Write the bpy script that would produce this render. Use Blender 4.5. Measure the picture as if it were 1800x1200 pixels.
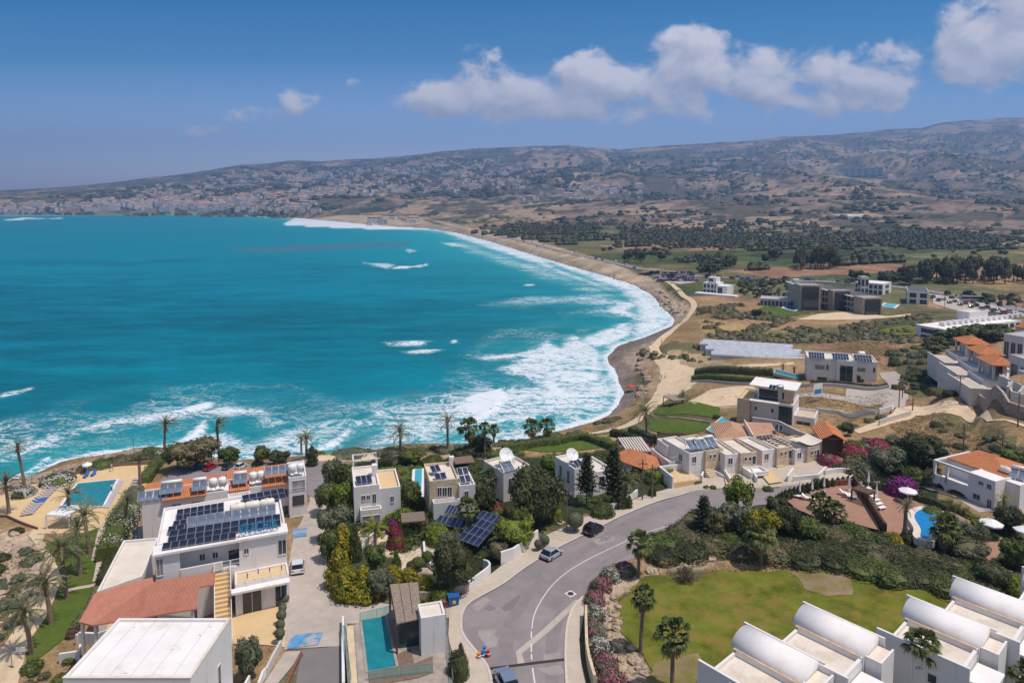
import bpy, bmesh, math, random
import numpy as np
from mathutils import Vector, Matrix
from mathutils.geometry import delaunay_2d_cdt
R = math.radians
rng = random.Random(7)
sc = bpy.context.scene
COL = sc.collection
for _o in list(bpy.data.objects): bpy.data.objects.remove(_o)

# ------------------------------------------------------------------ camera
CZ, FPX, PITCH, YH = 65.0, 1200.0, R(4.5), 348.0
Y0 = YH + FPX * math.tan(PITCH)
cam = bpy.data.cameras.new('camera'); camo = bpy.data.objects.new('camera', cam); COL.objects.link(camo)
camo.location = (0, 0, CZ); camo.rotation_euler = (math.pi / 2 - PITCH, 0, 0)
cam.lens = 24; cam.sensor_width = 36; cam.clip_end = 60000; cam.clip_start = 1
cam.shift_y = (Y0 - 600) / 1800
sc.camera = camo

def ray(px, py):
    cx = (px - 900) / FPX; cy = (Y0 - py) / FPX
    c, s = math.cos(PITCH), math.sin(PITCH)
    return cx, c + cy * s, -s + cy * c
def P(px, py, z=0.0):
    dx, dy, dz = ray(px, py); t = (z - CZ) / dz
    return Vector((dx * t, dy * t, z))

# ------------------------------------------------------------------ materials
MATS = {}
def newmat(name):
    m = bpy.data.materials.new(name); m.use_nodes = True
    MATS[name] = m
    return m, m.node_tree.nodes, m.node_tree.links, m.node_tree.nodes['Principled BSDF']
def ramp(n, stops, interp='LINEAR'):
    r = n.new('ShaderNodeValToRGB'); r.color_ramp.interpolation = interp
    e = r.color_ramp.elements
    while len(e) < len(stops): e.new(0.5)
    for k, (p, c) in enumerate(stops):
        e[k].position = p
        e[k].color = (*c, 1) if len(c) == 3 else c
    return r
def noise(n, l, scale, detail=4, rough=.6, coord='Object', vec=None, dist=0):
    t = n.new('ShaderNodeTexNoise'); t.inputs['Scale'].default_value = scale
    t.inputs['Detail'].default_value = detail; t.inputs['Roughness'].default_value = rough
    t.inputs['Distortion'].default_value = dist
    if vec is None:
        tc = n.new('ShaderNodeTexCoord'); vec = tc.outputs[coord]
    l.new(vec, t.inputs['Vector'])
    return t
def mixc(n, l, fac, a, b, mode='MIX'):
    m = n.new('ShaderNodeMix'); m.data_type = 'RGBA'; m.blend_type = mode
    for sock, v in ((m.inputs[0], fac), (m.inputs[6], a), (m.inputs[7], b)):
        if hasattr(v, 'is_output') or isinstance(v, bpy.types.NodeSocket): l.new(v, sock)
        elif isinstance(v, (int, float)): sock.default_value = v
        else: sock.default_value = (*v, 1)
    return m.outputs[2]
def mth(n, l, op, a, b=None, c=None, clamp=False):
    m = n.new('ShaderNodeMath'); m.operation = op; m.use_clamp = clamp
    for k, v in enumerate((a, b, c)):
        if v is None: continue
        if isinstance(v, bpy.types.NodeSocket): l.new(v, m.inputs[k])
        else: m.inputs[k].default_value = v
    return m.outputs[0]
def plain(name, col, rough=.6, var=.12, scale=1.5, spec=.3, metal=0, stain=None, bump=0, streak=False):
    """surface colour broken up by two scales of noise, optional stain colour in patches"""
    m, n, l, b = newmat(name)
    t = noise(n, l, scale, 5, .65)
    lo = tuple(c * (1 - var) for c in col); hi = tuple(min(1, c * (1 + var)) for c in col)
    r = ramp(n, [(.3, lo), (.7, hi)]); l.new(t.outputs['Fac'], r.inputs['Fac'])
    out = r.outputs['Color']
    if stain:
        vv = None
        if streak: mp_ = n.new('ShaderNodeMapping'); mp_.inputs['Scale'].default_value = (2.2, 2.2, .16); tc_ = n.new('ShaderNodeTexCoord'); l.new(tc_.outputs['Object'], mp_.inputs['Vector']); vv = mp_.outputs[0]
        t2 = noise(n, l, stain[1], 6, .7, vec=vv)
        r2 = ramp(n, [(stain[2], (0, 0, 0)), (stain[2] + .14, (1, 1, 1))]); l.new(t2.outputs['Fac'], r2.inputs['Fac'])
        f = mth(n, l, 'MULTIPLY', r2.outputs['Color'], stain[3])
        out = mixc(n, l, f, out, stain[0])
    l.new(out, b.inputs['Base Color'])
    b.inputs['Roughness'].default_value = rough; b.inputs['Specular IOR Level'].default_value = spec
    b.inputs['Metallic'].default_value = metal
    if bump:
        bp = n.new('ShaderNodeBump'); bp.inputs['Strength'].default_value = bump; bp.inputs['Distance'].default_value = .1
        t3 = noise(n, l, scale * 8, 3); l.new(t3.outputs['Fac'], bp.inputs['Height']); l.new(bp.outputs['Normal'], b.inputs['Normal'])
    return m
def leafmat(name, dark, mid, light, trans=.25):
    m, n, l, b = newmat(name)
    g = n.new('ShaderNodeNewGeometry')
    r = ramp(n, [(0, dark), (.45, mid), (1, light)])
    t = noise(n, l, .55, 3, .5)
    f = mth(n, l, 'MULTIPLY_ADD', t.outputs['Fac'], .9, -.45)
    f = mth(n, l, 'MULTIPLY_ADD', g.outputs['Random Per Island'], .75, f)
    oi = n.new('ShaderNodeObjectInfo')
    f = mth(n, l, 'MULTIPLY_ADD', oi.outputs['Random'], .25, f, clamp=True)
    l.new(f, r.inputs['Fac']); l.new(r.outputs['Color'], b.inputs['Base Color'])
    b.inputs['Roughness'].default_value = .6; b.inputs['Specular IOR Level'].default_value = .25
    tr = n.new('ShaderNodeBsdfTranslucent'); l.new(r.outputs['Color'], tr.inputs['Color'])
    mx = n.new('ShaderNodeMixShader'); mx.inputs[0].default_value = trans
    l.new(b.outputs[0], mx.inputs[1]); l.new(tr.outputs[0], mx.inputs[2])
    l.new(mx.outputs[0], n['Material Output'].inputs['Surface'])
    return m

# ------------------------------------------------------------------ mesh builder
class MB:
    def __init__(s): s.v = []; s.f = []
    def add(s, vs, fs):
        o = len(s.v); s.v += [tuple(v) for v in vs]; s.f += [tuple(i + o for i in f) for f in fs]
        return s
    def box(s, x0, y0, z0, x1, y1, z1, M=None):
        vs = [Vector(v) for v in ((x0,y0,z0),(x1,y0,z0),(x1,y1,z0),(x0,y1,z0),(x0,y0,z1),(x1,y0,z1),(x1,y1,z1),(x0,y1,z1))]
        if M: vs = [M @ v for v in vs]
        return s.add(vs, [(0,3,2,1),(4,5,6,7),(0,1,5,4),(1,2,6,5),(2,3,7,6),(3,0,4,7)])
    def prism(s, pts, z0, z1):
        """vertical prism over a ccw outline"""
        a = sum(pts[i][0] * pts[(i + 1) % len(pts)][1] - pts[(i + 1) % len(pts)][0] * pts[i][1] for i in range(len(pts)))
        if a < 0: pts = pts[::-1]
        k = len(pts)
        vs = [(p[0], p[1], z0) for p in pts] + [(p[0], p[1], z1) for p in pts]
        return s.add(vs, [tuple(range(k - 1, -1, -1)), tuple(range(k, 2 * k))] + [(i, (i + 1) % k, k + (i + 1) % k, k + i) for i in range(k)])
    def tube(s, p0, p1, r0, r1=None, k=8, caps=True):
        r1 = r0 if r1 is None else r1
        p0, p1 = Vector(p0), Vector(p1); d = (p1 - p0)
        if d.length < 1e-6: return s
        d.normalize()
        a = d.orthogonal().normalized(); b = d.cross(a)
        vs = []
        for p, r in ((p0, r0), (p1, r1)):
            for i in range(k):
                t = 2 * math.pi * i / k; vs.append(p + (a * math.cos(t) + b * math.sin(t)) * r)
        fs = [(i, (i + 1) % k, k + (i + 1) % k, k + i) for i in range(k)]
        if caps: fs += [tuple(range(k - 1, -1, -1)), tuple(range(k, 2 * k))]
        return s.add(vs, fs)
    def path(s, pts, rad, k=7):
        for i in range(len(pts) - 1):
            s.tube(pts[i], pts[i + 1], rad[i] if isinstance(rad, (list, tuple)) else rad, rad[i + 1] if isinstance(rad, (list, tuple)) else rad, k)
        return s
    def ball(s, c, rx, ry, rz, seg=10, rings=6, jit=0, rg=None, zmin=-9):
        vs = []; fs = []
        for j in range(rings + 1):
            ph = math.pi * j / rings
            for i in range(seg):
                th = 2 * math.pi * i / seg
                q = 1 + (rg.uniform(-jit, jit) if rg else 0)
                vs.append((c[0] + rx * q * math.sin(ph) * math.cos(th), c[1] + ry * q * math.sin(ph) * math.sin(th), c[2] + max(zmin, rz * q * math.cos(ph))))
        for j in range(rings):
            for i in range(seg):
                fs.append((j * seg + i, (j + 1) * seg + i, (j + 1) * seg + (i + 1) % seg, j * seg + (i + 1) % seg))
        return s.add(vs, fs)
    def leaf(s, p, nrm, size, rg, asp=.6):
        n = Vector(nrm); n.normalize()
        a = n.orthogonal().normalized(); b = n.cross(a); t = rg.uniform(0, 6.283)
        u = (a * math.cos(t) + b * math.sin(t)) * size; w = (b * math.cos(t) - a * math.sin(t)) * size * asp
        p = Vector(p)
        return s.add([p - u, p - w * .9 + u * .1, p + u, p + w * .9 + u * .1], [(0, 1, 2, 3)])
    def mesh(s, name, mat=None, smooth=False):
        me = bpy.data.meshes.new(name); me.from_pydata(s.v, [], s.f); me.update()
        if mat is not None: me.materials.append(MATS[mat] if isinstance(mat, str) else mat)
        if smooth:
            for p in me.polygons: p.use_smooth = True
        return me
    def build(s, name, mat, parent=None, smooth=False, label=None):
        o = bpy.data.objects.new(name, s.mesh(name, mat, smooth)); COL.objects.link(o)
        if parent is not None: o.parent = parent
        if label: o['label'] = label
        return o

def tag(o, label, cat, group=None, kind=None):
    o['label'] = label; o['category'] = cat
    if group: o['group'] = group
    if kind: o['kind'] = kind
    return o
def struct(o, label=None, kind='structure'):
    o['kind'] = kind
    if label: o['label'] = label
    return o
def empty(name, loc, rz, label, cat, group=None, scale=1):
    o = bpy.data.objects.new(name, None); COL.objects.link(o); o.empty_display_size = .3
    o.location = loc; o.rotation_euler = (0, 0, rz)
    o.scale = (scale,) * 3 if isinstance(scale, (int, float)) else scale
    return tag(o, label, cat, group)
def inst(name, mesh, parent, loc=(0, 0, 0), rz=0, scale=1):
    o = bpy.data.objects.new(name, mesh); COL.objects.link(o); o.parent = parent
    o.location = loc; o.rotation_euler = (0, 0, rz); o.scale = (scale,) * 3 if isinstance(scale, (int, float)) else scale
    return o
KIDS = {}
def dup(root, loc, rz, label=None, group=None, scale=None):
    r = root.copy(); COL.objects.link(r); r.location = loc; r.rotation_euler = (0, 0, rz)
    if scale is not None: r.scale = (scale,) * 3 if isinstance(scale, (int, float)) else scale
    if label: r['label'] = label
    if group: r['group'] = group
    for ch in root.children:
        c = ch.copy(); COL.objects.link(c); c.parent = r
        for g in ch.children:
            d = g.copy(); COL.objects.link(d); d.parent = c
    return r
# ------------------------------------------------------------------ terrain height
COAST_PX = [(-420,1010),(-250,945),(-120,895),(-40,862),(0,850),(50,838),(105,812),(150,806),(200,800),(250,790),(300,786),(360,800),(430,812),(520,806),(600,802),(650,797),
  (705,786),(760,786),(830,783),(900,776),(930,770),(965,761),(1000,752),(1040,741),(1068,728),(1084,710),(1089,690),(1082,665),(1070,645),
  (1064,628),(1085,608),(1130,594),(1178,574),(1184,561),(1166,546),(1145,521),(1110,501),(1060,485),(1000,468),(930,447),(860,425),
  (800,409),(750,402),(690,399),(600,391),(520,383.5),(450,379),(380,377.5),(250,377),(100,378),(0,378),(-150,378.5),(-500,379)]
COAST = np.array([P(x, y, 0).to_tuple()[:2] for x, y in COAST_PX])
# land polygon: close far round the right/back side
LANDPOLY = np.vstack([COAST, [[-9000, 2600], [-9000, 20000], [20000, 20000], [20000, -3000], [-200, -3000]]])

def inpoly(x, y, poly):
    x = np.asarray(x, float); y = np.asarray(y, float)
    ins = np.zeros(x.shape, bool)
    m = len(poly)
    for i in range(m):
        x1, y1 = poly[i]; x2, y2 = poly[(i + 1) % m]
        if y1 == y2: continue
        c = ((y1 > y) != (y2 > y)) & (x < (x2 - x1) * (y - y1) / (y2 - y1) + x1)
        ins ^= c
    return ins
def polydist(x, y, line):
    d = np.full(np.shape(x), 1e9)
    for i in range(len(line) - 1):
        ax, ay = line[i]; bx, by = line[i + 1]
        L = (bx - ax) ** 2 + (by - ay) ** 2 + 1e-9
        t = np.clip(((x - ax) * (bx - ax) + (y - ay) * (by - ay)) / L, 0, 1)
        d = np.minimum(d, np.hypot(x - ax - t * (bx - ax), y - ay - t * (by - ay)))
    return d
def coastdist(x, y):
    d = polydist(x, y, COAST)
    return np.where(inpoly(x, y, LANDPOLY), d, -d)
def sstep(a, b, x):
    t = np.clip((x - a) / (b - a), 0, 1); return t * t * (3 - 2 * t)

# value noise (numpy) for terrain relief and ground-cover patches
_perm = np.random.RandomState(3).rand(256, 256)
def vnoise(x, y):
    xi = np.floor(x).astype(int); yi = np.floor(y).astype(int); fx = x - xi; fy = y - yi
    fx = fx * fx * (3 - 2 * fx); fy = fy * fy * (3 - 2 * fy)
    a = _perm[xi & 255, yi & 255]; b = _perm[(xi + 1) & 255, yi & 255]; c = _perm[xi & 255, (yi + 1) & 255]; d = _perm[(xi + 1) & 255, (yi + 1) & 255]
    return (a * (1 - fx) + b * fx) * (1 - fy) + (c * (1 - fx) + d * fx) * fy
def fbm(x, y, oct=5, gain=.5):
    s = 0; a = 1; t = 0
    for k in range(oct):
        s = s + a * vnoise(x * 2 ** k + 17.3 * k, y * 2 ** k - 9.1 * k); t += a; a *= gain
    return s / t
def ridged(x, y, oct=5):
    s = 0; a = 1; t = 0
    for k in range(oct):
        s = s + a * (1 - np.abs(2 * vnoise(x * 2 ** k + 31.7 * k, y * 2 ** k + 5.7 * k) - 1)); t += a; a *= .5
    return s / t

CTRL_PX = [(900,1190,16),(1000,1000,16),(900,1080,16),(1150,900,16),(1300,858,16.3),(1480,850,17),(560,1110,15.6),(540,980,14.5),(545,880,12.5),(560,810,10.5),
 (480,1080,15.4),(300,1150,14),(250,1000,13),(110,1080,10.5),(60,1180,10.5),(150,1000,10),(150,870,8),(60,870,8),(220,830,8),(350,825,9.5),(480,800,9.5),(620,815,10),
 (760,812,10),(900,792,9),(1000,768,8),(1080,745,6.5),(650,1040,15.4),(750,950,14.5),(700,880,13),(850,900,14.5),(1000,850,13.5),(960,920,15.6),(1160,840,15),
 (1120,730,7),(1150,690,6.5),(1115,690,4.0),(1105,650,3.0),(1150,640,6),(1190,590,6),(1215,550,6),(1180,520,5.5),(1140,500,4),(1250,520,6.5),(1300,540,7),(1170,590,5),
 (1330,700,9.5),(1240,720,8.5),(1330,650,8.5),(1480,690,12),(1480,660,10.5),(1420,740,12),(1300,780,12.5),(1600,725,17),(1550,790,17),(1690,780,20),(1700,740,19),(1620,690,14),
 (1700,900,18),(1560,880,17),(1560,960,17),(1790,740,24),(1700,690,21),(1790,660,29),(1690,640,20),(1640,620,13),(1650,570,10),(1790,590,19),(1740,560,13),(1500,560,8),(1600,545,8),(1440,560,7.5),
 (1800,530,9),(1700,520,8),(1300,1010,16),(1500,1100,16),(1200,1150,16),(1750,1150,16),(1790,960,17.5),(1650,1000,17),(1700,1100,16),
 (1000,440,5),(1150,450,6),(1300,450,7),(1450,450,8),(1600,450,9),(1790,440,16),(1700,470,9),(1300,490,7),(1500,490,8),(900,415,5),(780,395,4),(1000,400,8),(1300,410,10),(1600,410,14),
 (600,381,4),(450,369,8),(200,368,10),(0,366,14)]
CTRL = []
for _x, _y, _z in CTRL_PX:
    p = P(_x, _y, _z); CTRL.append((p.x / p.y * 2.2, math.log(p.y) * 2.2, _z))
CTRL = np.array(CTRL)

RIDGE = np.array([(-900,352),(-500,346),(-150,340),(0,334),(60,331),(130,326),(220,318),(300,310),(380,299),(430,291),(500,286),(560,283),(640,277),(700,274),(760,270),(830,264),(900,261),(960,258),
  (1000,256),(1050,259),(1090,264),(1130,262),(1200,257),(1280,252),(1340,246),(1380,242),(1440,240),(1500,235),(1560,231),(1610,228),(1650,219),(1700,215),(1760,211),(1800,212),(1900,214),(2100,226),(2600,260)], float)
def hills(x, y):
    """elevation of the far land, from a ridge profile seen along each bearing"""
    b = 900 + FPX * x / np.maximum(y, 1)
    ry = np.interp(b, RIDGE[:, 0], RIDGE[:, 1])
    Dr = np.interp(b, [-400, 0, 300, 700, 1800], [4200, 4400, 5300, 6500, 7000])
    d1 = np.interp(b, [-400, 0, 400, 800, 1200, 1800], [2900, 2900, 2900, 2700, 2300, 1900])
    d0 = np.interp(b, [-400, 0, 400, 800, 1200, 1800], [2450, 2450, 2100, 1500, 1000, 700])
    zr = CZ + Dr * (YH - ry) / FPX
    d2 = d1 + (Dr - d1) * .5
    z2 = CZ + d2 * (YH - (YH - (YH - ry) * .52)) / FPX
    z1 = CZ + 0 * d1
    z = np.where(y < d1, 7 + (z1 - 7) * sstep(0, 1, (y - d0) / (d1 - d0)) ** 1.3,
        np.where(y < d2, z1 + (z2 - z1) * (y - d1) / (d2 - d1),
        np.where(y < Dr, z2 + (zr - z2) * (y - d2) / (Dr - d2), zr - (y - Dr) * .12)))
    amp = sstep(.0, 1, (y - d0) / 3200.0)
    rel = (ridged(x / 1000 + 3.3, y / 900 + 1.1, 5) - .62) * 240 + (fbm(x / 260, y / 260, 4) - .5) * 45
    fade = 1 - .75 * sstep(Dr - 900, Dr, y)
    return z + rel * amp * fade * np.interp(b, [0, 400, 900, 1800], [.35, .6, .85, 1.0]), d0
def H(x, y):
    x = np.asarray(x, float); y = np.maximum(np.asarray(y, float), 20)
    u = x / y * 2.2; v = np.log(y) * 2.2
    num = 0; den = 0
    for cu, cv, cz in CTRL:
        w = 1 / ((u - cu) ** 2 + (v - cv) ** 2 + .0035) ** 2
        num = num + w * cz; den = den + w
    base = num / den
    hz, d0 = hills(x, y)
    k = sstep(d0 - 250, d0 + 350, y)
    z = base * (1 - k) + np.maximum(hz, 3) * k
    cd = coastdist(x, y)
    w = np.where(y < 260, 27, 9 + .022 * np.minimum(y, 2600)); t = np.clip(cd / w, 0, 1)
    land = z * (t * 1.25 - .25 * t * t * t)
    return np.where(cd > 0, np.maximum(land, .15 * np.minimum(cd, 3)), np.maximum(-4, cd * .12))
def h(x, y): return float(H(np.array([x]), np.array([y]))[0])

_TS = np.exp(np.linspace(math.log(45), math.log(9000), 500))
def G(px, py):
    """the point of the ground that a sight line meets"""
    dx, dy, dz = ray(px, py)
    t = _TS / dy; z = CZ + dz * t; hh = np.maximum(H(dx * t, dy * t), 0)
    k = np.argmax(z < hh)
    if z[k] >= hh[k]: k = len(t) - 1
    if k == 0: k = 1
    a, b = t[k - 1], t[k]
    for _ in range(3):
        tt = np.linspace(a, b, 12); zz = CZ + dz * tt; h2 = np.maximum(H(dx * tt, dy * tt), 0)
        j = int(np.argmax(zz < h2))
        if j == 0: break
        a, b = tt[j - 1], tt[j]
    t = (a + b) / 2
    return Vector((dx * t, dy * t, CZ + dz * t))
def GP(pts): return [G(*p) for p in pts]

# ------------------------------------------------------------------ ground-cover zones: outlines on the ground with a cover colour
# cover colours (albedo)
DRY = (.30, .205, .115); STRAW = (.36, .26, .13); SAND = (.42, .33, .245); SCRUB = (.14, .13, .07); GREENF = (.075, .092, .042); DARKG = (.046, .06, .03)
SOIL = (.30, .18, .12); PALE = (.55, .46, .36); WETS = (.21, .17, .15); ROCK = (.42, .33, .25); LAWN = (.12, .17, .03); LAWND = (.075, .125, .03)
BEACH = (.31, .25, .205); EARTH = (.40, .30, .2); OLIVEF = (.155, .15, .08)
ZONES = [
 # (colour, jitter m, outline)
 (DRY, 3, [(1110,640),(1230,520),(1480,560),(1800,560),(1800,800),(1600,800),(1400,760),(1250,720)]),
 (STRAW, 3, [(1225,560),(1300,545),(1340,590),(1240,600)]),
 (OLIVEF, 3, [(1235,585),(1420,580),(1560,560),(1600,600),(1540,620),(1420,605),(1240,604)]),
 (SCRUB, 2, [(1560,620),(1640,600),(1690,640),(1690,690),(1610,700),(1575,660)]),
 (SCRUB, 2, [(1110,620),(1190,600),(1240,606),(1250,622),(1140,632)]),
 (SOIL, 2, [(1420,600),(1560,600),(1600,620),(1560,650),(1440,625)]),
 (EARTH, 2, [(1130,690),(1160,640),(1180,615),(1260,625),(1300,650),(1240,665),(1200,690),(1160,700)]),
 (PALE, 2, [(1210,705),(1250,685),(1320,680),(1330,700),(1300,712),(1220,716)]),
 (DRY, 2, [(1420,685),(1560,690),(1560,730),(1430,725)]),
 (DRY, 2, [(1560,745),(1640,725),(1700,735),(1760,770),(1800,790),(1800,830),(1640,810),(1560,790)]),
 (SCRUB, 3, [(1640,730),(1700,735),(1720,760),(1650,755)]),
 (SCRUB, 3, [(1740,770),(1800,775),(1800,800),(1740,800)]),
 (WETS, 1, [(1064,628),(1085,608),(1130,594),(1178,574),(1188,580),(1140,605),(1110,625),(1120,660),(1118,700),(1080,735),(1030,750),(1068,728),(1089,690),(1070,645)]),
 (BEACH, 2, [(1090,625),(1118,612),(1150,600),(1150,640),(1115,650)]),
 (BEACH, 3, [(1178,574),(1150,521),(1110,501),(1000,468),(860,425),(800,409),(750,402),(690,399),(690,392),(760,393),(840,408),(960,440),(1080,466),(1150,490),(1180,515),(1215,550)]),
 (WETS, 3, [(1184,561),(1145,521),(1110,501),(1060,485),(1060,480),(1115,494),(1155,518),(1192,553)]),
 (SAND, 3, [(1120,505),(1150,490),(1080,464),(1000,440),(930,420),(860,405),(790,390),(760,388),(860,415),(960,446),(1060,476)]),
 (SAND, 5, [(560,384),(640,378),(740,383),(760,393),(690,398),(600,391),(520,383.5),(450,379),(300,377),(300,374),(450,375.5)]),
 (ROCK, 1, [(1150,500),(1200,530),(1215,548),(1190,556),(1165,540)]),
 (OLIVEF, 3, [(1285,498),(1385,490),(1390,520),(1310,525)]),
 (DARKG, 3, [(1330,545),(1345,560),(1425,552),(1400,545),(1350,535)]),
 (SAND, 2, [(1400,560),(1480,548),(1560,557),(1500,562)]),
 (DRY, 3, [(1235,530),(1330,530),(1400,560),(1340,575),(1230,560)]),
 (LAWN, 1, [(1545,580),(1590,572),(1640,572),(1640,582),(1590,592)]),
 (GREENF, 3, [(1480,590),(1560,562),(1640,550),(1640,566),(1560,580)]),
 # near left
 (ROCK, 1.5, [(-60,860),(0,852),(160,808),(290,790),(290,800),(100,850),(0,885),(-60,900)]),
 (ROCK, 1.5, [(-60,940),(30,930),(75,960),(80,1010),(40,1080),(0,1120),(-60,1150)]),
 (SCRUB, 1.5, [(-60,1080),(10,1060),(30,1100),(0,1130),(-60,1150)]),
 (SAND, 1, [(550,798),(690,800),(690,810),(550,812)]),
 (SCRUB, 2, [(540,800),(560,785),(700,780),(900,770),(1000,752),(1060,736),(1080,742),(1000,770),(900,790),(700,802)]),
 (EARTH, 1.5, [(700,805),(800,790),(900,780),(1000,760),(1010,765),(920,787),(800,812)]),
 (DRY, 1.5, [(960,764),(1040,743),(1085,728),(1110,715),(1125,690),(1135,700),(1110,735),(1060,760),(1000,770)]),
 (SCRUB, 1.5, [(1018,768),(1060,745),(1080,740),(1070,760),(1030,775)]),
 (DARKG, 2, [(570,840),(620,815),(980,800),(1120,780),(1180,830),(1180,870),(960,930),(860,1010),(700,1060),(580,1040),(570,900)]),
 (PALE, 1, [(700,975),(760,955),(790,975),(770,1000),(700,1005)]),
 (PALE, 1, [(630,930),(700,930),(700,975),(660,985),(630,960)]),
 (PALE, 1, [(1170,840),(1200,855),(1300,850),(1460,840),(1480,855),(1300,866),(1180,875)]),
 (DARKG, 2, [(1120,960),(1200,890),(1260,860),(1400,860),(1740,1010),(1740,1060),(1640,1035),(1480,1000),(1300,975),(1150,985)]),
 (DARKG, 2, [(1440,830),(1560,760),(1650,790),(1650,870),(1740,920),(1800,940),(1800,1050),(1740,1040),(1700,980),(1620,930),(1560,860)]),
 (SAND, 1.2, [(1130,1015),(1200,975),(1290,970),(1360,985),(1290,992),(1230,995),(1150,1010)]),
 (SAND, 1.2, [(1040,1200),(1040,1060),(1070,1030),(1110,1015),(1130,1015),(1090,1050),(1090,1110),(1120,1150),(1150,1200)]),
 (DRY, 1.2, [(1240,995),(1300,975),(1480,990),(1480,1010),(1300,1005)]),
 (DRY, 1.5, [(1390,1000),(1500,1005),(1530,1040),(1480,1060),(1420,1030)]),
 (SAND, 1.2, [(1560,1025),(1690,1040),(1690,1046),(1580,1040)]),
]
_zones = None
def zonepolys():
    global _zones
    if _zones is None:
        _zones = [(c, j, np.array([(p.x, p.y) for p in GP(pts)])) for c, j, pts in ZONES]
    return _zones
def cover(x, y, z):
    """albedo of the ground at each point"""
    n = len(x); c = np.empty((n, 3)); c[:] = DRY
    b = 900 + FPX * x / y
    pn = fbm(x / 60, y / 60, 4); pn2 = fbm(x / 14, y / 14, 4)
    c[:] = np.where(pn[:, None] > .5, np.array(SCRUB), np.array(DRY))
    # the plain: a patchwork of strips
    plain_ = (y > 330)
    ang = .30
    X = (x * math.cos(ang) + y * math.sin(ang)); Y = (-x * math.sin(ang) + y * math.cos(ang))
    row = np.floor(Y / 62 + .35 * np.sin(X / 260)); colm = np.floor(X / (120 + 60 * _perm[row.astype(int) & 255, 7]) + 9 * _perm[row.astype(int) & 255, 3])
    hsh = _perm[(row * 7 + 13).astype(int) & 255, (colm * 5 + 3).astype(int) & 255]
    pal = np.array([GREENF, DARKG, SOIL, OLIVEF, GREENF, (.075,.095,.045), DRY, OLIVEF, DARKG, (.08,.1,.045), SOIL, SCRUB])
    pc = pal[np.clip((hsh * 12).astype(int), 0, 11)]
    c[plain_] = pc[plain_]
    _, d0 = hills(x, y)
    k = (sstep(d0 - 100, d0 + 500, y) * 1.0)[:, None]
    hn = fbm(x / 110 + 5, y / 170, 6, .62); hn2 = fbm(x / 300, y / 420, 5, .6); hn3 = fbm(x / 45, y / 80, 4, .6)
    hc = np.where((hn > .53)[:, None], np.array((.24, .175, .14)), np.array((.115, .10, .075)))
    hc = np.where((hn3 > .62)[:, None], np.array((.052, .058, .042)), hc)
    hc = np.where(((hn2 > .58) & (hn > .42))[:, None], np.array((.34, .25, .18)), hc)
    hc = np.where(((b < 1000) & (hn3 > .57))[:, None], np.array((.05, .058, .045)), hc)
    kk = (np.random.RandomState(1).rand(n) < k[:, 0])[:, None]
    c = np.where(kk, hc, c)
    for colr, jit, poly in zonepolys():
        x0, y0 = poly.min(0) - 8; x1, y1 = poly.max(0) + 8
        idx = np.nonzero((x > x0) & (x < x1) & (y > y0) & (y < y1))[0]
        if not len(idx): continue
        xs, ys = x[idx], y[idx]; s = jit * 1.6
        jx = (fbm(xs / s, ys / s, 3) - .5) * 2.6 * jit; jy = (fbm(xs / s + 40, ys / s + 9, 3) - .5) * 2.6 * jit
        i2 = idx[inpoly(xs + jx, ys + jy, poly)]
        c[i2] = colr
    # worn, patchy variation everywhere
    c *= (.72 + .56 * pn2)[:, None]
    bare = (z < 2.2) & (y > 60)
    c[z < .5] = np.array(WETS)
    # coast cliffs
    return c
NC, NR = 680, 480
_a = np.linspace(-1.4, 1.4, NC); _d = np.concatenate([np.exp(np.linspace(math.log(21), math.log(3000), NR - 120)), np.linspace(3025, 9500, 120)])
_A, _D = np.meshgrid(_a, _d); _X = (_A * _D).ravel(); _Y = _D.ravel()
_Z = H(_X, _Y)
_wild = sstep(18, 60, np.abs(coastdist(_X, _Y)))
_Z = _Z + np.where(_Y > 320, (fbm(_X / 9, _Y / 9, 3) - .5) * .9, 0) * np.where(_Z > 1, 1, 0)
def gridmesh(name, X, Y, Z, nc, nr, keep=None):
    me = bpy.data.meshes.new(name)
    i = np.arange(nr - 1)[:, None] * nc + np.arange(nc - 1)[None, :]
    f = np.stack([i, i + 1, i + nc + 1, i + nc], -1).reshape(-1, 4)
    if keep is not None: f = f[keep[f].any(1)]
    me.vertices.add(len(X)); me.vertices.foreach_set('co', np.stack([X, Y, Z], -1).astype(np.float32).ravel())
    me.loops.add(f.size); me.polygons.add(len(f))
    me.loops.foreach_set('vertex_index', f.ravel().astype(np.int32))
    me.polygons.foreach_set('loop_start', np.arange(0, f.size, 4, dtype=np.int32)); me.polygons.foreach_set('loop_total', np.full(len(f), 4, np.int32))
    me.polygons.foreach_set('use_smooth', np.ones(len(f), bool))
    me.update(calc_edges=True); me.validate()
    return me
def vcol(me, name, c):
    at = me.color_attributes.new(name, 'FLOAT_COLOR', 'POINT')
    at.data.foreach_set('color', np.concatenate([c, np.ones((len(c), 1))], 1).astype(np.float32).ravel())
def vfloat(me, name, v):
    at = me.attributes.new(name, 'FLOAT', 'POINT'); at.data.foreach_set('value', np.asarray(v, np.float32))

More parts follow.
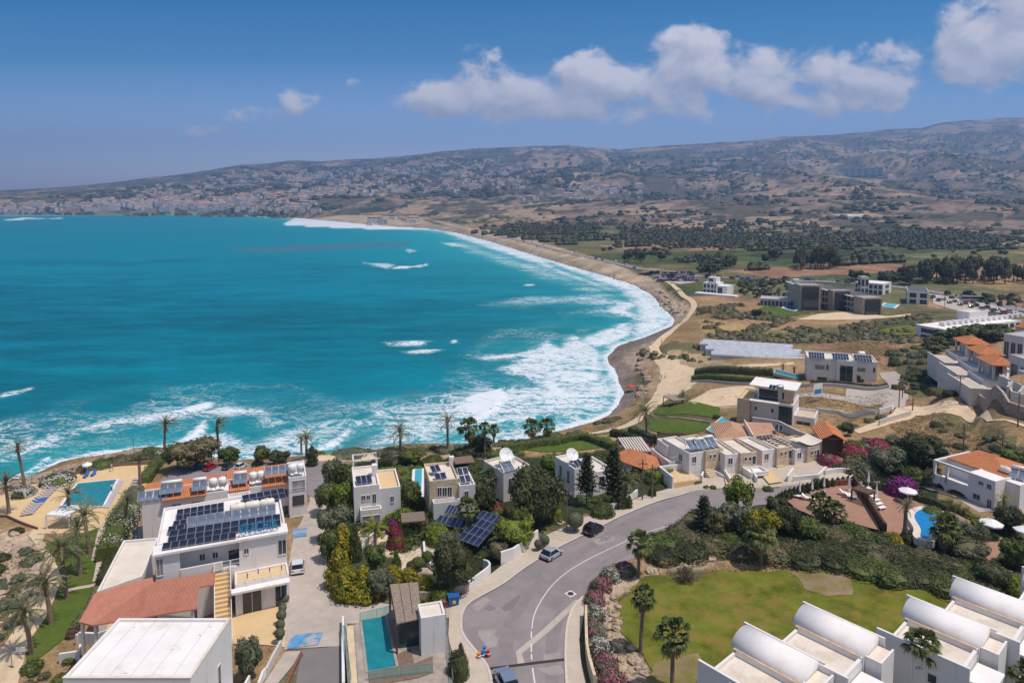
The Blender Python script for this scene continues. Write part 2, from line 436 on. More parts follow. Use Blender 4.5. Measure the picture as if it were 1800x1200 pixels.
m, n, l, b = newmat('ground')
at = n.new('ShaderNodeAttribute'); at.attribute_name = 'Cover'
geo = n.new('ShaderNodeNewGeometry')
t1 = noise(n, l, .55, 6, .7, vec=geo.outputs['Position']); t2 = noise(n, l, 3.2, 4, .7, vec=geo.outputs['Position']); t3 = noise(n, l, .035, 5, .65, vec=geo.outputs['Position'])
r1 = ramp(n, [(.3, (.62, .62, .62)), (.7, (1.36, 1.32, 1.28))]); l.new(t1.outputs['Fac'], r1.inputs['Fac'])
r2 = ramp(n, [(.32, (.68, .68, .66)), (.68, (1.3, 1.3, 1.3))]); l.new(t2.outputs['Fac'], r2.inputs['Fac'])
r3 = ramp(n, [(.35, (.72, .74, .70)), (.65, (1.25, 1.22, 1.2))]); l.new(t3.outputs['Fac'], r3.inputs['Fac'])
c1 = mixc(n, l, 1.0, at.outputs['Color'], r1.outputs['Color'], 'MULTIPLY'); c2 = mixc(n, l, 1.0, c1, r2.outputs['Color'], 'MULTIPLY'); c3 = mixc(n, l, 1.0, c2, r3.outputs['Color'], 'MULTIPLY')
l.new(c3, b.inputs['Base Color']); b.inputs['Roughness'].default_value = .95; b.inputs['Specular IOR Level'].default_value = .05
bp = n.new('ShaderNodeBump'); bp.inputs['Strength'].default_value = .7; bp.inputs['Distance'].default_value = .35
l.new(t1.outputs['Fac'], bp.inputs['Height']); l.new(bp.outputs['Normal'], b.inputs['Normal'])
_g = gridmesh('ground', _X, _Y, _Z, NC, NR); vcol(_g, 'Cover', cover(_X, _Y, _Z)); _g.materials.append(m)
ground = bpy.data.objects.new('ground', _g); COL.objects.link(ground); struct(ground, 'dry coastal plain rising to brown hills around the bay')

# ------------------------------------------------------------------ sea
FOAM = [  # (strength, soft edge m, outline px at sea level)
 (.8, 8, [(1178,572),(1186,560),(1166,545),(1145,520),(1110,500),(1060,484),(1000,467),(960,458),(1030,486),(1090,508),(1115,530),(1122,552),(1110,572),(1120,590),(1150,584)]),
 (.72, 10, [(960,458),(930,447),(860,425),(800,409),(770,404),(800,416),(860,437),(940,462),(1030,490),(1085,512),(1060,506),(980,480)]),
 (.35, 14, [(800,418),(860,440),(940,465),(1020,490),(1060,510),(1040,515),(960,490),(880,462),(820,440)]),
 (.70, 4, [(870,650),(935,618),(960,598),(985,612),(1005,590),(1040,602),(1056,625),(1064,648),(1050,668),(1010,680),(960,676),(920,665)]),
 (.68, 4, [(1010,600),(1060,580),(1100,571),(1119,572),(1105,590),(1070,606),(1040,612)]),
 (.55, 4, [(840,628),(900,622),(950,610),(960,625),(900,630),(850,632)]),
 (.52, 6, [(640,720),(720,700),(790,690),(870,680),(960,676),(1050,668),(1070,650),(1084,680),(1088,700),(1080,715),(1060,730),(1020,740),(960,735),(900,735),(850,745),(760,780),(700,785),(640,790),(650,760)]),
 (.92, 3, [(785,712),(840,690),(880,682),(898,695),(880,722),(850,742),(800,748),(830,730)]),
 (.52, 5, [(400,812),(430,780),(480,765),(560,752),(620,745),(618,752),(590,775),(570,790),(540,800),(440,815)]),
 (.4, 5, [(470,760),(560,742),(660,728),(720,720),(760,735),(660,760),(620,770),(600,785),(560,790)]),
 (.9, 2.5, [(545,790),(580,775),(605,755),(620,750),(612,765),(590,785),(560,795)]),
 (.85, 2.5, [(292,727),(330,715),(365,707),(376,712),(360,722),(320,730),(298,731)]),
 (.85, 2, [(300,782),(330,765),(345,750),(360,740),(364,755),(350,768),(320,778)]),
 (.5, 3, [(300,786),(380,760),(430,770),(440,800),(380,800)]),
 (.7, 2, [(130,806),(160,795),(200,790),(230,786),(260,786),(200,803)]),
 (.55, 3, [(120,812),(150,800),(180,795),(150,808)]),
 (.95, 2, [(0,850),(20,836),(45,830),(75,812),(70,822),(50,838),(0,862),(-60,885),(-60,865)]),
 (.8, 1.5, [(73,808),(86,804),(90,810),(80,813)]),
 (.6, 1.5, [(0,692),(30,686),(55,680),(60,683),(30,695),(0,702)]),
 (.6, 2, [(670,602),(720,599),(760,600),(740,606),(690,607)]),
 (.7, 2, [(705,619),(740,615),(780,614),(760,620),(720,623)]),
 (.8, 1.5, [(793,598),(802,598),(803,602),(794,603)]),
 (.7, 2, [(682,470),(740,466),(752,463),(752,468),(700,473)]),
 (.7, 2, [(920,500),(938,499),(936,503),(924,503)]),
 (.55, 3, [(710,438),(738,440),(720,444)]), (.5, 4, [(775,425),(810,428),(830,437),(790,432)]),
 (.55, 3, [(640,462),(700,465),(680,472)]),
 (.9, 5, [(495,395),(520,383),(560,384),(640,393),(740,401),(760,403),(690,404),(600,401),(540,398)]),
 (.8, 8, [(0,386),(40,383),(80,384),(30,387)]), (.6, 8, [(85,384),(110,383),(110,385)]),
 (.75, 3, [(770,783),(900,775),(960,760),(1000,751),(1040,741),(1070,727),(1050,730),(1000,744),(940,756),(880,768),(800,776)]),
 (.45, 4, [(700,785),(770,783),(860,777),(930,765),(930,750),(860,755),(760,768)]),
 (.3, 8, [(990,520),(1060,515),(1100,530),(1110,560),(1080,545),(1010,535)]),
 (.32, 10, [(855,535),(930,523),(1000,520),(1010,530),(920,540)]),
]
DARK = [ # reef and weed patches
 (.9, 10, [(390,438),(520,432),(640,427),(720,426),(720,431),(560,440),(450,444)]),
 (.8, 3, [(200,745),(215,733),(240,730),(258,735),(245,742),(220,746)]),
 (.6, 3, [(90,820),(110,805),(140,802),(150,808),(120,815)]),
 (.8, 4, [(600,790),(630,770),(700,760),(720,770),(700,785),(640,797)]),
 (.5, 3, [(712,690),(735,685),(740,695),(720,698)]),
 (.5, 5, [(820,780),(870,760),(930,755),(930,768),(880,776)]),
]
NCS, NRS = 520, 420
_a = np.linspace(-1.3, .45, NCS); _yp = np.concatenate([np.linspace(1300, 384, NRS - 20), np.linspace(383.5, 351, 20)])
_d = np.array([P(900, q, 0).y for q in _yp])
_A, _D = np.meshgrid(_a, _d); X = (_A * _D).ravel(); Y = _D.ravel()
cd = coastdist(X, Y)
foam = np.zeros(len(X)); dark = np.zeros(len(X))
for arr, lst in ((foam, FOAM), (dark, DARK)):
    for s_, soft, pts in lst:
        poly = np.array([P(a, q, 0).to_tuple()[:2] for a, q in pts])
        x0, y0 = poly.min(0) - soft * 2; x1, y1 = poly.max(0) + soft * 2
        idx = np.nonzero((X > x0) & (X < x1) & (Y > y0) & (Y < y1))[0]
        if not len(idx): continue
        dd = polydist(X[idx], Y[idx], np.vstack([poly, poly[:1]])); ins = inpoly(X[idx], Y[idx], poly)
        v = s_ * sstep(-soft, soft, np.where(ins, dd, -dd))
        arr[idx] = np.maximum(arr[idx], v)
off_ = -cd; wl = fbm(X / 42, Y / 42, 3); br = np.sin(off_ * .21 + 7 * wl) * .5 + .5
near = np.exp(-((off_ - 22) / 26) ** 2) * sstep(.45, .7, fbm(X / 30 + 9, Y / 30, 3) + .12) * (Y < 420)
foam = np.maximum(foam, near * (.22 + .5 * br ** 3) * (off_ > 0))
foam = np.maximum(foam, .85 * np.exp(-np.abs(cd) / np.clip(Y * .012, 2, 30)))
shal = np.exp(-np.maximum(-cd, 0) / np.clip(Y * .16, 18, 150))
wav = (np.sin(Y * .21 + 3 * fbm(X / 60, Y / 60, 3) * 3) * .16 + np.sin((Y * .5 + X * .12)) * .06 + (fbm(X / 5, Y / 5, 3) - .5) * .35) * np.clip(1.2 - Y / 900, 0, 1)
keep = cd < 14 + Y * .03
_w = gridmesh('sea', X, Y, wav + foam ** 3 * 1.0, NCS, NRS, keep)
vfloat(_w, 'foam', foam); vfloat(_w, 'dark', dark); vfloat(_w, 'shal', shal)
m, n, l, b = newmat('sea_water')
geo = n.new('ShaderNodeNewGeometry'); mp = n.new('ShaderNodeMapping'); mp.inputs['Scale'].default_value = (.35, 1, 1); mp.inputs['Rotation'].default_value = (0, 0, R(-12)); l.new(geo.outputs['Position'], mp.inputs['Vector'])
def attr(name):
    a = n.new('ShaderNodeAttribute'); a.attribute_name = name; return a.outputs['Fac']
big = noise(n, l, .006, 4, .55, vec=mp.outputs['Vector']); med = noise(n, l, .06, 6, .68, vec=mp.outputs['Vector']); fin = noise(n, l, .5, 4, .65, vec=mp.outputs['Vector'])
rb = ramp(n, [(.28, (0., .060, .098)), (.5, (0., .110, .165)), (.72, (0., .18, .262))]); 
f = mth(n, l, 'MULTIPLY_ADD', med.outputs['Fac'], .75, mth(n, l, 'MULTIPLY_ADD', fin.outputs['Fac'], .25, mth(n, l, 'MULTIPLY_ADD', big.outputs['Fac'], .95, -.40)))
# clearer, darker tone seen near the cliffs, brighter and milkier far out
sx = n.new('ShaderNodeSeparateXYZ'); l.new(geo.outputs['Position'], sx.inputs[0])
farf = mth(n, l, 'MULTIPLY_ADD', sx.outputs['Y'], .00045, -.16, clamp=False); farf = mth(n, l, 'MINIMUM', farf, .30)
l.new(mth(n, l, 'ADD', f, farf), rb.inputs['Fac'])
c = mixc(n, l, mth(n, l, 'MULTIPLY', attr('shal'), .62), rb.outputs['Color'], (.03, .40, .42))
c = mixc(n, l, mth(n, l, 'MULTIPLY', attr('dark'), .65), c, (.085, .13, .17))
# foam: lacy at low strength, solid at high
fm = n.new('ShaderNodeMapping'); fm.inputs['Scale'].default_value = (.55, 1, 1); fm.inputs['Rotation'].default_value = (0, 0, R(-18)); l.new(geo.outputs['Position'], fm.inputs['Vector'])
fn = noise(n, l, .16, 8, .72, vec=fm.outputs['Vector'], dist=1.2); fn2 = noise(n, l, .85, 5, .7, vec=fm.outputs['Vector'], dist=.8)
ab = lambda t_, k_: mth(n, l, 'MULTIPLY_ADD', mth(n, l, 'ABSOLUTE', mth(n, l, 'SUBTRACT', t_.outputs['Fac'], .5)), -k_, 1.0)
pn_ = noise(n, l, .035, 3, .6, vec=fm.outputs['Vector'])
fs = mth(n, l, 'ADD', mth(n, l, 'MULTIPLY_ADD', ab(fn, 7.5), .55, mth(n, l, 'MULTIPLY', ab(fn2, 7.0), .42)), mth(n, l, 'MULTIPLY', pn_.outputs['Fac'], .9))
fa = mth(n, l, 'ADD', mth(n, l, 'MULTIPLY', attr('foam'), .86), mth(n, l, 'ADD', fs, -1.33))
mr = n.new('ShaderNodeMapRange'); mr.interpolation_type = 'SMOOTHSTEP'; mr.inputs[1].default_value = -.06; mr.inputs[2].default_value = .42; l.new(fa, mr.inputs[0])
fmask = mth(n, l, 'MULTIPLY', mr.outputs[0], mth(n, l, 'GREATER_THAN', attr('foam'), .02))
c = mixc(n, l, mth(n, l, 'MULTIPLY', attr('foam'), .45), c, (.13, .42, .47))
c = mixc(n, l, fmask, c, (.70, .73, .77))
l.new(c, b.inputs['Base Color']); b.inputs['Roughness'].default_value = .5; b.inputs['Specular IOR Level'].default_value = .05
bp = n.new('ShaderNodeBump'); bp.inputs['Strength'].default_value = .55; bp.inputs['Distance'].default_value = 1.2
hb = mth(n, l, 'MULTIPLY_ADD', med.outputs['Fac'], 1.0, mth(n, l, 'MULTIPLY', fin.outputs['Fac'], .4)); l.new(hb, bp.inputs['Height']); l.new(bp.outputs['Normal'], b.inputs['Normal'])
_w.materials.append(m)
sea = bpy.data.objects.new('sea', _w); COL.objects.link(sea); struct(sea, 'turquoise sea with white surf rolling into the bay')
# ------------------------------------------------------------------ surface materials
plain('far_wall', (.58, .53, .52), .8, .15, .05)
plain('white_render', (.74, .70, .68), .75, .05, .5, .2, stain=((.50, .45, .40), .55, .56, .5), streak=True)
plain('cream_roof', (.70, .62, .53), .85, .10, .35, .15, stain=((.50, .40, .30), .30, .52, .55))
plain('white_roof', (.80, .755, .73), .85, .06, .4, .12, stain=((.62, .53, .45), .28, .53, .6))
plain('grey_roof', (.42, .42, .45), .8, .10, .4, .2, stain=((.3, .3, .32), .3, .55, .5))
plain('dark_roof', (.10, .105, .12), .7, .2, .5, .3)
plain('grey_wall', (.42, .40, .40), .8, .1, .6, .2)
plain('pale_wall', (.56, .52, .49), .8, .08, .6, .2)
plain('concrete', (.47, .40, .35), .9, .10, .7, .1, stain=((.33, .28, .25), .16, .52, .5))
plain('paving', (.52, .44, .36), .9, .09, 1.2, .1, stain=((.42, .35, .29), .13, .5, .5))
plain('deck_sand', (.66, .47, .26), .9, .07, .8, .1, stain=((.50, .37, .22), .2, .55, .5))
plain('path_sand', (.64, .49, .33), .95, .12, .6, .05, stain=((.46, .34, .22), .25, .52, .6))
plain('terracotta_deck', (.36, .205, .145), .85, .10, 1.0, .15, stain=((.28, .17, .125), .25, .55, .6))
plain('asphalt', (.27, .232, .23), .9, .10, .35, .15, stain=((.205, .18, .18), .11, .5, .7))
plain('asphalt_dark', (.20, .18, .18), .9, .08, .5, .15)
plain('asphalt_worn', (.235, .205, .205), .85, .12, .8, .2)
plain('asphalt_pale', (.33, .285, .27), .95, .12, .8, .1)
plain('road_paint', (.66, .62, .60), .8, .12, 3)
plain('kerb', (.58, .50, .43), .9, .1, 2)
plain('lawn', (.125, .142, .02), .95, .4, .3, .05, stain=((.235, .165, .045), .42, .46, .7))
plain('lawn_dark', (.085, .125, .024), .95, .2, .9, .05, stain=((.13, .13, .035), .15, .52, .7))
plain('lawn_bare', (.27, .20, .12), .95, .25, .9, .05, stain=((.16, .145, .035), .45, .47, .85))
plain('stone_path', (.55, .45, .36), .95, .2, 2.5, .05)
plain('wood_brown', (.20, .135, .10), .8, .2, 2.5, .15)
plain('wood_dark', (.10, .055, .038), .8, .2, 2.5, .15)
plain('thatch', (.30, .235, .185), .95, .25, 3.5, .05)
plain('metal_dark', (.05, .05, .055), .5, .1, 2, .4)
plain('metal_grey', (.40, .41, .43), .45, .1, 2, .5, metal=.6)
plain('metal_white', (.75, .75, .77), .5, .05, 2, .4)
plain('trunk_bark', (.20, .145, .10), .95, .3, 3, .05)
plain('palm_bark', (.23, .17, .125), .95, .35, 2.2, .05)
plain('dead_frond', (.30, .21, .11), .95, .3, 2, .05)
plain('white_plastic', (.80, .79, .78), .45, .04, 1, .4)
plain('cream_tank', (.74, .68, .60), .5, .06, 1, .4)
plain('blue_paint', (.02, .20, .52), .6, .1, 1.5, .3)
plain('bay_blue', (.10, .27, .48), .85, .25, .8, .1, stain=((.44, .38, .33), .55, .47, .9))
plain('sign_blue', (.02, .26, .50), .4, .05, 1, .4)
plain('yellow_paint', (.75, .52, .02), .7, .1, 1)
plain('red_paint', (.55, .03, .03), .6, .1, 1)
plain('red_cloth', (.50, .07, .06), .9, .1, 2)
plain('orange_paint', (.75, .22, .03), .6, .1, 1)
plain('green_plastic', (.01, .27, .12), .5, .08, 1, .4)
plain('bin_blue', (.02, .11, .36), .5, .1, 2, .4)
plain('umbrella_white', (.80, .78, .76), .9, .03, 1)
plain('umbrella_teal', (.05, .33, .33), .9, .1, 1)
plain('lounger_cloth', (.42, .37, .39), .9, .12, 2)
plain('lounger_blue', (.03, .13, .45), .8, .1, 2)
plain('skin', (.45, .26, .18), .6, .05, 2)
plain('hair', (.04, .03, .025), .6, .2, 5)
plain('cloth_dark', (.05, .05, .07), .9, .2, 3); plain('cloth_light', (.60, .58, .56), .9, .1, 3)
plain('rubber', (.02, .02, .02), .8, .1, 3)
plain('pot', (.50, .30, .2), .8, .1, 3)
plain('rock', (.48, .37, .28), .95, .28, 1.0, .05, stain=((.26, .2, .16), .6, .5, .7), bump=.6)
plain('coast_rock', (.36, .27, .21), .95, .35, .6, .05, stain=((.16, .13, .10), .4, .5, .7), bump=.8)
plain('plastic_sheet', (.47, .48, .52), .45, .12, .4, .3, stain=((.34, .35, .38), .25, .48, .6))
plain('timber_red', (.23, .085, .06), .7, .2, 1.2)
plain('tar_strip', (.06, .035, .03), .8, .1, 2)
def tiles(name, a, bcol, sc_=(1, 1), stainc=(.30, .12, .07)):
    m, n, l, b = newmat(name)
    tc = n.new('ShaderNodeTexCoord')
    w1 = n.new('ShaderNodeTexWave'); w1.wave_type = 'BANDS'; w1.bands_direction = 'X'; w1.inputs['Scale'].default_value = 1.05 * sc_[0]; w1.inputs['Distortion'].default_value = .4
    l.new(tc.outputs['Object'], w1.inputs['Vector'])
    w2 = n.new('ShaderNodeTexWave'); w2.wave_type = 'BANDS'; w2.bands_direction = 'Y'; w2.wave_profile = 'SAW'; w2.inputs['Scale'].default_value = .8 * sc_[1]; w2.inputs['Distortion'].default_value = .5
    l.new(tc.outputs['Object'], w2.inputs['Vector'])
    t = noise(n, l, 1.3, 6, .75); r = ramp(n, [(.3, a), (.7, bcol)]); l.new(t.outputs['Fac'], r.inputs['Fac'])
    t2 = noise(n, l, .35, 5, .7); r2 = ramp(n, [(.52, (0, 0, 0)), (.68, (1, 1, 1))]); l.new(t2.outputs['Fac'], r2.inputs['Fac'])
    c = mixc(n, l, mth(n, l, 'MULTIPLY', r2.outputs['Color'], .4), r.outputs['Color'], stainc)
    l.new(c, b.inputs['Base Color']); b.inputs['Roughness'].default_value = .8; b.inputs['Specular IOR Level'].default_value = .15
    bp = n.new('ShaderNodeBump'); bp.inputs['Strength'].default_value = .8; bp.inputs['Distance'].default_value = .12
    l.new(mth(n, l, 'MULTIPLY_ADD', w2.outputs['Fac'], .6, w1.outputs['Fac']), bp.inputs['Height']); l.new(bp.outputs['Normal'], b.inputs['Normal'])
tiles('roof_tile', (.52, .17, .07), (.66, .27, .13))
tiles('roof_tile_pale', (.50, .27, .18), (.62, .37, .25))
tiles('roof_sheet_red', (.76, .29, .19), (.84, .37, .26), (2.2, .15), (.52, .15, .10))
plain('rust_stain', (.55, .38, .24), .9, .25, 1.2)
def stonework(name, a, bcol, mortar, scale=1.6):
    m, n, l, b = newmat(name)
    tc = n.new('ShaderNodeTexCoord'); sx = n.new('ShaderNodeSeparateXYZ'); l.new(tc.outputs['Object'], sx.inputs[0])
    cb = n.new('ShaderNodeCombineXYZ'); l.new(mth(n, l, 'ADD', sx.outputs['X'], sx.outputs['Y']), cb.inputs[0]); l.new(sx.outputs['Z'], cb.inputs[1])
    br = n.new('ShaderNodeTexBrick'); br.inputs['Scale'].default_value = scale; br.inputs['Color1'].default_value = (*a, 1); br.inputs['Color2'].default_value = (*bcol, 1); br.inputs['Mortar'].default_value = (*mortar, 1)
    br.inputs['Mortar Size'].default_value = .018; br.inputs['Row Height'].default_value = .45; br.inputs['Brick Width'].default_value = .9; l.new(cb.outputs[0], br.inputs['Vector'])
    t = noise(n, l, 1.1, 5, .7); r = ramp(n, [(.3, (.75, .75, .75)), (.7, (1.22, 1.2, 1.18))]); l.new(t.outputs['Fac'], r.inputs['Fac'])
    l.new(mixc(n, l, 1.0, br.outputs['Color'], r.outputs['Color'], 'MULTIPLY'), b.inputs['Base Color'])
    b.inputs['Roughness'].default_value = .9; b.inputs['Specular IOR Level'].default_value = .1
stonework('stone_wall', (.64, .51, .36), (.56, .44, .31), (.60, .50, .39))
stonework('stone_grey', (.40, .34, .29), (.33, .28, .25), (.36, .31, .27), .7)
stonework('rubble_wall', (.46, .38, .31), (.34, .27, .22), (.25, .21, .18), 1.1)
def water(name, col, deep):
    m, n, l, b = newmat(name)
    t = noise(n, l, .8, 4, .6); r = ramp(n, [(.3, deep), (.7, col)]); l.new(t.outputs['Fac'], r.inputs['Fac']); l.new(r.outputs['Color'], b.inputs['Base Color'])
    b.inputs['Roughness'].default_value = .08; b.inputs['Specular IOR Level'].default_value = .3
    bp = n.new('ShaderNodeBump'); bp.inputs['Strength'].default_value = .15; t2 = noise(n, l, 2.5, 3); l.new(t2.outputs['Fac'], bp.inputs['Height']); l.new(bp.outputs['Normal'], b.inputs['Normal'])
water('pool_teal', (.02, .24, .27), (.01, .17, .21)); water('pool_blue', (.01, .24, .52), (.005, .17, .43)); water('pool_aqua', (.07, .42, .48), (.05, .34, .41))
def glassy(name, col, rough=.08, spec=.5):
    m, n, l, b = newmat(name); t = noise(n, l, .7, 3); r = ramp(n, [(.35, tuple(c * .7 for c in col)), (.65, tuple(c * 1.3 for c in col))]); l.new(t.outputs['Fac'], r.inputs['Fac'])
    l.new(r.outputs['Color'], b.inputs['Base Color']); b.inputs['Roughness'].default_value = rough; b.inputs['Specular IOR Level'].default_value = spec
glassy('window_glass', (.05, .055, .065)); glassy('teal_glass', (.025, .055, .062)); glassy('car_glass', (.012, .014, .018), .05); glassy('solar_cell', (.022, .03, .075), .15, .4); glassy('solar_dark', (.018, .020, .038), .2, .35); glassy('collector', (.13, .16, .22), .12, .5); glassy('blind', (.30, .29, .31), .6, .2)
m, n, l, b = newmat('clear_glass'); b.inputs['Base Color'].default_value = (.45, .75, .72, 1); b.inputs['Roughness'].default_value = .03; b.inputs['Specular IOR Level'].default_value = .5
tp = n.new('ShaderNodeBsdfTransparent'); tp.inputs[0].default_value = (.62, .84, .82, 1); mx = n.new('ShaderNodeMixShader'); mx.inputs[0].default_value = .25
l.new(tp.outputs[0], mx.inputs[1]); l.new(b.outputs[0], mx.inputs[2]); l.new(mx.outputs[0], n['Material Output'].inputs['Surface'])
def paint(name, col, metal=.2):
    m, n, l, b = newmat(name); t = noise(n, l, 3, 2); r = ramp(n, [(0, tuple(c * .95 for c in col)), (1, tuple(min(1, c * 1.05) for c in col))]); l.new(t.outputs['Fac'], r.inputs['Fac']); l.new(r.outputs['Color'], b.inputs['Base Color'])
    b.inputs['Roughness'].default_value = .25; b.inputs['Metallic'].default_value = metal; b.inputs['Coat Weight'].default_value = .6
CARCOL = {'white': (.75, .75, .76), 'silver': (.42, .44, .48), 'black': (.012, .013, .016), 'blue': (.02, .08, .40), 'red': (.50, .01, .03), 'steel': (.20, .25, .36), 'grey': (.15, .155, .165), 'dark': (.03, .035, .05)}
for k_, c_ in CARCOL.items(): paint('car_' + k_, c_)
glassy('tail_light', (.35, .02, .02), .2); glassy('head_light', (.6, .62, .66), .1)

# ------------------------------------------------------------------ draped sheets on the ground
def densify(pts, step):
    out = []
    for i in range(len(pts)):
        a, b2 = Vector(pts[i]), Vector(pts[(i + 1) % len(pts)]); k = max(1, int((b2 - a).length / step))
        out += [a.lerp(b2, j / k) for j in range(k)]
    return out
def sheet(name, pts, mat, off=.06, step=2.0, label=None, kind='structure', flat=None, rough=0, world=False):
    """a thin ground covering over an outline given as ground points in the photo (or world xy)"""
    W = [Vector((p[0], p[1])) for p in pts] if world else [Vector((p.x, p.y)) for p in GP(pts)]
    ed = densify(W, step)
    if rough:
        ed = [p + Vector((fbm(np.array([p.x / rough]), np.array([p.y / rough]), 3)[0] - .5, fbm(np.array([p.x / rough + 70]), np.array([p.y / rough]), 3)[0] - .5)) * rough * .9 for p in ed]
    arr = np.array([(p.x, p.y) for p in ed]); x0, y0 = arr.min(0); x1, y1 = arr.max(0)
    gx, gy = np.meshgrid(np.arange(x0 + step / 2, x1, step), np.arange(y0 + step / 2, y1, step)); gx = gx.ravel(); gy = gy.ravel()
    ins = inpoly(gx, gy, arr)
    if ins.any():
        gx, gy = gx[ins], gy[ins]; far_ = polydist(gx, gy, np.vstack([arr, arr[:1]])) > step * .4; gx, gy = gx[far_], gy[far_]
    else: gx = gy = np.empty(0)
    vs = ed + [Vector((a, c)) for a, c in zip(gx, gy)]
    k = len(ed)
    v2, _, fs, *_r = delaunay_2d_cdt(vs, [(i, (i + 1) % k) for i in range(k)], [], 1, 1e-4)
    vx = np.array([v[0] for v in v2]); vy = np.array([v[1] for v in v2])
    z = (H(vx, vy) if flat is None else np.full(len(vx), float(flat))) + off
    mb = MB(); mb.v = list(zip(vx, vy, z))
    for f in fs:
        a, c, d = f[:3]
        cr_ = (vx[c] - vx[a]) * (vy[d] - vy[a]) - (vx[d] - vx[a]) * (vy[c] - vy[a])
        mb.f.append(tuple(f) if cr_ > 0 else tuple(f)[::-1])
    o = mb.build(name, mat, smooth=True)
    if kind: struct(o, label, kind)
    elif label: o['label'] = label
    return o
def strip_pts(line, w):
    """left and right edges of a band along a world polyline"""
    Ls, Rs = [], []
    for i, p in enumerate(line):
        a = line[max(0, i - 1)]; b2 = line[min(len(line) - 1, i + 1)]
        d = Vector((b2[0] - a[0], b2[1] - a[1])).normalized(); nn = Vector((-d.y, d.x))
        ww = w[i] if isinstance(w, (list, tuple)) else w
        Ls.append(Vector((p[0], p[1])) + nn * ww / 2); Rs.append(Vector((p[0], p[1])) - nn * ww / 2)
    return Ls + Rs[::-1]
def smooth_line(pts, it=2):
    pts = [Vector((p[0], p[1])) for p in pts]
    for _ in range(it):
        q = [pts[0]]
        for a, b2 in zip(pts[:-1], pts[1:]): q += [a.lerp(b2, .25), a.lerp(b2, .75)]
        pts = q + [pts[-1]]
    return pts
def strip(name, px, w, mat, off=.08, label=None, kind='structure', step=1.5, smooth=2):
    line = smooth_line([(p.x, p.y) for p in GP(px)], smooth)
    return sheet(name, strip_pts(line, w), mat, off, step, label, kind, world=True)
def wallrun(name, px, thick, hgt, mat, label, cat='wall', group=None, below=.6, smooth=0, top=None, world=None, base=0):
    """a standing wall / hedge kerb / fence panel along ground points; follows the slope"""
    line = [(p.x, p.y) for p in (GP(px) if world is None else world)]
    line = smooth_line(line, smooth) if smooth else [Vector(p) for p in line]
    dl = [line[0]]
    for a, c in zip(line[:-1], line[1:]):
        k = max(1, int((c - a).length / 2.5)); dl += [a.lerp(c, j / k) for j in range(1, k + 1)]
    e = strip_pts(dl, thick); nL = len(dl); mb = MB()
    zs = [h(p.x, p.y) for p in dl]
    hs = hgt if isinstance(hgt, (list, tuple)) else None
    for i in range(nL):
        hh = hgt if hs is None else np.interp(i / max(1, nL - 1), np.linspace(0, 1, len(hs)), hs)
        Lp, Rp = e[i], e[2 * nL - 1 - i]; z1 = zs[i] + hh + base
        mb.v += [(Lp.x, Lp.y, zs[i] - below), (Rp.x, Rp.y, zs[i] - below), (Rp.x, Rp.y, z1), (Lp.x, Lp.y, z1)]
    for i in range(nL - 1):
        o = 4 * i
        mb.f += [(o, o + 4, o + 7, o + 3), (o + 1, o + 2, o + 6, o + 5), (o + 3, o + 7, o + 6, o + 2), (o, o + 1, o + 5, o + 4)]
    mb.f += [(0, 3, 2, 1), (4 * nL - 4, 4 * nL - 3, 4 * nL - 2, 4 * nL - 1)]
    o = mb.build(name, mat); tag(o, label, cat, group)
    return o

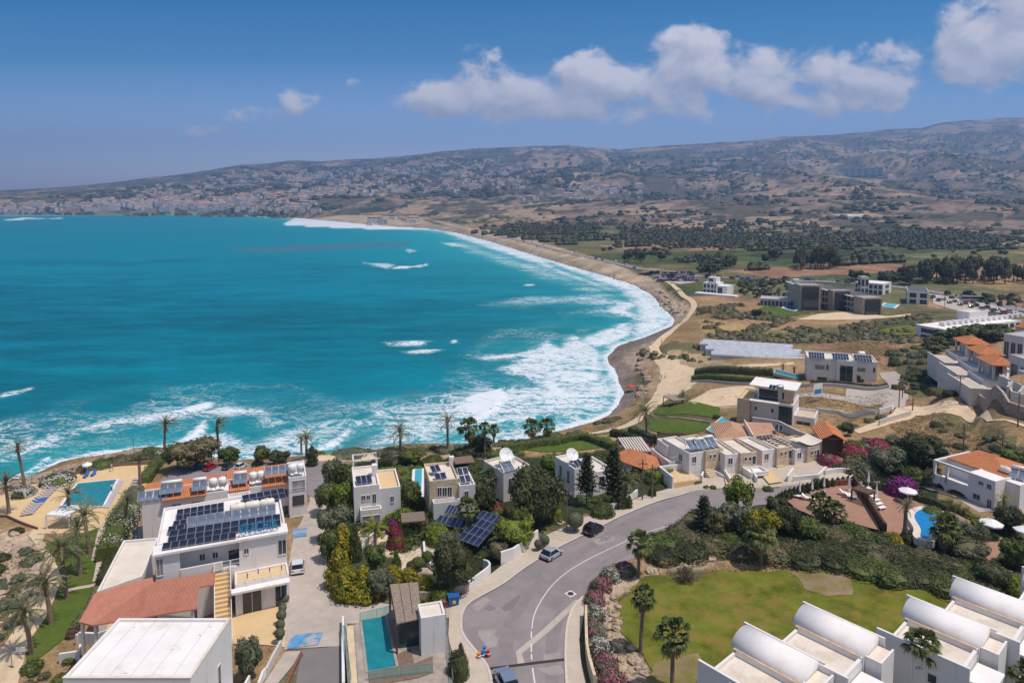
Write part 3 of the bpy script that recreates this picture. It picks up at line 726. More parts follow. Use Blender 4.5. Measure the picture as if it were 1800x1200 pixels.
# ------------------------------------------------------------------ buildings
class Bld:
    """local frame: x along the front from its left end, y back into the building, z up from the base"""
    def __init__(s, name, label, A, B, zr, depth, cat='house', group=None, base=None, span=None):
        a, b2 = P(A[0], A[1], zr), P(B[0], B[1], zr)
        s.L = (b2 - a).length if span is None else span; s.D = depth; ang = math.atan2(b2.y - a.y, b2.x - a.x)
        c = [a, b2, a + Vector((-math.sin(ang), math.cos(ang), 0)) * depth]; c.append(b2 + c[2] - a)
        z0 = min(h(q.x, q.y) for q in c) - .4 if base is None else base
        s.z0 = z0; s.H = zr - z0; s.ang = ang
        s.root = empty(name, (a.x, a.y, z0), ang, label, cat, group)
        s.M = Matrix.Translation((a.x, a.y, z0)) @ Matrix.Rotation(ang, 4, 'Z'); s.I = s.M.inverted()
        s.mb = {}
    def loc(s, px, py, axis, val):
        """where a sight line meets the local plane axis=val"""
        o = s.I @ Vector((0, 0, CZ)); d = s.I.to_3x3() @ Vector(ray(px, py)); k = 'xyz'.index(axis)
        return o + d * ((val - o[k]) / d[k])
    def part(s, nm, mat):
        key = (nm, mat)
        if key not in s.mb: s.mb[key] = MB()
        return s.mb[key]
    def block(s, x0, y0, x1, y1, z1, z0=0, wall='white_render', roof='cream_roof', par=.45, t=.22):
        W = s.part('wall' if wall in ('white_render', 'grey_wall', 'pale_wall') else 'stone_wall', wall)
        W.box(x0, y0, z0, x1, y1, z1 - par)
        if par > .05:
            W.box(x0, y0, z1 - par, x1, y0 + t, z1); W.box(x0, y1 - t, z1 - par, x1, y1, z1)
            W.box(x0, y0 + t, z1 - par, x0 + t, y1 - t, z1); W.box(x1 - t, y0 + t, z1 - par, x1, y1 - t, z1)
            s.part('roof', roof).box(x0 + t, y0 + t, z1 - par, x1 - t, y1 - t, z1 - par + .04)
        else:
            s.part('roof', roof).box(x0 - .0, y0, z1 - par, x1, y1, z1 - par + .05)
    def win(s, face, a0, a1, z0, z1, at=0, glass='window_glass', frame='white_render', nm='window', mull=1, fw=.07):
        """a framed opening on a vertical face: f/b at y=at, l/r at x=at"""
        F, G_ = MB(), MB()
        def q(mb, u0, u1, w0, w1, d0, d1):
            if face == 'f': mb.box(u0, at - d1, w0, u1, at - d0, w1)
            elif face == 'b': mb.box(u0, at + d0, w0, u1, at + d1, w1)
            elif face == 'l': mb.box(at - d1, u0, w0, at - d0, u1, w1)
            else: mb.box(at + d0, u0, w0, at + d1, u1, w1)
        q(F, a0 - fw, a0, z0 - fw, z1 + fw, -.02, .07); q(F, a1, a1 + fw, z0 - fw, z1 + fw, -.02, .07)
        q(F, a0, a1, z1, z1 + fw, -.02, .07); q(F, a0, a1, z0 - fw, z0, -.02, .10)
        for k in range(1, mull + 1):
            c = a0 + (a1 - a0) * k / (mull + 1); q(F, c - .03, c + .03, z0, z1, .02, .05)
        q(G_, a0, a1, z0, z1, -.02, .02)
        f = F.build(nm, frame, s.root); G_.build('pane', glass, f); return f
    def winpx(s, face, p0, p1, at=0, **k):
        ax = 'y' if face in 'fb' else 'x'; a = s.loc(*p0, ax, at); b2 = s.loc(*p1, ax, at)
        i = 0 if face in 'fb' else 1
        return s.win(face, min(a[i], b2[i]), max(a[i], b2[i]), min(a.z, b2.z), max(a.z, b2.z), at, **k)
    def rail(s, p, q, z, hgt=1.0, mat='metal_white', n=None, nm='railing', r=.03):
        mb = MB(); p, q = Vector((*p, z)), Vector((*q, z)); L = (q - p).length; n = n or max(2, int(L / .9))
        up = Vector((0, 0, hgt)); mb.tube(p + up, q + up, r, k=5); mb.tube(p + up * .5, q + up * .5, r * .7, k=5)
        for i in range(n + 1):
            c = p.lerp(q, i / n); mb.tube(c, c + up, r * .8, k=5)
        return mb.build(nm, mat, s.root)
    def stairs(s, x0, x1, y0, y1, z0, z1, n, mat='paving', axis='y', nm='stairs'):
        mb = MB()
        for i in range(n):
            t0, t1 = i / n, (i + 1) / n; z = z0 + (z1 - z0) * t1
            if axis == 'y': mb.box(x0, y0 + (y1 - y0) * t0, z0 - .1, x1, y0 + (y1 - y0) * t1, z) if y1 > y0 else mb.box(x0, y0 + (y1 - y0) * t1, z0 - .1, x1, y0 + (y1 - y0) * t0, z)
            else: mb.box(x0 + (x1 - x0) * t0, y0, z0 - .1, x0 + (x1 - x0) * t1, y1, z) if x1 > x0 else mb.box(x0 + (x1 - x0) * t1, y0, z0 - .1, x0 + (x1 - x0) * t0, y1, z)
        return mb.build(nm, mat, s.root)
    def hip(s, x0, y0, x1, y1, z0, rise, mat='roof_tile', over=.4, ridge=None, nm='roof'):
        x0 -= over; y0 -= over; x1 += over; y1 += over; w, d = x1 - x0, y1 - y0; k = min(w, d) / 2 if ridge is None else ridge
        if w >= d: r0, r1 = (x0 + k, (y0 + y1) / 2), (x1 - k, (y0 + y1) / 2)
        else: r0, r1 = ((x0 + x1) / 2, y0 + k), ((x0 + x1) / 2, y1 - k)
        vs = [(x0, y0, z0), (x1, y0, z0), (x1, y1, z0), (x0, y1, z0), (*r0, z0 + rise), (*r1, z0 + rise), (x0, y0, z0 - .15), (x1, y0, z0 - .15), (x1, y1, z0 - .15), (x0, y1, z0 - .15)]
        fs = [(0, 1, 5, 4), (1, 2, 5), (2, 3, 4, 5), (3, 0, 4)] if w >= d else [(0, 1, 4), (1, 2, 5, 4), (2, 3, 5), (3, 0, 4, 5)]
        mb = s.part(nm, mat); mb.add(vs, fs + [(6, 9, 8, 7), (0, 6, 7, 1), (1, 7, 8, 2), (2, 8, 9, 3), (3, 9, 6, 0)])
    def shed(s, x0, y0, x1, y1, zf, zb, mat='roof_tile', t=.18, nm='roof', along='y'):
        z = [zf, zf, zb, zb] if along == 'y' else [zf, zb, zb, zf]
        c = [(x0, y0), (x1, y0), (x1, y1), (x0, y1)]
        vs = [(*c[i], z[i]) for i in range(4)] + [(*c[i], z[i] - t) for i in range(4)]
        s.part(nm, mat).add(vs, [(0, 1, 2, 3), (7, 6, 5, 4), (0, 4, 5, 1), (1, 5, 6, 2), (2, 6, 7, 3), (3, 7, 4, 0)])
    def done(s):
        for (nm, mat), mb in s.mb.items(): mb.build(nm, mat, s.root)
        s.mb = {}
        return s
    def w(s, x, y, z): return s.M @ Vector((x, y, z))

# ------------------------------------------------------------------ roof gear
def two_mat(name, parts):
    me = bpy.data.meshes.new(name); v = []; f = []; mi = []
    for i, (mb, mat) in enumerate(parts):
        o = len(v); v += mb.v; f += [tuple(k + o for k in q) for q in mb.f]; mi += [i] * len(mb.f); me.materials.append(MATS[mat])
    me.from_pydata(v, [], f); me.update(); me.polygons.foreach_set('material_index', mi)
    return me
def panel_mesh(w, d, cell):
    a, c = MB(), MB(); e = .035
    c.box(-w / 2 + e, -d / 2 + e, .012, w / 2 - e, d / 2 - e, .045)
    a.box(-w / 2, -d / 2, 0, -w / 2 + e, d / 2, .05); a.box(w / 2 - e, -d / 2, 0, w / 2, d / 2, .05); a.box(-w / 2 + e, -d / 2, 0, w / 2 - e, -d / 2 + e, .05); a.box(-w / 2 + e, d / 2 - e, 0, w / 2 - e, d / 2, .05)
    return two_mat('panel', [(a, 'metal_grey'), (c, cell)])
PANELS = {}
def solar(A, B, z, ncol, nrow, label, rise=.35, depth=1.7, cell='solar_dark', ang=None, group=None, gap=.04, tilt=None):
    """rows of panels whose front edge runs from A to B (photo points at height z)"""
    a, b2 = P(*A, z), P(*B, z); L = (b2 - a).length; rz = math.atan2(b2.y - a.y, b2.x - a.x) if ang is None else ang
    w = L / ncol; key = (round(w, 2), round(depth, 2), cell)
    if key not in PANELS: PANELS[key] = panel_mesh(w - gap, depth - gap, cell)
    r = empty('solar_array', a, rz, label, 'solar panels', group)
    tl = math.asin(min(.9, rise / (depth * nrow))) if tilt is None else tilt
    fr = MB()
    for k in range(ncol):
        for j in range(nrow):
            o = bpy.data.objects.new('panel', PANELS[key]); COL.objects.link(o); o.parent = r
            dd = (j + .5) * depth
            o.location = ((k + .5) * w, dd * math.cos(tl), .12 + dd * math.sin(tl)); o.rotation_euler = (tl, 0, 0)
    D_ = nrow * depth
    for k in range(ncol + 1):
        x = min(L - .05, max(.05, k * w)); zt = D_ * math.sin(tl)
        fr.box(x - .025, .05, -.05, x + .025, .10, .10); fr.tube((x, D_ * math.cos(tl) - .1, -.05), (x, D_ * math.cos(tl) - .1, zt + .05), .025, k=4)
        fr.tube((x, .05, .07), (x, D_ * math.cos(tl) - .05, zt + .06), .02, k=4)
    fr.build('support', 'metal_grey', r)
    return r
def tank(p, rz, label, horiz=True, ln=1.5, rad=.5, mat='white_plastic', group=None):
    r = empty('water_tank', p, rz, label, 'water tank', group)
    b = MB(); k = 14
    if horiz:
        prof = [(-ln / 2, 0), (-ln / 2, rad * .55), (-ln / 2 + .1, rad * .85), (-ln / 2 + .25, rad), (ln / 2 - .25, rad), (ln / 2 - .1, rad * .85), (ln / 2, rad * .55), (ln / 2, 0)]
        vs = [(x, q * math.cos(2 * math.pi * i / k), rad + .3 + q * math.sin(2 * math.pi * i / k)) for x, q in prof for i in range(k)]
        top = rad * 2 + .3
    else:
        prof = [(.25, 0), (.25, rad), (ln, rad), (ln + .12, rad * .8), (ln + .2, rad * .3), (ln + .2, 0)]
        vs = [(q * math.cos(2 * math.pi * i / k), q * math.sin(2 * math.pi * i / k), z) for z, q in prof for i in range(k)]
        top = ln + .2
    n_ = len(prof); b.add(vs, [(j * k + i, j * k + (i + 1) % k, (j + 1) * k + (i + 1) % k, (j + 1) * k + i) for j in range(n_ - 1) for i in range(k)])
    b.build('tank_body', mat, r, True)
    c = MB(); c.tube((0, 0, top - .03), (0, 0, top + .08), .16, k=10); c.build('lid', mat, r)
    s_ = MB()
    for x in (-ln * .3, ln * .3) if horiz else (-.3, .3):
        s_.box(x - .05, -rad * .7, 0, x + .05, rad * .7, .42 if horiz else .25)
    s_.build('stand', 'metal_grey', r)
    return r
def heater(p, rz, label, n=2, group=None, cell='collector'):
    """tilted collectors with a horizontal cylinder behind them"""
    r = empty('solar_heater', p, rz, label, 'solar heater', group)
    key = ('coll', cell)
    if key not in PANELS: PANELS[key] = panel_mesh(1.0, 1.9, cell)
    for k in range(n):
        o = bpy.data.objects.new('collector', PANELS[key]); COL.objects.link(o); o.parent = r; o.location = ((k - (n - 1) / 2) * 1.08, .8, .55); o.rotation_euler = (R(26), 0, 0)
    s_ = MB()
    for x in (-.54 * n, .54 * n): s_.tube((x, .1, 0), (x, .1, .2), .03, k=4); s_.tube((x, 1.5, 0), (x, 1.5, 1.25), .03, k=4); s_.tube((x, .1, .12), (x, 1.5, 1.2), .03, k=4)
    s_.build('stand', 'metal_grey', r)
    if n > 3: return r
    t = MB(); t.tube((-.5 * n, 1.75, 1.3), (.5 * n, 1.75, 1.3), .28, k=12); t.build('cylinder', 'white_plastic', r, True)
    return r
def dish(p, rz, elev, rad, label, mat='white_plastic'):
    r = empty('satellite_dish', p, rz, label, 'satellite dish')
    d = MB(); k = 28; ax = Vector((0, -math.cos(elev), math.sin(elev))); u = Vector((1, 0, 0)); v = ax.cross(u); c0 = Vector((0, 0, rad * 1.15))
    rings = 6
    for side, off in ((0, 0), (1, -.06)):
        base = len(d.v)
        for j in range(rings + 1):
            q = rad * j / rings
            for i in range(k):
                t = 2 * math.pi * i / k; d.v.append(tuple(c0 + (u * math.cos(t) + v * math.sin(t)) * q + ax * (q * q * .23 / rad + off)))
        for j in range(rings):
            for i in range(k):
                f = (base + j * k + i, base + j * k + (i + 1) % k, base + (j + 1) * k + (i + 1) % k, base + (j + 1) * k + i); d.f.append(f if side == 0 else f[::-1])
    d.build('reflector', mat, r, True)
    f = MB(); tip = c0 + ax * rad * .85
    for t in (.5, 2.6, 4.7): f.tube(c0 + (u * math.cos(t) + v * math.sin(t)) * rad * .95 + ax * rad * .2, tip, .02, k=4)
    f.tube(tip - ax * .1, tip + ax * .12, .09, k=8); f.build('feed_arm', 'metal_grey', r)
    s_ = MB(); s_.tube((0, .15, 0), (0, .12, rad * 1.1), .09, .07, k=8); s_.box(-.35, -.2, 0, .35, .5, .06); s_.build('mast', 'metal_grey', r)
    return r
# ------------------------------------------------------------------ vegetation kit
leafmat('leaf_green', (.034, .050, .015), (.088, .118, .028), (.185, .205, .055))
leafmat('leaf_dark', (.026, .036, .014), (.058, .070, .026), (.125, .128, .052))
leafmat('leaf_olive', (0.064, 0.078, 0.043), (0.135, 0.149, 0.085), (0.234, 0.234, 0.149))
leafmat('leaf_bright', (0.050, 0.085, 0.014), (0.135, 0.185, 0.023), (0.270, 0.291, 0.043))
leafmat('leaf_gold', (0.071, 0.085, 0.014), (0.241, 0.220, 0.017), (0.483, 0.355, 0.028))
leafmat('leaf_scrub', (0.057, 0.060, 0.031), (0.135, 0.128, 0.064), (0.270, 0.213, 0.114))
leafmat('leaf_dry', (0.170, 0.121, 0.057), (0.355, 0.256, 0.121), (0.568, 0.412, 0.213))
leafmat('leaf_brown', (0.071, 0.050, 0.040), (0.170, 0.121, 0.085), (0.284, 0.199, 0.142))
leafmat('frond_date', (.070, .080, .032), (.165, .165, .075), (.32, .29, .16), .25)
leafmat('frond_fan', (.045, .065, .018), (.110, .135, .038), (.23, .24, .085), .25)
leafmat('leaf_lawn', (.10, .10, .016), (.17, .15, .025), (.26, .20, .055), .2)
leafmat('frond_yellow', (0.114, 0.128, 0.017), (0.256, 0.256, 0.028), (0.426, 0.369, 0.057), .2)
leafmat('flower_pink', (.22, .06, .09), (.42, .14, .19), (.62, .30, .36), .2)
leafmat('flower_white', (.42, .38, .36), (.62, .58, .55), (.78, .74, .72), .2)
leafmat('flower_magenta', (.14, .005, .12), (.30, .012, .26), (.46, .03, .40), .2)
leafmat('flower_red', (.18, .01, .04), (.36, .02, .08), (.52, .07, .16), .2)
leafmat('far_leaf', (.044, .052, .027), (.082, .090, .046), (.135, .132, .070))

def blob_leaves(mb, c, r, n, size, rg, asp=.6, core=.8, zs=1.0, up=.25):
    if core: mb.ball(c, r * core, r * core, r * core * zs, 8, 5, .16, rg)
    for _ in range(n):
        d = Vector((rg.gauss(0, 1), rg.gauss(0, 1), rg.gauss(0, 1)))
        if d.length < 1e-3: continue
        d.normalize()
        q = r * rg.uniform(.80, 1.14)
        p = (c[0] + d.x * q, c[1] + d.y * q, c[2] + d.z * q * zs)
        nn = d + Vector((rg.uniform(-.6, .6), rg.uniform(-.6, .6), rg.uniform(-.3, .6) + up))
        mb.leaf(p, nn, size * rg.uniform(.6, 1.35), rg, asp)
CR = {}
def crown(kind, lod=0, seed=0):
    key = (kind, lod, seed)
    if key in CR: return CR[key]
    rg = random.Random(hash_(kind) + seed * 77 + lod); mb = MB()
    L = (1, .28, .1)[lod]; S = (1, 1.75, 2.6)[lod]
    if kind in ('round', 'pine', 'loose'):
        nb = {'round': 16, 'pine': 22, 'loose': 13}[kind]
        if lod == 2: nb = 5
        for i in range(nb):
            t = i * 2.399 + rg.uniform(-.3, .3); z = rg.uniform(-.75, .85); q = math.sqrt(max(.05, 1 - z * z)) * rg.uniform(.45, .74)
            r = rg.uniform(.26, .44) * (1.0 if kind != 'loose' else .82)
            c = (q * math.cos(t), q * math.sin(t), .5 + z * .38 * (1 if kind != 'pine' else .95))
            blob_leaves(mb, c, r, int(125 * L * (1.5 if kind == 'pine' else 1)), (.075 if kind != 'pine' else .062) * S, rg, .6, .78 if kind != 'loose' else .55, .72)
        if kind != 'loose': mb.ball((0, 0, .5), .62, .62, .36, 10, 6, .1, rg)
    elif kind == 'bush':
        nb = 12 if lod < 2 else 4
        for i in range(nb):
            t = i * 2.399; q = rg.uniform(.1, .66); r = rg.uniform(.30, .46)
            blob_leaves(mb, (q * math.cos(t), q * math.sin(t), .42 * (1 - q * .5) + rg.uniform(-.05, .1)), r, int(150 * L), .062 * S, rg, .55, .8, .85)
        mb.ball((0, 0, .2), .8, .8, .45, 10, 5, .1, rg); [mb.leaf((.9 * math.cos(a), .9 * math.sin(a), rg.uniform(0, .3)), (math.cos(a), math.sin(a), rg.uniform(0, 1)), .07 * S, rg) for a in [rg.uniform(0, 6.28) for _ in range(int(260 * L))]]
    elif kind == 'ball':
        mb.ball((0, 0, .5), .90, .90, .45, 14, 9, .04, rg)
        for _ in range(int(1500 * L)):
            d = Vector((rg.gauss(0, 1), rg.gauss(0, 1), rg.gauss(0, 1))).normalized()
            mb.leaf((d.x * .95, d.y * .95, .5 + d.z * .475), d + Vector((rg.uniform(-.5, .5), rg.uniform(-.5, .5), rg.uniform(-.2, .5))), .055 * S, rg)
    elif kind == 'cone':
        for i in range(26 if lod < 2 else 8):
            z = (i + .5) / 26 if lod < 2 else (i + .5) / 8; t = i * 2.399; env = (1 - z) ** .75 * .8 + .05; q = env * rg.uniform(.2, .72); r = .16 + .22 * (1 - z)
            blob_leaves(mb, (q * math.cos(t), q * math.sin(t), .06 + z * .88), r, int(75 * L), .07 * S, rg, .5, .7, .75, up=.6)
        mb.add([(.55 * math.cos(k * .785), .55 * math.sin(k * .785), .04) for k in range(8)] + [(0, 0, .95)], [(k, (k + 1) % 8, 8) for k in range(8)])
    elif kind == 'column':
        for i in range(18 if lod < 2 else 6):
            z = (i + .5) / (18 if lod < 2 else 6); env = min(1, 3.2 * (1 - z) + .12) * .62; t = i * 2.399
            blob_leaves(mb, (env * .45 * math.cos(t), env * .45 * math.sin(t), z * .95), env * .75, int(75 * L), .10 * S, rg, .4, .8, .18, up=.9)
        mb.add([(.55 * math.cos(k * .785), .55 * math.sin(k * .785), 0) for k in range(8)] + [(.45 * math.cos(k * .785), .45 * math.sin(k * .785), .65) for k in range(8)] + [(0, 0, .97)],
               [(k, (k + 1) % 8, 8 + (k + 1) % 8, 8 + k) for k in range(8)] + [(8 + k, 8 + (k + 1) % 8, 16) for k in range(8)])
    elif kind == 'whorl':
        nw = 15
        for i in range(nw):
            z = .05 + .92 * i / nw; q = (1 - z) ** .7 * .95 + .06; k = 7
            for j in range(k):
                t = 6.283 * j / k + i * .45 + rg.uniform(-.12, .12); qq = q * rg.uniform(.72, 1.1)
                for s_ in range(9):
                    e = (s_ + 1) / 9; c = (math.cos(t) * qq * e, math.sin(t) * qq * e, z + .05 * e * e - .012)
                    for _ in range(3): mb.leaf((c[0] + rg.uniform(-.06, .06), c[1] + rg.uniform(-.06, .06), c[2] + rg.uniform(-.008, .018)), (rg.uniform(-.5, .5), rg.uniform(-.5, .5), 1), .085 * (1.2 - .5 * e), rg, .55)
    elif kind == 'sparse':
        for i in range(150):
            d = Vector((rg.gauss(0, 1), rg.gauss(0, 1), abs(rg.gauss(0, 1)))).normalized(); q = rg.uniform(.5, 1)
            p = Vector((d.x * q * .95, d.y * q * .95, d.z * q * .95))
            mb.tube((0, 0, 0), p, .012, .005, 3, False)
            for _ in range(9): mb.leaf(p + Vector((rg.uniform(-.14, .14), rg.uniform(-.14, .14), rg.uniform(-.1, .1))), (rg.uniform(-1, 1), rg.uniform(-1, 1), .8), .055, rg, .5)
    CR[key] = mb
    return mb
def hash_(s): return sum(ord(c) * (i + 3) for i, c in enumerate(s))
CM = {}
def crown_mesh(kind, mat, lod=0, seed=0):
    key = (kind, mat, lod, seed)
    if key not in CM: CM[key] = crown(kind, lod, seed).mesh('crown', mat)
    return CM[key]
TR = {}
def trunk_mesh(kind, seed=0):
    key = (kind, seed)
    if key not in TR:
        rg = random.Random(seed + 5); mb = MB()
        mb.path([(0, 0, -.08), (.03, .01, .35), (-.02, .03, .7), (.02, 0, 1.0)], [.12, .085, .07, .06], 8)
        if kind == 'limbs':
            for k in range(5):
                t = k * 1.256 + rg.uniform(-.3, .3); mb.path([(0, 0, .62 + .06 * k), (.22 * math.cos(t), .22 * math.sin(t), .95), (.42 * math.cos(t), .42 * math.sin(t), 1.3)], [.055, .04, .02], 6)
        TR[key] = mb.mesh('trunk', 'trunk_bark', True)
    return TR[key]
FL = {}
def flower_mesh(kind, mat, frac, seed=0):
    key = (kind, mat, frac, seed)
    if key not in FL:
        rg = random.Random(seed + 91); mb = MB(); src = crown(kind, 0, seed)
        q = [f for f in src.f if len(f) == 4]
        vs = src.v
        fs = [f for f in q if (Vector(vs[f[0]]) - Vector(vs[f[2]])).length < .35]
        for f in fs:
            c = sum((Vector(vs[i]) for i in f), Vector()) / 4
            if fbm(np.array([c.x * 2.2 + c.z * 1.3 + seed]), np.array([c.y * 2.2 - c.z]), 3)[0] > 1 - frac and rg.random() < .75:
                d = Vector((c.x, c.y, c.z - .3)).normalized()
                mb.leaf(c + d * .035, d + Vector((rg.uniform(-.5, .5), rg.uniform(-.5, .5), rg.uniform(0, .8))), .06, rg, .9)
        FL[key] = mb.mesh('blossom', mat)
    return FL[key]
NTREE = 0
def tree(bx, by, ty, wpx, kind, mat, label, cat='tree', group=None, lod=0, name='tree', trunk=.3, lean=0, flower=None, base=None, world=None, hgt=None, wid=None, yscale=1.0):
    """a tree standing at a ground point of the photo, its top at row ty, wpx wide"""
    global NTREE; NTREE += 1
    g = G(bx, by) if world is None else Vector(world)
    if base is not None: g = P(bx, by, base)
    d = g.y
    hh = (by - ty) * d / FPX if hgt is None else hgt
    rw = wpx * d / FPX / 2 if wid is None else wid
    rz = rng.uniform(0, 6.28); seed = NTREE % 3
    if lod == 2 and trunk == 0:
        o = bpy.data.objects.new(name, crown_mesh(kind, mat, 2, seed)); COL.objects.link(o); o.location = g - Vector((0, 0, .15)); o.rotation_euler = (0, 0, rz); o.scale = (rw, rw * yscale, hh)
        return tag(o, label, cat, group)
    r = empty(name, g, rz, label, cat, group)
    ch = hh * (1 - trunk * .8)
    inst('crown', crown_mesh(kind, mat, lod, seed), r, (0, 0, hh - ch), 0, (rw, rw * yscale, ch))
    if trunk > 0:
        tt = hh * trunk + ch * .35 if kind not in ('whorl',) else hh * .97
        inst('trunk', trunk_mesh('limbs' if kind in ('round', 'loose', 'pine') else 'plain', seed), r, (0, 0, 0), 0, (min(rw * .9, hh * .3), min(rw * .9, hh * .3), tt) if kind != 'whorl' else (hh * .10, hh * .10, tt))
    if flower:
        inst('blossom', flower_mesh(kind, flower[0], flower[1], seed), r, (0, 0, hh - ch), 0, (rw, rw * yscale, ch))
    return r

# ---- palms
def pinnate(mb, p0, yaw, pitch, L, droop, rg, n=15, wid=.42):
    """one feather frond: a drooping rib with leaflets on both sides"""
    pts = []; p = Vector(p0); a = pitch; st = L / n
    for i in range(n + 1):
        pts.append(p.copy()); a -= droop / n * (0.5 + 1.2 * i / n)
        p = p + Vector((math.cos(yaw) * math.cos(a), math.sin(yaw) * math.cos(a), math.sin(a))) * st
    side = Vector((-math.sin(yaw), math.cos(yaw), 0))
    for i in range(1, n):
        t = i / n; w = wid * math.sin(math.pi * min(1, t * .9 + .1)) ** .6 * rg.uniform(.8, 1.15); d = (pts[i + 1] - pts[i - 1]).normalized(); up = side.cross(d)
        for s_ in (-1, 1):
            b = pts[i]; tip = b + (side * s_ * .85 + d * .55 - up * (.12 + .25 * t)) * w - Vector((0, 0, .06)); q = d * st * .36
            mb.add([b - q, b + q, tip], [(0, 1, 2)])
    for i in range(n):
        up = Vector((0, 0, .018)); mb.add([pts[i] - side * .02, pts[i] + side * .02, pts[i + 1] + side * .012, pts[i + 1] - side * .012], [(0, 1, 2, 3)])
def fan(mb, p0, yaw, pitch, L, rg, rad=.75, n=11, droop=.5):
    """one fan leaf on a stalk"""
    d = Vector((math.cos(yaw) * math.cos(pitch), math.sin(yaw) * math.cos(pitch), math.sin(pitch))); p = Vector(p0); e = p + d * L
    side = Vector((-math.sin(yaw), math.cos(yaw), 0)); up = side.cross(d)
    mb.add([p - side * .03, p + side * .03, e + side * .015, e - side * .015], [(0, 1, 2, 3)])
    for k in range(n):
        t = -1.25 + 2.5 * k / (n - 1); q = d * math.cos(t) + side * math.sin(t); w = rad * (.75 + .25 * math.cos(t)) * rg.uniform(.85, 1.1)
        mid = e + q * w * .6; tip = e + q * w - Vector((0, 0, droop * w * rg.uniform(.4, 1))); s2 = (side * math.cos(t) - d * math.sin(t)) * .075
        mb.add([e, mid + s2, tip, mid - s2], [(0, 1, 2, 3)])
PALM = {}
def palm_meshes(kind, seed):
    key = (kind, seed)
    if key in PALM: return PALM[key]
    rg = random.Random(seed * 13 + hash_(kind)); c = MB(); dry = MB()
    if kind in ('date', 'wind', 'tuft', 'yellow'):
        nf = {'date': 32, 'wind': 30, 'tuft': 22, 'yellow': 22}[kind]
        for i in range(nf):
            t = i / nf; yaw = i * 2.399 + rg.uniform(-.2, .2)
            if kind == 'wind':      # blown to one side
                yaw = yaw if rg.random() < .35 else rg.gauss(.1, .8); pitch = rg.uniform(.35, 1.35); dr = rg.uniform(.7, 1.5)
            elif kind == 'tuft': pitch = rg.uniform(.75, 1.5); dr = rg.uniform(.3, .9)
            else: pitch = 1.4 - 1.75 * t + rg.uniform(-.15, .15); dr = 1.15 + rg.uniform(-.2, .4)
            pinnate(c, (0, 0, rg.uniform(-.15, .15)), yaw, pitch, rg.uniform(.85, 1.1), dr, rg, 17, .145)
        for i in range(9): pinnate(dry, (0, 0, -.1), i * .71, -.7 + rg.uniform(-.2, .2), .45, .8, rg, 8, .1)
    else:
        for i in range(30):
            t = i / 30; fan(c, (0, 0, rg.uniform(-.1, .1)), i * 2.399, 1.35 - 1.85 * t + rg.uniform(-.2, .2), rg.uniform(.46, .72), rg, .47, 11, .4 + .5 * t)
        for i in range(18): fan(dry, (0, 0, -.15 - .02 * i), i * 2.399, -1.0 + rg.uniform(-.25, .15), rg.uniform(.25, .42), rg, .42, 7, .6)
    mt = {'date': 'frond_date', 'wind': 'frond_date', 'tuft': 'frond_date', 'yellow': 'frond_yellow'}.get(kind, 'frond_fan')
    PALM[key] = (c.mesh('crown', mt), dry.mesh('dead_fronds', 'dead_frond')); return PALM[key]
def palm(bx, by, cy, wpx, kind, label, group=None, lean=0, world=None, cyo=0, trunk_r=None):
    """a palm standing at (bx, by); cy is the row where its fronds spring from the trunk, wpx the spread"""
    global NTREE; NTREE += 1
    g = G(bx, by) if world is None else Vector(world); d = g.y; hh = (by - cy) * d / FPX; sp = wpx * d / FPX / 2; rg = random.Random(NTREE)
    r = empty('palm_tree', g, 0, label, 'palm tree', group)
    ln = lean * d / FPX; tr = MB(); tr_r = trunk_r or (.24 if kind in ('date', 'wind', 'tuft') else .18)
    pts, rad = [], []
    for i in range(9):
        t = i / 8; pts.append((ln * (t ** 1.5), 0, -.3 + (hh + .3) * t)); rad.append(tr_r * (1.25 - .35 * t + (.35 if t > .93 else 0) + (.35 * (1 - t * 8) if t < .125 else 0)))
    tr.path(pts, rad, 9)
    for i in range(int(hh * 5)):     # leaf-base scars ring the stem
        t = (i + .5) / int(hh * 5); x = ln * t ** 1.5; q = tr_r * (1.25 - .35 * t) + .02
        tr.tube((x, 0, hh * t - .05), (x, 0, hh * t + .05), q, q * .93, 8, True)
    tr.build('trunk', 'palm_bark', r, False)
    a, c = palm_meshes(kind, NTREE % 3)
    rz = rg.uniform(0, 6.28) if kind != 'wind' else rg.uniform(-.3, .3)
    inst('crown', a, r, (ln, 0, hh), rz, sp); inst('dead_fronds', c, r, (ln, 0, hh - .05), rz, sp * .9)
    return r

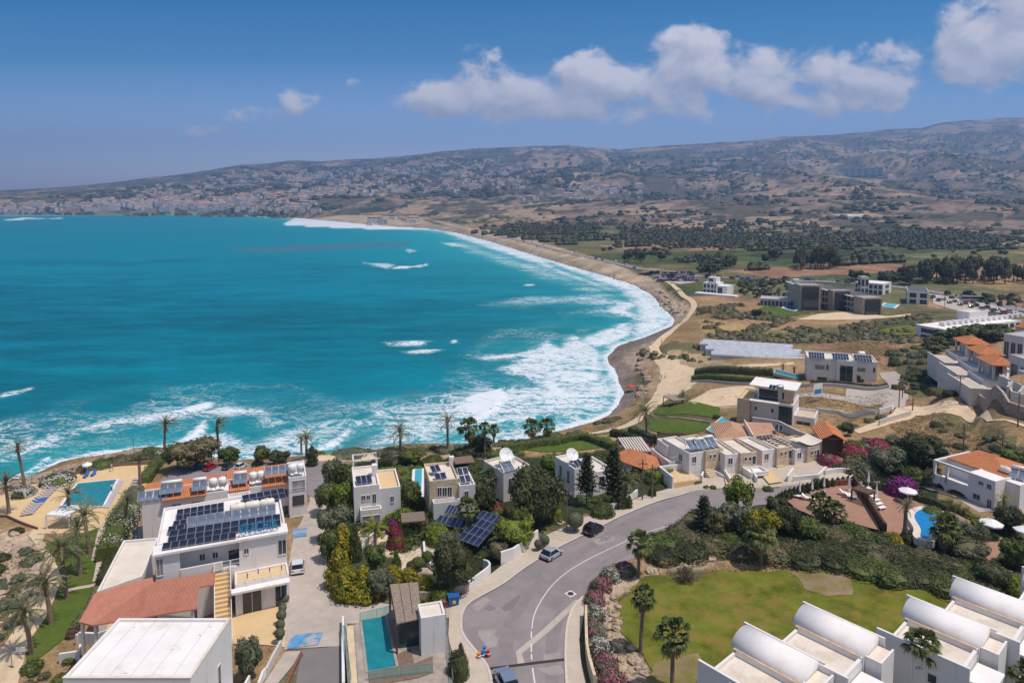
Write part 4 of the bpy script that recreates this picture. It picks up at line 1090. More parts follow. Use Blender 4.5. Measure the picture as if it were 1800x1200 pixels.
# ---- hedges and scatter
def hedge(px, w, hgt, mat, label, name='hedge', cat='hedge', dens=14, size=.16, group=None, smooth=1, jag=.12, flower=None, world=None, base=None):
    line = [(p.x, p.y) for p in (GP(px) if world is None else world)]; line = smooth_line(line, smooth)
    rg = random.Random(int(sum(abs(p.x) + abs(p.y) for p in line)) % 9999); mb = MB(); fl = MB()
    dl = [line[0]]
    for a, c in zip(line[:-1], line[1:]):
        k = max(1, int((c - a).length / .9)); dl += [a.lerp(c, j / k) for j in range(1, k + 1)]
    n_ = len(dl); e = strip_pts(dl, w * .88)
    for i in range(n_):
        Lp, Rp = e[i], e[2 * n_ - 1 - i]; z = h(dl[i].x, dl[i].y) if base is None else base; hh = hgt * .9 * (1 + rg.uniform(-jag, jag)); c = dl[i]
        Lt = c + (Lp - c) * .82; Rt = c + (Rp - c) * .82
        mb.v += [(Lp.x, Lp.y, z - .3), (Lp.x, Lp.y, z + hh * .7), (Lt.x, Lt.y, z + hh), (Rt.x, Rt.y, z + hh), (Rp.x, Rp.y, z + hh * .7), (Rp.x, Rp.y, z - .3)]
    for i in range(n_ - 1):
        o = 6 * i
        for k in range(5): mb.f.append((o + k, o + k + 1, o + 7 + k, o + 6 + k))
    mb.f += [tuple(range(6)), tuple(range(6 * n_ - 1, 6 * n_ - 7, -1))]
    for i in range(n_ - 1):
        a, c = dl[i], dl[i + 1]; L = (c - a).length; d = (c - a).normalized(); nn = Vector((-d.y, d.x)); z = h(a.x, a.y) if base is None else base
        for _ in range(max(1, int(dens * L * (w + 2 * hgt)))):
            t = rg.random(); s_ = rg.uniform(-1, 1); q = a.lerp(c, t)
            if rg.random() < w / (w + 2 * hgt): p = (q.x + nn.x * s_ * w / 2, q.y + nn.y * s_ * w / 2, z + hgt * rg.uniform(.88, 1.08 + jag)); nv = (nn.x * s_ * .6 + rg.uniform(-.5, .5), nn.y * s_ * .6 + rg.uniform(-.5, .5), 1)
            else:
                sg = 1 if s_ > 0 else -1; zz = rg.uniform(.02, 1); p = (q.x + nn.x * sg * w / 2 * (1.03 - .12 * zz), q.y + nn.y * sg * w / 2 * (1.03 - .12 * zz), z + hgt * zz); nv = (nn.x * sg + rg.uniform(-.5, .5), nn.y * sg + rg.uniform(-.5, .5), rg.uniform(0, .8))
            mb.leaf(p, nv, size * rg.uniform(.6, 1.4), rg, .6)
            if flower and fbm(np.array([p[0] / 2.4]), np.array([p[1] / 2.4]), 2)[0] > 1 - flower[1] and rg.random() < .5: fl.leaf((p[0] + nv[0] * .05, p[1] + nv[1] * .05, p[2] + .07), nv, size * .8, rg, .9)
    r = mb.build(name, mat); tag(r, label, cat, group)
    if flower: fl.build('blossom', flower[0], r)
    return r
def scatter(name, polys, n, mat, size, label, seed=1, leaves=7, hgt=.5, kind='stuff', ymax=None, avoid=()):
    """many small tufts over outlines, as one uncountable object"""
    rg = random.Random(seed); mb = MB(); P_ = [np.array([(p.x, p.y) for p in GP(q)]) for q in polys]
    A_ = [abs(sum(q[i][0] * q[(i + 1) % len(q)][1] - q[(i + 1) % len(q)][0] * q[i][1] for i in range(len(q)))) for q in P_]
    av = [np.array([(p.x, p.y) for p in GP(q)]) for q in avoid]
    rs = np.random.RandomState(seed)
    for poly, A in zip(P_, A_):
        k = int(n * A / sum(A_)); x0, y0 = poly.min(0); x1, y1 = poly.max(0)
        X = rs.uniform(x0, x1, k * 3); Y = rs.uniform(y0, y1, k * 3); ok = inpoly(X, Y, poly) & (fbm(X / 11, Y / 11, 3) + rs.uniform(-.15, .15, k * 3) > .47)
        for a in av: ok &= ~inpoly(X, Y, a)
        X, Y = X[ok][:k], Y[ok][:k]
        if not len(X): continue
        Z = H(X, Y)
        for x, y, z in zip(X, Y, Z):
            s_ = size * rg.uniform(.5, 1.6)
            for _ in range(leaves):
                d = Vector((rg.uniform(-1, 1), rg.uniform(-1, 1), rg.uniform(.1, 1)))
                mb.leaf((x + d.x * s_ * .7, y + d.y * s_ * .7, z + d.z * s_ * hgt), d + Vector((0, 0, .4)), s_ * .5, rg, .6)
    o = mb.build(name, mat); struct(o, label, kind); return o
# ------------------------------------------------------------------ roads, paths, lawns, decks
LEFTK = [(866,1215),(862,1185),(855,1168),(840,1150),(812,1115),(810,1095),(812,1078),(822,1062),(845,1048),(880,1030),(915,1003),(950,981),(990,958),(1022,942),(1062,922),(1100,904),(1156,881),(1211,866),(1290,860),(1380,856),(1470,848),(1545,842)]
RIGHTK = [(1550,854),(1480,865),(1420,875),(1330,888),(1260,906),(1200,937),(1145,971),(1100,986),(1062,993),(1042,1013),(1026,1049),(1010,1063),(1000,1086),(995,1115),(994,1160),(997,1215)]
sheet('road', LEFTK + RIGHTK, 'asphalt', .05, 1.5, 'grey asphalt road curving round the bend between white walls and the lawn')
sheet('pavement', [(1200,852),(1150,866),(1112,880),(1062,899),(1020,912),(990,928),(945,948),(905,980),(880,996),(850,1020),(822,1042),(800,1052),(790,1075),(788,1120),(800,1170),(806,1215),(868,1215)] + LEFTK[1:18], 'paving', .13, 1.2, 'pale pavement along the villa walls')
sheet('pavement', [(1011,1062),(1027,1050),(1026,1085),(1018,1125),(1022,1165),(1034,1215),(998,1215)] + RIGHTK[-2:-5:-1], 'paving', .13, 1.2, 'narrow pavement under the oleander hedge')
def kerb(name, px, label, w=.28): return strip(name, px, w, 'kerb', .17, label, step=1.0, smooth=1)
kerb('kerb', LEFTK[:18], 'pale kerb of the villa pavement'); kerb('kerb', RIGHTK[-6:], 'pale kerb below the oleander hedge')
# tyre-worn lanes and patches
for pts, w in (([(1190,885),(1130,905),(1060,945),(1000,985),(940,1030),(905,1075),(890,1120),(890,1165)], 1.5), ([(1230,925),(1170,950),(1100,968),(1050,1000),(1000,1055),(975,1100),(968,1150),(970,1200)], 1.3), ([(1175,893),(1110,920),(1040,958),(985,998),(920,1050),(885,1110),(882,1165)], .5)):
    strip('road_wear', pts, w, 'asphalt_worn', .056, 'darker tyre-worn lane of the asphalt', step=1.2)
for q in ([(842,1110),(870,1106),(874,1135),(850,1140)], [(955,1150),(985,1146),(986,1157),(958,1162)], [(1040,950),(1075,938),(1082,946),(1050,960)], [(830,1065),(850,1050),(862,1056),(842,1074)], [(938,1176),(990,1168),(992,1185),(960,1188)]):
    sheet('road_patch', q, 'asphalt_pale', .063, .8, 'paler patch of the asphalt', rough=1.2)
# painted lines
for pts, w in (([(1200,918),(1160,928),(1100,950),(1040,980),(1000,1002),(968,1030),(948,1060),(937,1085),(935,1105)], .12), ([(934,1110),(934,1122)], .16), ([(934,1132),(934,1146)], .16), ([(934,1150),(935,1160)], .16), ([(936,1174),(940,1200),(943,1215)], .16), ([(1290,892),(1240,905),(1200,918)], .16)):
    strip('road_line', pts, w, 'road_paint', .07, 'white centre line on the asphalt', step=.6, smooth=2)
strip('road_patch', [(1016,1055),(960,1108),(912,1147),(917,1170)], .75, 'concrete', .065, 'pale patched trench across the asphalt', step=.6, smooth=0)
strip('drain', [(857,1176),(995,1159)], .38, 'tar_strip', .09, 'dark drain grating across the road', step=.6, smooth=0)
sheet('road', [(1340,868),(1400,856),(1480,846),(1560,838),(1640,850),(1720,900),(1750,900),(1740,893),(1640,862),(1600,848),(1545,830),(1490,838),(1400,850)], 'concrete', .04, 1.5, 'pale lane behind the resort terrace')
sheet('driveway', [(541,812),(590,812),(592,850),(573,885),(570,925),(575,985),(580,1050),(700,1064),(770,1058),(800,1060),(795,1085),(610,1096),(616,1135),(500,1142),(498,1060),(506,1000),(520,930),(545,880)], 'concrete', .07, 1.5, 'broad pinkish concrete driveway')
sheet('driveway', [(541,812),(592,812),(592,852),(560,880),(540,870)], 'asphalt', .10, 1.5, 'grey top end of the driveway')
sheet('ramp', [(530,1143),(616,1134),(608,1215),(518,1215)], 'asphalt_dark', .09, 1.5, 'dark asphalt ramp at the foot of the driveway')
sheet('path', [(455,1215),(502,1146),(529,1144),(516,1168),(478,1215)], 'concrete', .09, 1.5, 'pale footway beside the ramp')
sheet('patio', [(402,1060),(496,1048),(502,1072),(500,1138),(410,1132),(405,1085)], 'deck_sand', .10, 1.2, 'sandy forecourt of the hotel')
sheet('forecourt', [(1178,850),(1188,832),(1230,826),(1330,812),(1450,800),(1486,812),(1496,836),(1460,846),(1380,855),(1290,858),(1212,865),(1190,862)], 'paving', .09, 1.5, 'pale paved forecourts of the stone terrace')
sheet('parking_bay', [(507,1128),(518,1117),(569,1111),(560,1134),(505,1142)], 'bay_blue', .13, .8, 'faded blue painted bay on the driveway')
sheet('parking_bay', [(514,930),(540,928),(539,943),(514,946)], 'bay_blue', .13, .8, 'small blue painted bay by the hotel wall')
sheet('car_park', [(262,862),(300,828),(400,818),(545,803),(560,812),(540,850),(300,880)], 'asphalt', .07, 1.6, 'grey car park above the shore')
sheet('pool_deck', [(-60,868),(0,862),(83,845),(183,822),(275,814),(262,842),(245,880),(205,915),(185,935),(150,938),(76,938),(58,930),(10,908),(-60,895)], 'deck_sand', .08, 1.6, 'yellow paved deck round the hotel pool')
sheet('path', [(58,930),(80,937),(73,957),(95,980),(108,1015),(97,1050),(76,1092),(50,1128),(28,1215),(-50,1215),(-20,1165),(12,1128),(42,1078),(70,1030),(84,1002),(70,968),(50,942)], 'path_sand', .11, 1.2, 'sandy footpath winding down beside the palm lawn')
sheet('lawn', [(73,957),(140,940),(182,925),(200,940),(192,985),(176,1040),(152,1085),(128,1112),(66,1160),(44,1172),(52,1128),(78,1092),(99,1050),(110,1015),(97,980)], 'lawn_dark', .10, 1.0, 'green lawn under the tall palms')
strip('path', [(188,918),(182,950),(168,983)], [2.2] * 9 + [2.2] * 20, 'stone_path', .16, 'pinkish path to the pool', smooth=0) if False else None
sheet('path', [(178,922),(193,922),(196,955),(190,982),(160,987),(166,960)], 'stone_path', .15, 1.0, 'pinkish path to the pool')
strip('path', [(178,963),(174,990),(167,1022)], .7, 'stone_path', .15, 'stepping stones across the palm lawn', step=.7)
strip('path', [(116,1040),(140,1033),(172,1026)], 1.0, 'stone_path', .15, 'short paved link across the palm lawn', step=.7)
LAWN_R = [(1090,1058),(1108,1032),(1140,1016),(1166,1012),(1188,1020),(1228,1022),(1248,1008),(1320,1003),(1400,1003),(1500,1020),(1560,1028),(1640,1040),(1720,1080),(1740,1250),(1170,1250),(1150,1180),(1130,1150),(1093,1112)]
sheet('lawn', LAWN_R, 'lawn', .10, 1.0, 'wide sunburnt lawn beside the vaulted houses', rough=2)
sheet('lawn', [(1395,1003),(1455,1003),(1500,1018),(1490,1045),(1455,1048),(1412,1026)], 'lawn_bare', .14, .5, 'worn bare patch of the lawn', rough=3.5)
sheet('lawn', [(1145,1200),(1165,1160),(1230,1150),(1245,1185),(1200,1250),(1150,1250)], 'lawn_bare', .13, .8, 'sparse corner of the lawn', rough=3)
sheet('path', [(550,800),(690,801),(690,809),(560,811)], 'path_sand', .12, 1.2, 'pale track above the rocks')
strip('path', [(905,790),(960,776),(1040,762),(1090,753),(1118,742),(1140,722),(1158,700),(1172,675),(1172,650),(1158,632),(1148,617),(1158,600),(1185,578),(1212,553),(1222,538),(1214,526),(1200,520),(1190,507),(1178,496),(1150,490)], 3.2, 'path_sand', .15, 'pale coastal footpath', smooth=2)
sheet('path', [(1140,610),(1150,605),(1165,622),(1190,625),(1195,640),(1250,650),(1330,640),(1395,637),(1395,641),(1330,645),(1240,662),(1200,690),(1170,705),(1140,725),(1130,720),(1150,695),(1160,672),(1160,650),(1150,632)], 'path_sand', .13, 2.0, 'bare sandy ground by the beach head', rough=2)
sheet('field', [(1212,706),(1252,684),(1325,679),(1340,700),(1300,712),(1220,714)], 'path_sand', .12, 2, 'bare pale building plot', rough=2)
for q, lb, mt in (([(1181,713),(1266,717),(1264,735),(1174,731)], 'upper terrace lawn of the seaside villa', 'lawn_dark'), ([(1153,712),(1179,711),(1171,730),(1145,727)], 'small lawn beside the garden steps', 'lawn_dark'), ([(1138,737),(1174,735),(1262,746),(1255,753),(1208,766),(1140,753)], 'long lower lawn of the seaside villa', 'lawn_dark'),
        ([(905,790),(985,778),(1070,768),(1085,782),(1040,790),(960,795)], 'lawn behind the clipped hedge', 'lawn_dark'), ([(607,842),(628,830),(672,822),(770,818),(775,835),(690,845),(612,850)], 'lawn behind the white villa', 'lawn_dark'),
        ([(1545,580),(1590,572),(1640,571),(1640,583),(1590,592)], 'bright lawn beside the long white building', 'lawn'), ([(1330,545),(1350,535),(1400,548),(1425,551),(1350,560)], 'lawn by the hotel pool', 'lawn_dark')):
    sheet('lawn', q, mt, .14, 1.5, lb)
sheet('road', [(1500,757),(1540,742),(1570,726),(1575,718),(1600,714),(1640,712),(1700,713),(1716,728),(1745,738),(1815,752),(1815,758),(1735,742),(1690,733),(1610,731),(1600,738),(1560,748),(1510,763)], 'path_sand', .14, 1.6, 'pale unmade road on the slope')
strip('road', [(1570,717),(1580,695),(1578,675),(1560,655)], 4.5, 'concrete', .15, 'concrete drive to the modern villa')
sheet('parking', [(1488,683),(1564,682),(1562,714),(1486,705),(1400,700),(1400,694),(1486,697)], 'concrete', .13, 1.6, 'pale concrete yard below the modern villa')
sheet('road', [(1735,815),(1815,786),(1815,802),(1745,832)], 'asphalt', .14, 1.6, 'grey road at the edge of the slope')
COASTRD = [(735,383),(790,391),(840,403),(900,420),(960,435),(1040,453),(1110,470),(1160,479),(1230,486),(1300,491),(1380,493),(1480,497),(1560,503),(1640,513),(1700,524),(1760,535),(1830,550)]
strip('road', COASTRD, 9, 'asphalt', .35, 'coast road running behind the beach', step=6)
sheet('car_park', [(1128,478),(1165,480),(1225,484),(1222,497),(1195,500),(1160,492)], 'concrete', .3, 5, 'car park by the beach bar')
sheet('car_park', [(1600,512),(1660,520),(1790,545),(1790,556),(1690,548),(1640,534),(1640,520)], 'concrete', .3, 4, 'roadside car park above the hotel')
sheet('path', [(1400,562),(1440,552),(1490,548),(1560,556),(1600,552),(1600,556),(1500,563)], 'path_sand', .2, 4, 'pale track below the stone hotel', rough=2)
# terraces of the resort
sheet('terrace', [(1376,879),(1400,868),(1440,862),(1502,857),(1530,903),(1547,938),(1515,930),(1480,918),(1430,913),(1400,900)], 'terracotta_deck', .55, 1.2, 'reddish upper sun terrace')
sheet('terrace', [(1508,857),(1575,866),(1602,873),(1670,900),(1702,916),(1746,936),(1772,952),(1748,988),(1716,988),(1700,962),(1664,935),(1660,905),(1625,898),(1600,908),(1590,950),(1560,945),(1540,900)], 'terracotta_deck', .22, 1.2, 'reddish lower terrace round the curved pool')
sheet('path', [(1715,985),(1748,985),(1752,1000),(1768,1025),(1750,1030),(1728,1005)], 'terracotta_deck', .2, 1.0, 'reddish path below the terrace')

# ------------------------------------------------------------------ pools
def pool(name, px, mat, label, lift=.34, rim='paving', rimw=.5, z=None):
    pts = GP(px) if z is None else [P(*q, z) for q in px]
    zz = max(p.z for p in pts) + lift if z is None else z
    W = smooth_line([(p.x, p.y) for p in pts] + [(pts[0].x, pts[0].y)], 2)[:-1] if len(px) > 6 else [Vector((p.x, p.y)) for p in pts]
    c = sum(W, Vector((0, 0))) / len(W)
    r = empty(name, (c.x, c.y, zz), 0, label, 'pool')
    mb = MB(); k = len(W)
    a = sum(W[i].x * W[(i + 1) % k].y - W[(i + 1) % k].x * W[i].y for i in range(k))
    if a < 0: W = W[::-1]
    mb.add([(p.x - c.x, p.y - c.y, -.06) for p in W], [tuple(range(k))]); mb.build('water', mat, r)
    R_ = MB(); out = []
    for i in range(k):
        d = (W[(i + 1) % k] - W[i - 1]).normalized(); nn = Vector((d.y, -d.x)); out.append(W[i] + nn * rimw)
    for i in range(k):
        j = (i + 1) % k; o = len(R_.v)
        R_.v += [(W[i].x - c.x, W[i].y - c.y, 0), (W[j].x - c.x, W[j].y - c.y, 0), (out[j].x - c.x, out[j].y - c.y, 0), (out[i].x - c.x, out[i].y - c.y, 0), (out[i].x - c.x, out[i].y - c.y, -1.0), (out[j].x - c.x, out[j].y - c.y, -1.0), (W[i].x - c.x, W[i].y - c.y, -.3), (W[j].x - c.x, W[j].y - c.y, -.3)]
        R_.f += [(o, o + 3, o + 2, o + 1), (o + 3, o + 4, o + 5, o + 2), (o, o + 1, o + 7, o + 6)]
    R_.build('coping', rim, r)
    return r
pool('swimming_pool', [(110,890),(180,892),(205,845),(137,852)], 'pool_teal', 'large teal hotel pool on the yellow deck', rim='white_render')
sheet('walkway', [(207,845),(218,846),(192,894),(182,893)], 'grey_wall', .16, 1.0, 'grey strip along the pool edge')
pool('swimming_pool', [(1624,903),(1612,908),(1606,917),(1608,927),(1615,938),(1619,948),(1615,960),(1630,964),(1638,950),(1650,932),(1664,915),(1650,904)], 'pool_blue', 'curved bright blue pool with a pale rim', rim='cream_roof', rimw=.9, lift=.5)
pool('swimming_pool', [(1244,760),(1262,767),(1291,752),(1271,749)], 'pool_aqua', 'small aqua pool behind the tiled bungalow', rim='paving')
pool('swimming_pool', [(1189,783),(1204,785),(1204,779),(1192,777)], 'pool_aqua', 'little round-ended aqua pool by the pergola')
pool('swimming_pool', [(1378,543),(1396,547),(1403,543),(1385,538)], 'pool_blue', 'blue pool among white loungers of the stone hotel', rim='white_render', rimw=1.5)
pool('swimming_pool', [(1548,540),(1570,542),(1578,536),(1558,533)], 'pool_aqua', 'pale pool in front of the dark-roofed white block', rim='white_render', rimw=1)
pool('swimming_pool', [(1361,664),(1404,667),(1404,662),(1364,659)], 'pool_teal', 'narrow pool beside the modern white villa')
pool('swimming_pool', [(727,873),(740,876),(742,845),(730,845)], 'pool_aqua', 'narrow pale pool beside the stone villa', rim='white_render')

# ------------------------------------------------------------------ free-standing walls
wallrun('garden_wall', [(1120,873),(1100,888),(1092,895)], .25, 1.3, 'white_render', 'white garden wall beside the utility poles')
wallrun('garden_wall', [(1062,900),(1090,893)], .3, 1.1, 'white_render', 'white wall with a gate behind the bushy olive')
wallrun('garden_wall', [(945,948),(915,972),(905,982)], .25, 1.5, 'white_render', 'white wall by the silver car')
wallrun('garden_wall', [(880,992),(886,990),(902,985),(912,978)], .3, 1.8, 'white_render', 'white gate wall left of the silver car')
wallrun('garden_wall', [(822,1040),(840,1026),(856,1014),(862,1008),(858,1001),(850,999)], .25, 1.3, 'white_render', 'curved white wall at the driveway corner', smooth=1)
wallrun('retaining_wall', [(700,1056),(760,1056),(800,1046),(824,1040)], .3, 1.2, 'stone_grey', 'low grey wall under the golden shrubs')
wallrun('garden_wall', [(604,1096),(603,1140),(604,1215)], .3, 1.0, 'white_render', 'long low white wall beside the ramp')
wallrun('garden_wall', [(606,1048),(608,1056),(660,1052),(660,1044)], .3, 1.4, 'pale_wall', 'pale wall behind the green bottle bank')
wallrun('garden_wall', [(1030,1085),(1030,1120),(1032,1165),(1045,1215)], .3, [1.6, 1.6, 1.6, 1.8], 'stone_wall', 'stone wall below the pink oleanders', smooth=1)
wallrun('garden_wall', [(455,1215),(462,1195),(470,1186)], .25, 1.0, 'white_render', 'white end of the ramp wall')
wallrun('garden_wall', [(494,1140),(480,1165),(468,1190)], .25, 1.0, 'pale_wall', 'pale wall down the steps by the ramp')
wallrun('garden_wall', [(531,1152),(516,1178),(505,1205)], .2, .35, 'timber_red', 'dark kerb between ramp and footway')
wallrun('garden_wall', [(1385,884),(1412,868),(1440,861),(1500,857)], .25, 1.5, 'timber_red', 'dark red screen along the back of the upper terrace', cat='screen wall')
wallrun('timber_wall', [(1501,856),(1522,888),(1538,915),(1556,943)], .35, 1.9, 'wood_dark', 'dark timber screen dividing the two terraces', cat='screen wall')
wallrun('garden_wall', [(1560,945),(1552,935),(1538,906)], .3, .7, 'white_render', 'white kerb below the timber screen')
wallrun('retaining_wall', [(1598,908),(1596,930),(1606,950),(1614,962)], .4, .6, 'pale_wall', 'pale outer wall of the curved pool', smooth=1, below=1.5)
wallrun('garden_wall', [(1450,835),(1475,830),(1500,833),(1520,838)], .3, .9, 'white_render', 'low white wall beside the lane', smooth=1)
wallrun('garden_wall', [(1490,850),(1510,836),(1522,830)], .3, .9, 'white_render', 'white wall at the corner of the lane')
wallrun('garden_wall', [(1545,728),(1570,722),(1568,728)], .3, 1.3, 'white_render', 'white wall with a dark mural by the unmade road')
wallrun('garden_wall', [(1435,722),(1475,727),(1540,728)], .3, .9, 'white_render', 'long low white wall above the rubble yard')
wallrun('garden_wall', [(1545,748),(1580,737),(1600,731)], .3, 1.2, 'pale_wall', 'pale retaining wall below the unmade road')
wallrun('retaining_wall', [(1680,690),(1720,705),(1760,722),(1815,742)], .5, 2.4, 'rubble_wall', 'long rubble retaining wall on the hillside', smooth=1)
wallrun('retaining_wall', [(1676,645),(1676,665),(1682,690)], .5, 2.2, 'rubble_wall', 'rubble wall falling down the hillside')
wallrun('retaining_wall', [(1722,672),(1745,690),(1765,705),(1815,715)], .4, 2.0, 'pale_wall', 'curved pale retaining wall below the villas', smooth=1)
wallrun('garden_wall', [(1360,676),(1420,680),(1500,683),(1563,682)], .3, 1.0, 'pale_wall', 'grey wall in front of the modern villa')
wallrun('garden_wall', [(1215,672),(1290,676),(1362,678)], .3, .7, 'grey_wall', 'long grey wall under the dark hedge')
wallrun('garden_wall', [(1172,735),(1200,737),(1262,745)], .4, .5, 'rock', 'stone edging between the terrace lawns')
wallrun('garden_wall', [(1312,640),(1420,644)], .2, .1, 'white_render', 'w') if False else None
wallrun('garden_wall', [(745,960),(748,990),(765,1005)], .3, .8, 'white_render', 'curved white wall inside the gravel court', smooth=1)
wallrun('garden_wall', [(632,985),(640,960),(660,945)], .3, 1.0, 'white_render', 'white steps wall beside the yellow palm', smooth=1)
wallrun('retaining_wall', [(-10,909),(12,909),(66,931)], .2, .5, 'wood_brown', 'brown timber rail at the deck corner', cat='rail')
wallrun('retaining_wall', [(-40,868),(0,863),(83,846),(183,823),(274,815)], .12, .75, 'wood_brown', 'thin brown rail along the seaward edge of the deck', cat='rail')
wallrun('garden_wall', [(170,1038),(150,1075),(118,1120)], .25, .4, 'rock', 'low rough kerb beside the lawn') if False else None

for q, lb in (([(1233,846),(1240,828)],'first'),([(1284,852),(1272,833)],'second'),([(1330,849),(1318,828)],'third'),([(1384,847),(1394,832)],'fourth')): wallrun('garden_wall', q, .3, 1.1, 'white_render', lb + ' white wall running out from the stone terrace, from the left')
wallrun('garden_wall', [(1394,846),(1438,842),(1452,828)], .3, .9, 'white_render', 'white wall round the last stone terrace court')
# ------------------------------------------------------------------ flat-roofed blocks from an arbitrary outline
def polyblock(name, label, px, zr, cat='building', group=None, wall='white_render', roof='white_roof', par=.35, t=.25, base=None):
    pts = [P(*q, zr) for q in px]; c = sum(pts, Vector()) / len(pts); z0 = (min(h(p.x, p.y) for p in pts) - .4) if base is None else base
    r = empty(name, (c.x, c.y, z0), 0, label, cat, group)
    W = [Vector((p.x - c.x, p.y - c.y)) for p in pts]; k = len(W)
    if sum(W[i].x * W[(i + 1) % k].y - W[(i + 1) % k].x * W[i].y for i in range(k)) < 0: W = W[::-1]
    inn = []
    for i in range(k):
        a, b2, d = W[i - 1], W[i], W[(i + 1) % k]; n1 = Vector((-(b2 - a).y, (b2 - a).x)).normalized(); n2 = Vector((-(d - b2).y, (d - b2).x)).normalized()
        m_ = (n1 + n2); m_ = m_ / max(.3, m_.length_squared) * 2; inn.append(b2 + m_ * t)
    H_ = zr - z0; mb = MB(); o = [(p.x, p.y) for p in W]; q = [(p.x, p.y) for p in inn]
    v = [(x, y, 0) for x, y in o] + [(x, y, H_) for x, y in o] + [(x, y, H_) for x, y in q] + [(x, y, H_ - par) for x, y in q]
    f = []
    for i in range(k):
        j = (i + 1) % k; f += [(i, j, k + j, k + i), (k + i, k + j, 2 * k + j, 2 * k + i), (2 * k + i, 2 * k + j, 3 * k + j, 3 * k + i)]
    mb.add(v, f); mb.build('wall', wall, r)
    rf = MB(); rf.add([(x, y, H_ - par + .02) for x, y in q], [tuple(range(k))]); rf.build('roof', roof, r)
    return r

# ------------------------------------------------------------------ the hotel with the blue lettering
V = Bld('hotel_building', 'white flat-roofed hotel block covered in solar panels with blue roof lettering', (272,971), (503,930), 23.5, 12.6, 'hotel', base=12.6)
L, D_, Hh = V.L, V.D, V.H
fl = Hh - 3.6   # floor of the upper storey
# upper storey leaves a loggia open on the front
lg0 = V.loc(316,985,'y',0).x; lg1 = V.loc(421,985,'y',0).x
V.block(0, 2.0, L, D_, Hh, 0, 'white_render', 'white_roof', .4)
W_ = V.part('wall', 'white_render')
W_.box(0, 0, 0, lg0, 1.998, Hh - .40); W_.box(lg1, 0, 0, L, 1.998, Hh - .4); W_.box(lg0, 0, 0, lg1, 1.998, fl); W_.box(lg0, -.10, fl, lg1 - 1.9, .12, fl + 1.0)
V.part('roof', 'white_roof').box(-.25, -.35, Hh - .398, L + .2, 1.998, Hh - .12)
for a, b2, at in (((351,974),(360,983),2.0), ((374,971),(383,979),2.0), ((403,968),(420,996),2.0), ((429,964),(437,972),0), ((489,950),(503,972),0), ((275,983),(287,1010),0)):
    V.winpx('f', a, b2, at, frame='metal_dark' if a[0] == 403 else 'white_render', glass='blind' if a[0] == 275 else 'window_glass')
V.rail((lg1 - 1.9, -.05), (lg1, -.05), fl, 1.0)
cz = Hh - 7.2
V.block(lg1 - .6, -3.0, L, -.002, fl - .7, 0, 'white_render', 'deck_sand', .25)
V.part('canopy', 'white_roof').box(lg1 - 1.0, -4.0, fl - 1.35, L, -3.002, fl - 1.1)
for u0, u1 in ((lg1 + .2, lg1 + 2.3), (lg1 + 3.9, lg1 + 5.2)): V.win('f', u0, u1, .6 + 2.2, fl - 1.6, -3.0)
V.rail((lg1 - .6, -3.0), (L, -3.0), fl - .7, .8)
for y0 in (2.6, 6.2, 9.4): V.win('r', y0, y0 + 1.1, fl + .9, fl + 2.2, L)
V.win('l', 4, 5.2, fl + .8, fl + 2.1, 0); V.win('l', 8, 9.2, fl + .8, fl + 2.1, 0)
V.done()
# outside stair down from the loggia
S0 = V.loc(390,1000,'y',-.1); st = empty('staircase', V.w(S0.x - .8, -.2, 0), V.ang, 'white outdoor staircase running down from the hotel balcony', 'staircase')
mb = MB(); n_ = 18; top = fl + .05; bot = 1.4
for i in range(n_):
    z = top - (top - bot) * (i + 1) / n_; mb.box(0, -.42 * (i + 1), bot - .6, 1.7, -.42 * i, z)
mb.build('steps', 'deck_sand', st)
for x in (-.10, 1.7):
    mb = MB(); p, q = Vector((x + .05, 0, top)), Vector((x + .05, -.42 * n_, bot))
    mb.box(x, -.42 * n_, bot - .6, x + .1, 0, bot)
    mb.add([(x, 0, bot), (x + .1, 0, bot), (x + .1, 0, top + .2), (x, 0, top + .2), (x, -.42 * n_, bot), (x + .1, -.42 * n_, bot), (x + .1, -.42 * n_, bot + .2), (x, -.42 * n_, bot + .2)], [(0, 3, 2, 1), (4, 5, 6, 7), (0, 4, 7, 3), (1, 2, 6, 5), (3, 7, 6, 2), (0, 1, 5, 4)])
    for i in range(10): c = p.lerp(q, i / 9); mb.tube(c, c + Vector((0, 0, 1)), .025, k=5)
    mb.tube(p + Vector((0, 0, 1)), q + Vector((0, 0, 1)), .04, k=5); mb.build('railing', 'white_render', st)
# lettering on a rail
so_ = V.loc(420,946,'z',Hh + .2); s1 = V.loc(489,931,'z',Hh + .2)
sg = empty('roof_sign', V.w(so_.x, .25, Hh), V.ang, 'blue capital letters on a white rail along the hotel roof edge', 'roof sign')
cu = bpy.data.curves.new('letters', 'FONT'); cu.body = 'VRACHIA'; cu.size = 1.75; cu.extrude = .07; cu.offset = .03; cu.space_character = 1.12
to = bpy.data.objects.new('letters', cu); COL.objects.link(to); to.parent = sg; to.location = (0, 0, .32); to.rotation_euler = (R(90), 0, 0); cu.materials.append(MATS['sign_blue'])
bpy.context.view_layer.update(); wd = to.dimensions.x; to.scale = ((s1.x - so_.x) / wd,) + (1, 1)
me = bpy.data.meshes.new_from_object(to.evaluated_get(bpy.context.evaluated_depsgraph_get())); t2 = bpy.data.objects.new('letters', me); COL.objects.link(t2); t2.parent = sg; t2.matrix_local = to.matrix_local.copy(); bpy.data.objects.remove(to)
mb = MB(); w_ = s1.x - so_.x; mb.box(-.1, -.06, .22, w_ + .1, .06, .32); [mb.box(w_ * i / 7 - .03, -.03, 0, w_ * i / 7 + .03, .03, .22) for i in range(8)]; [mb.tube((w_ * i / 7, .05, .3), (w_ * i / 7, .9, .02), .025, k=4) for i in range(8)]; mb.build('rail', 'white_render', sg)
zr = 23.42
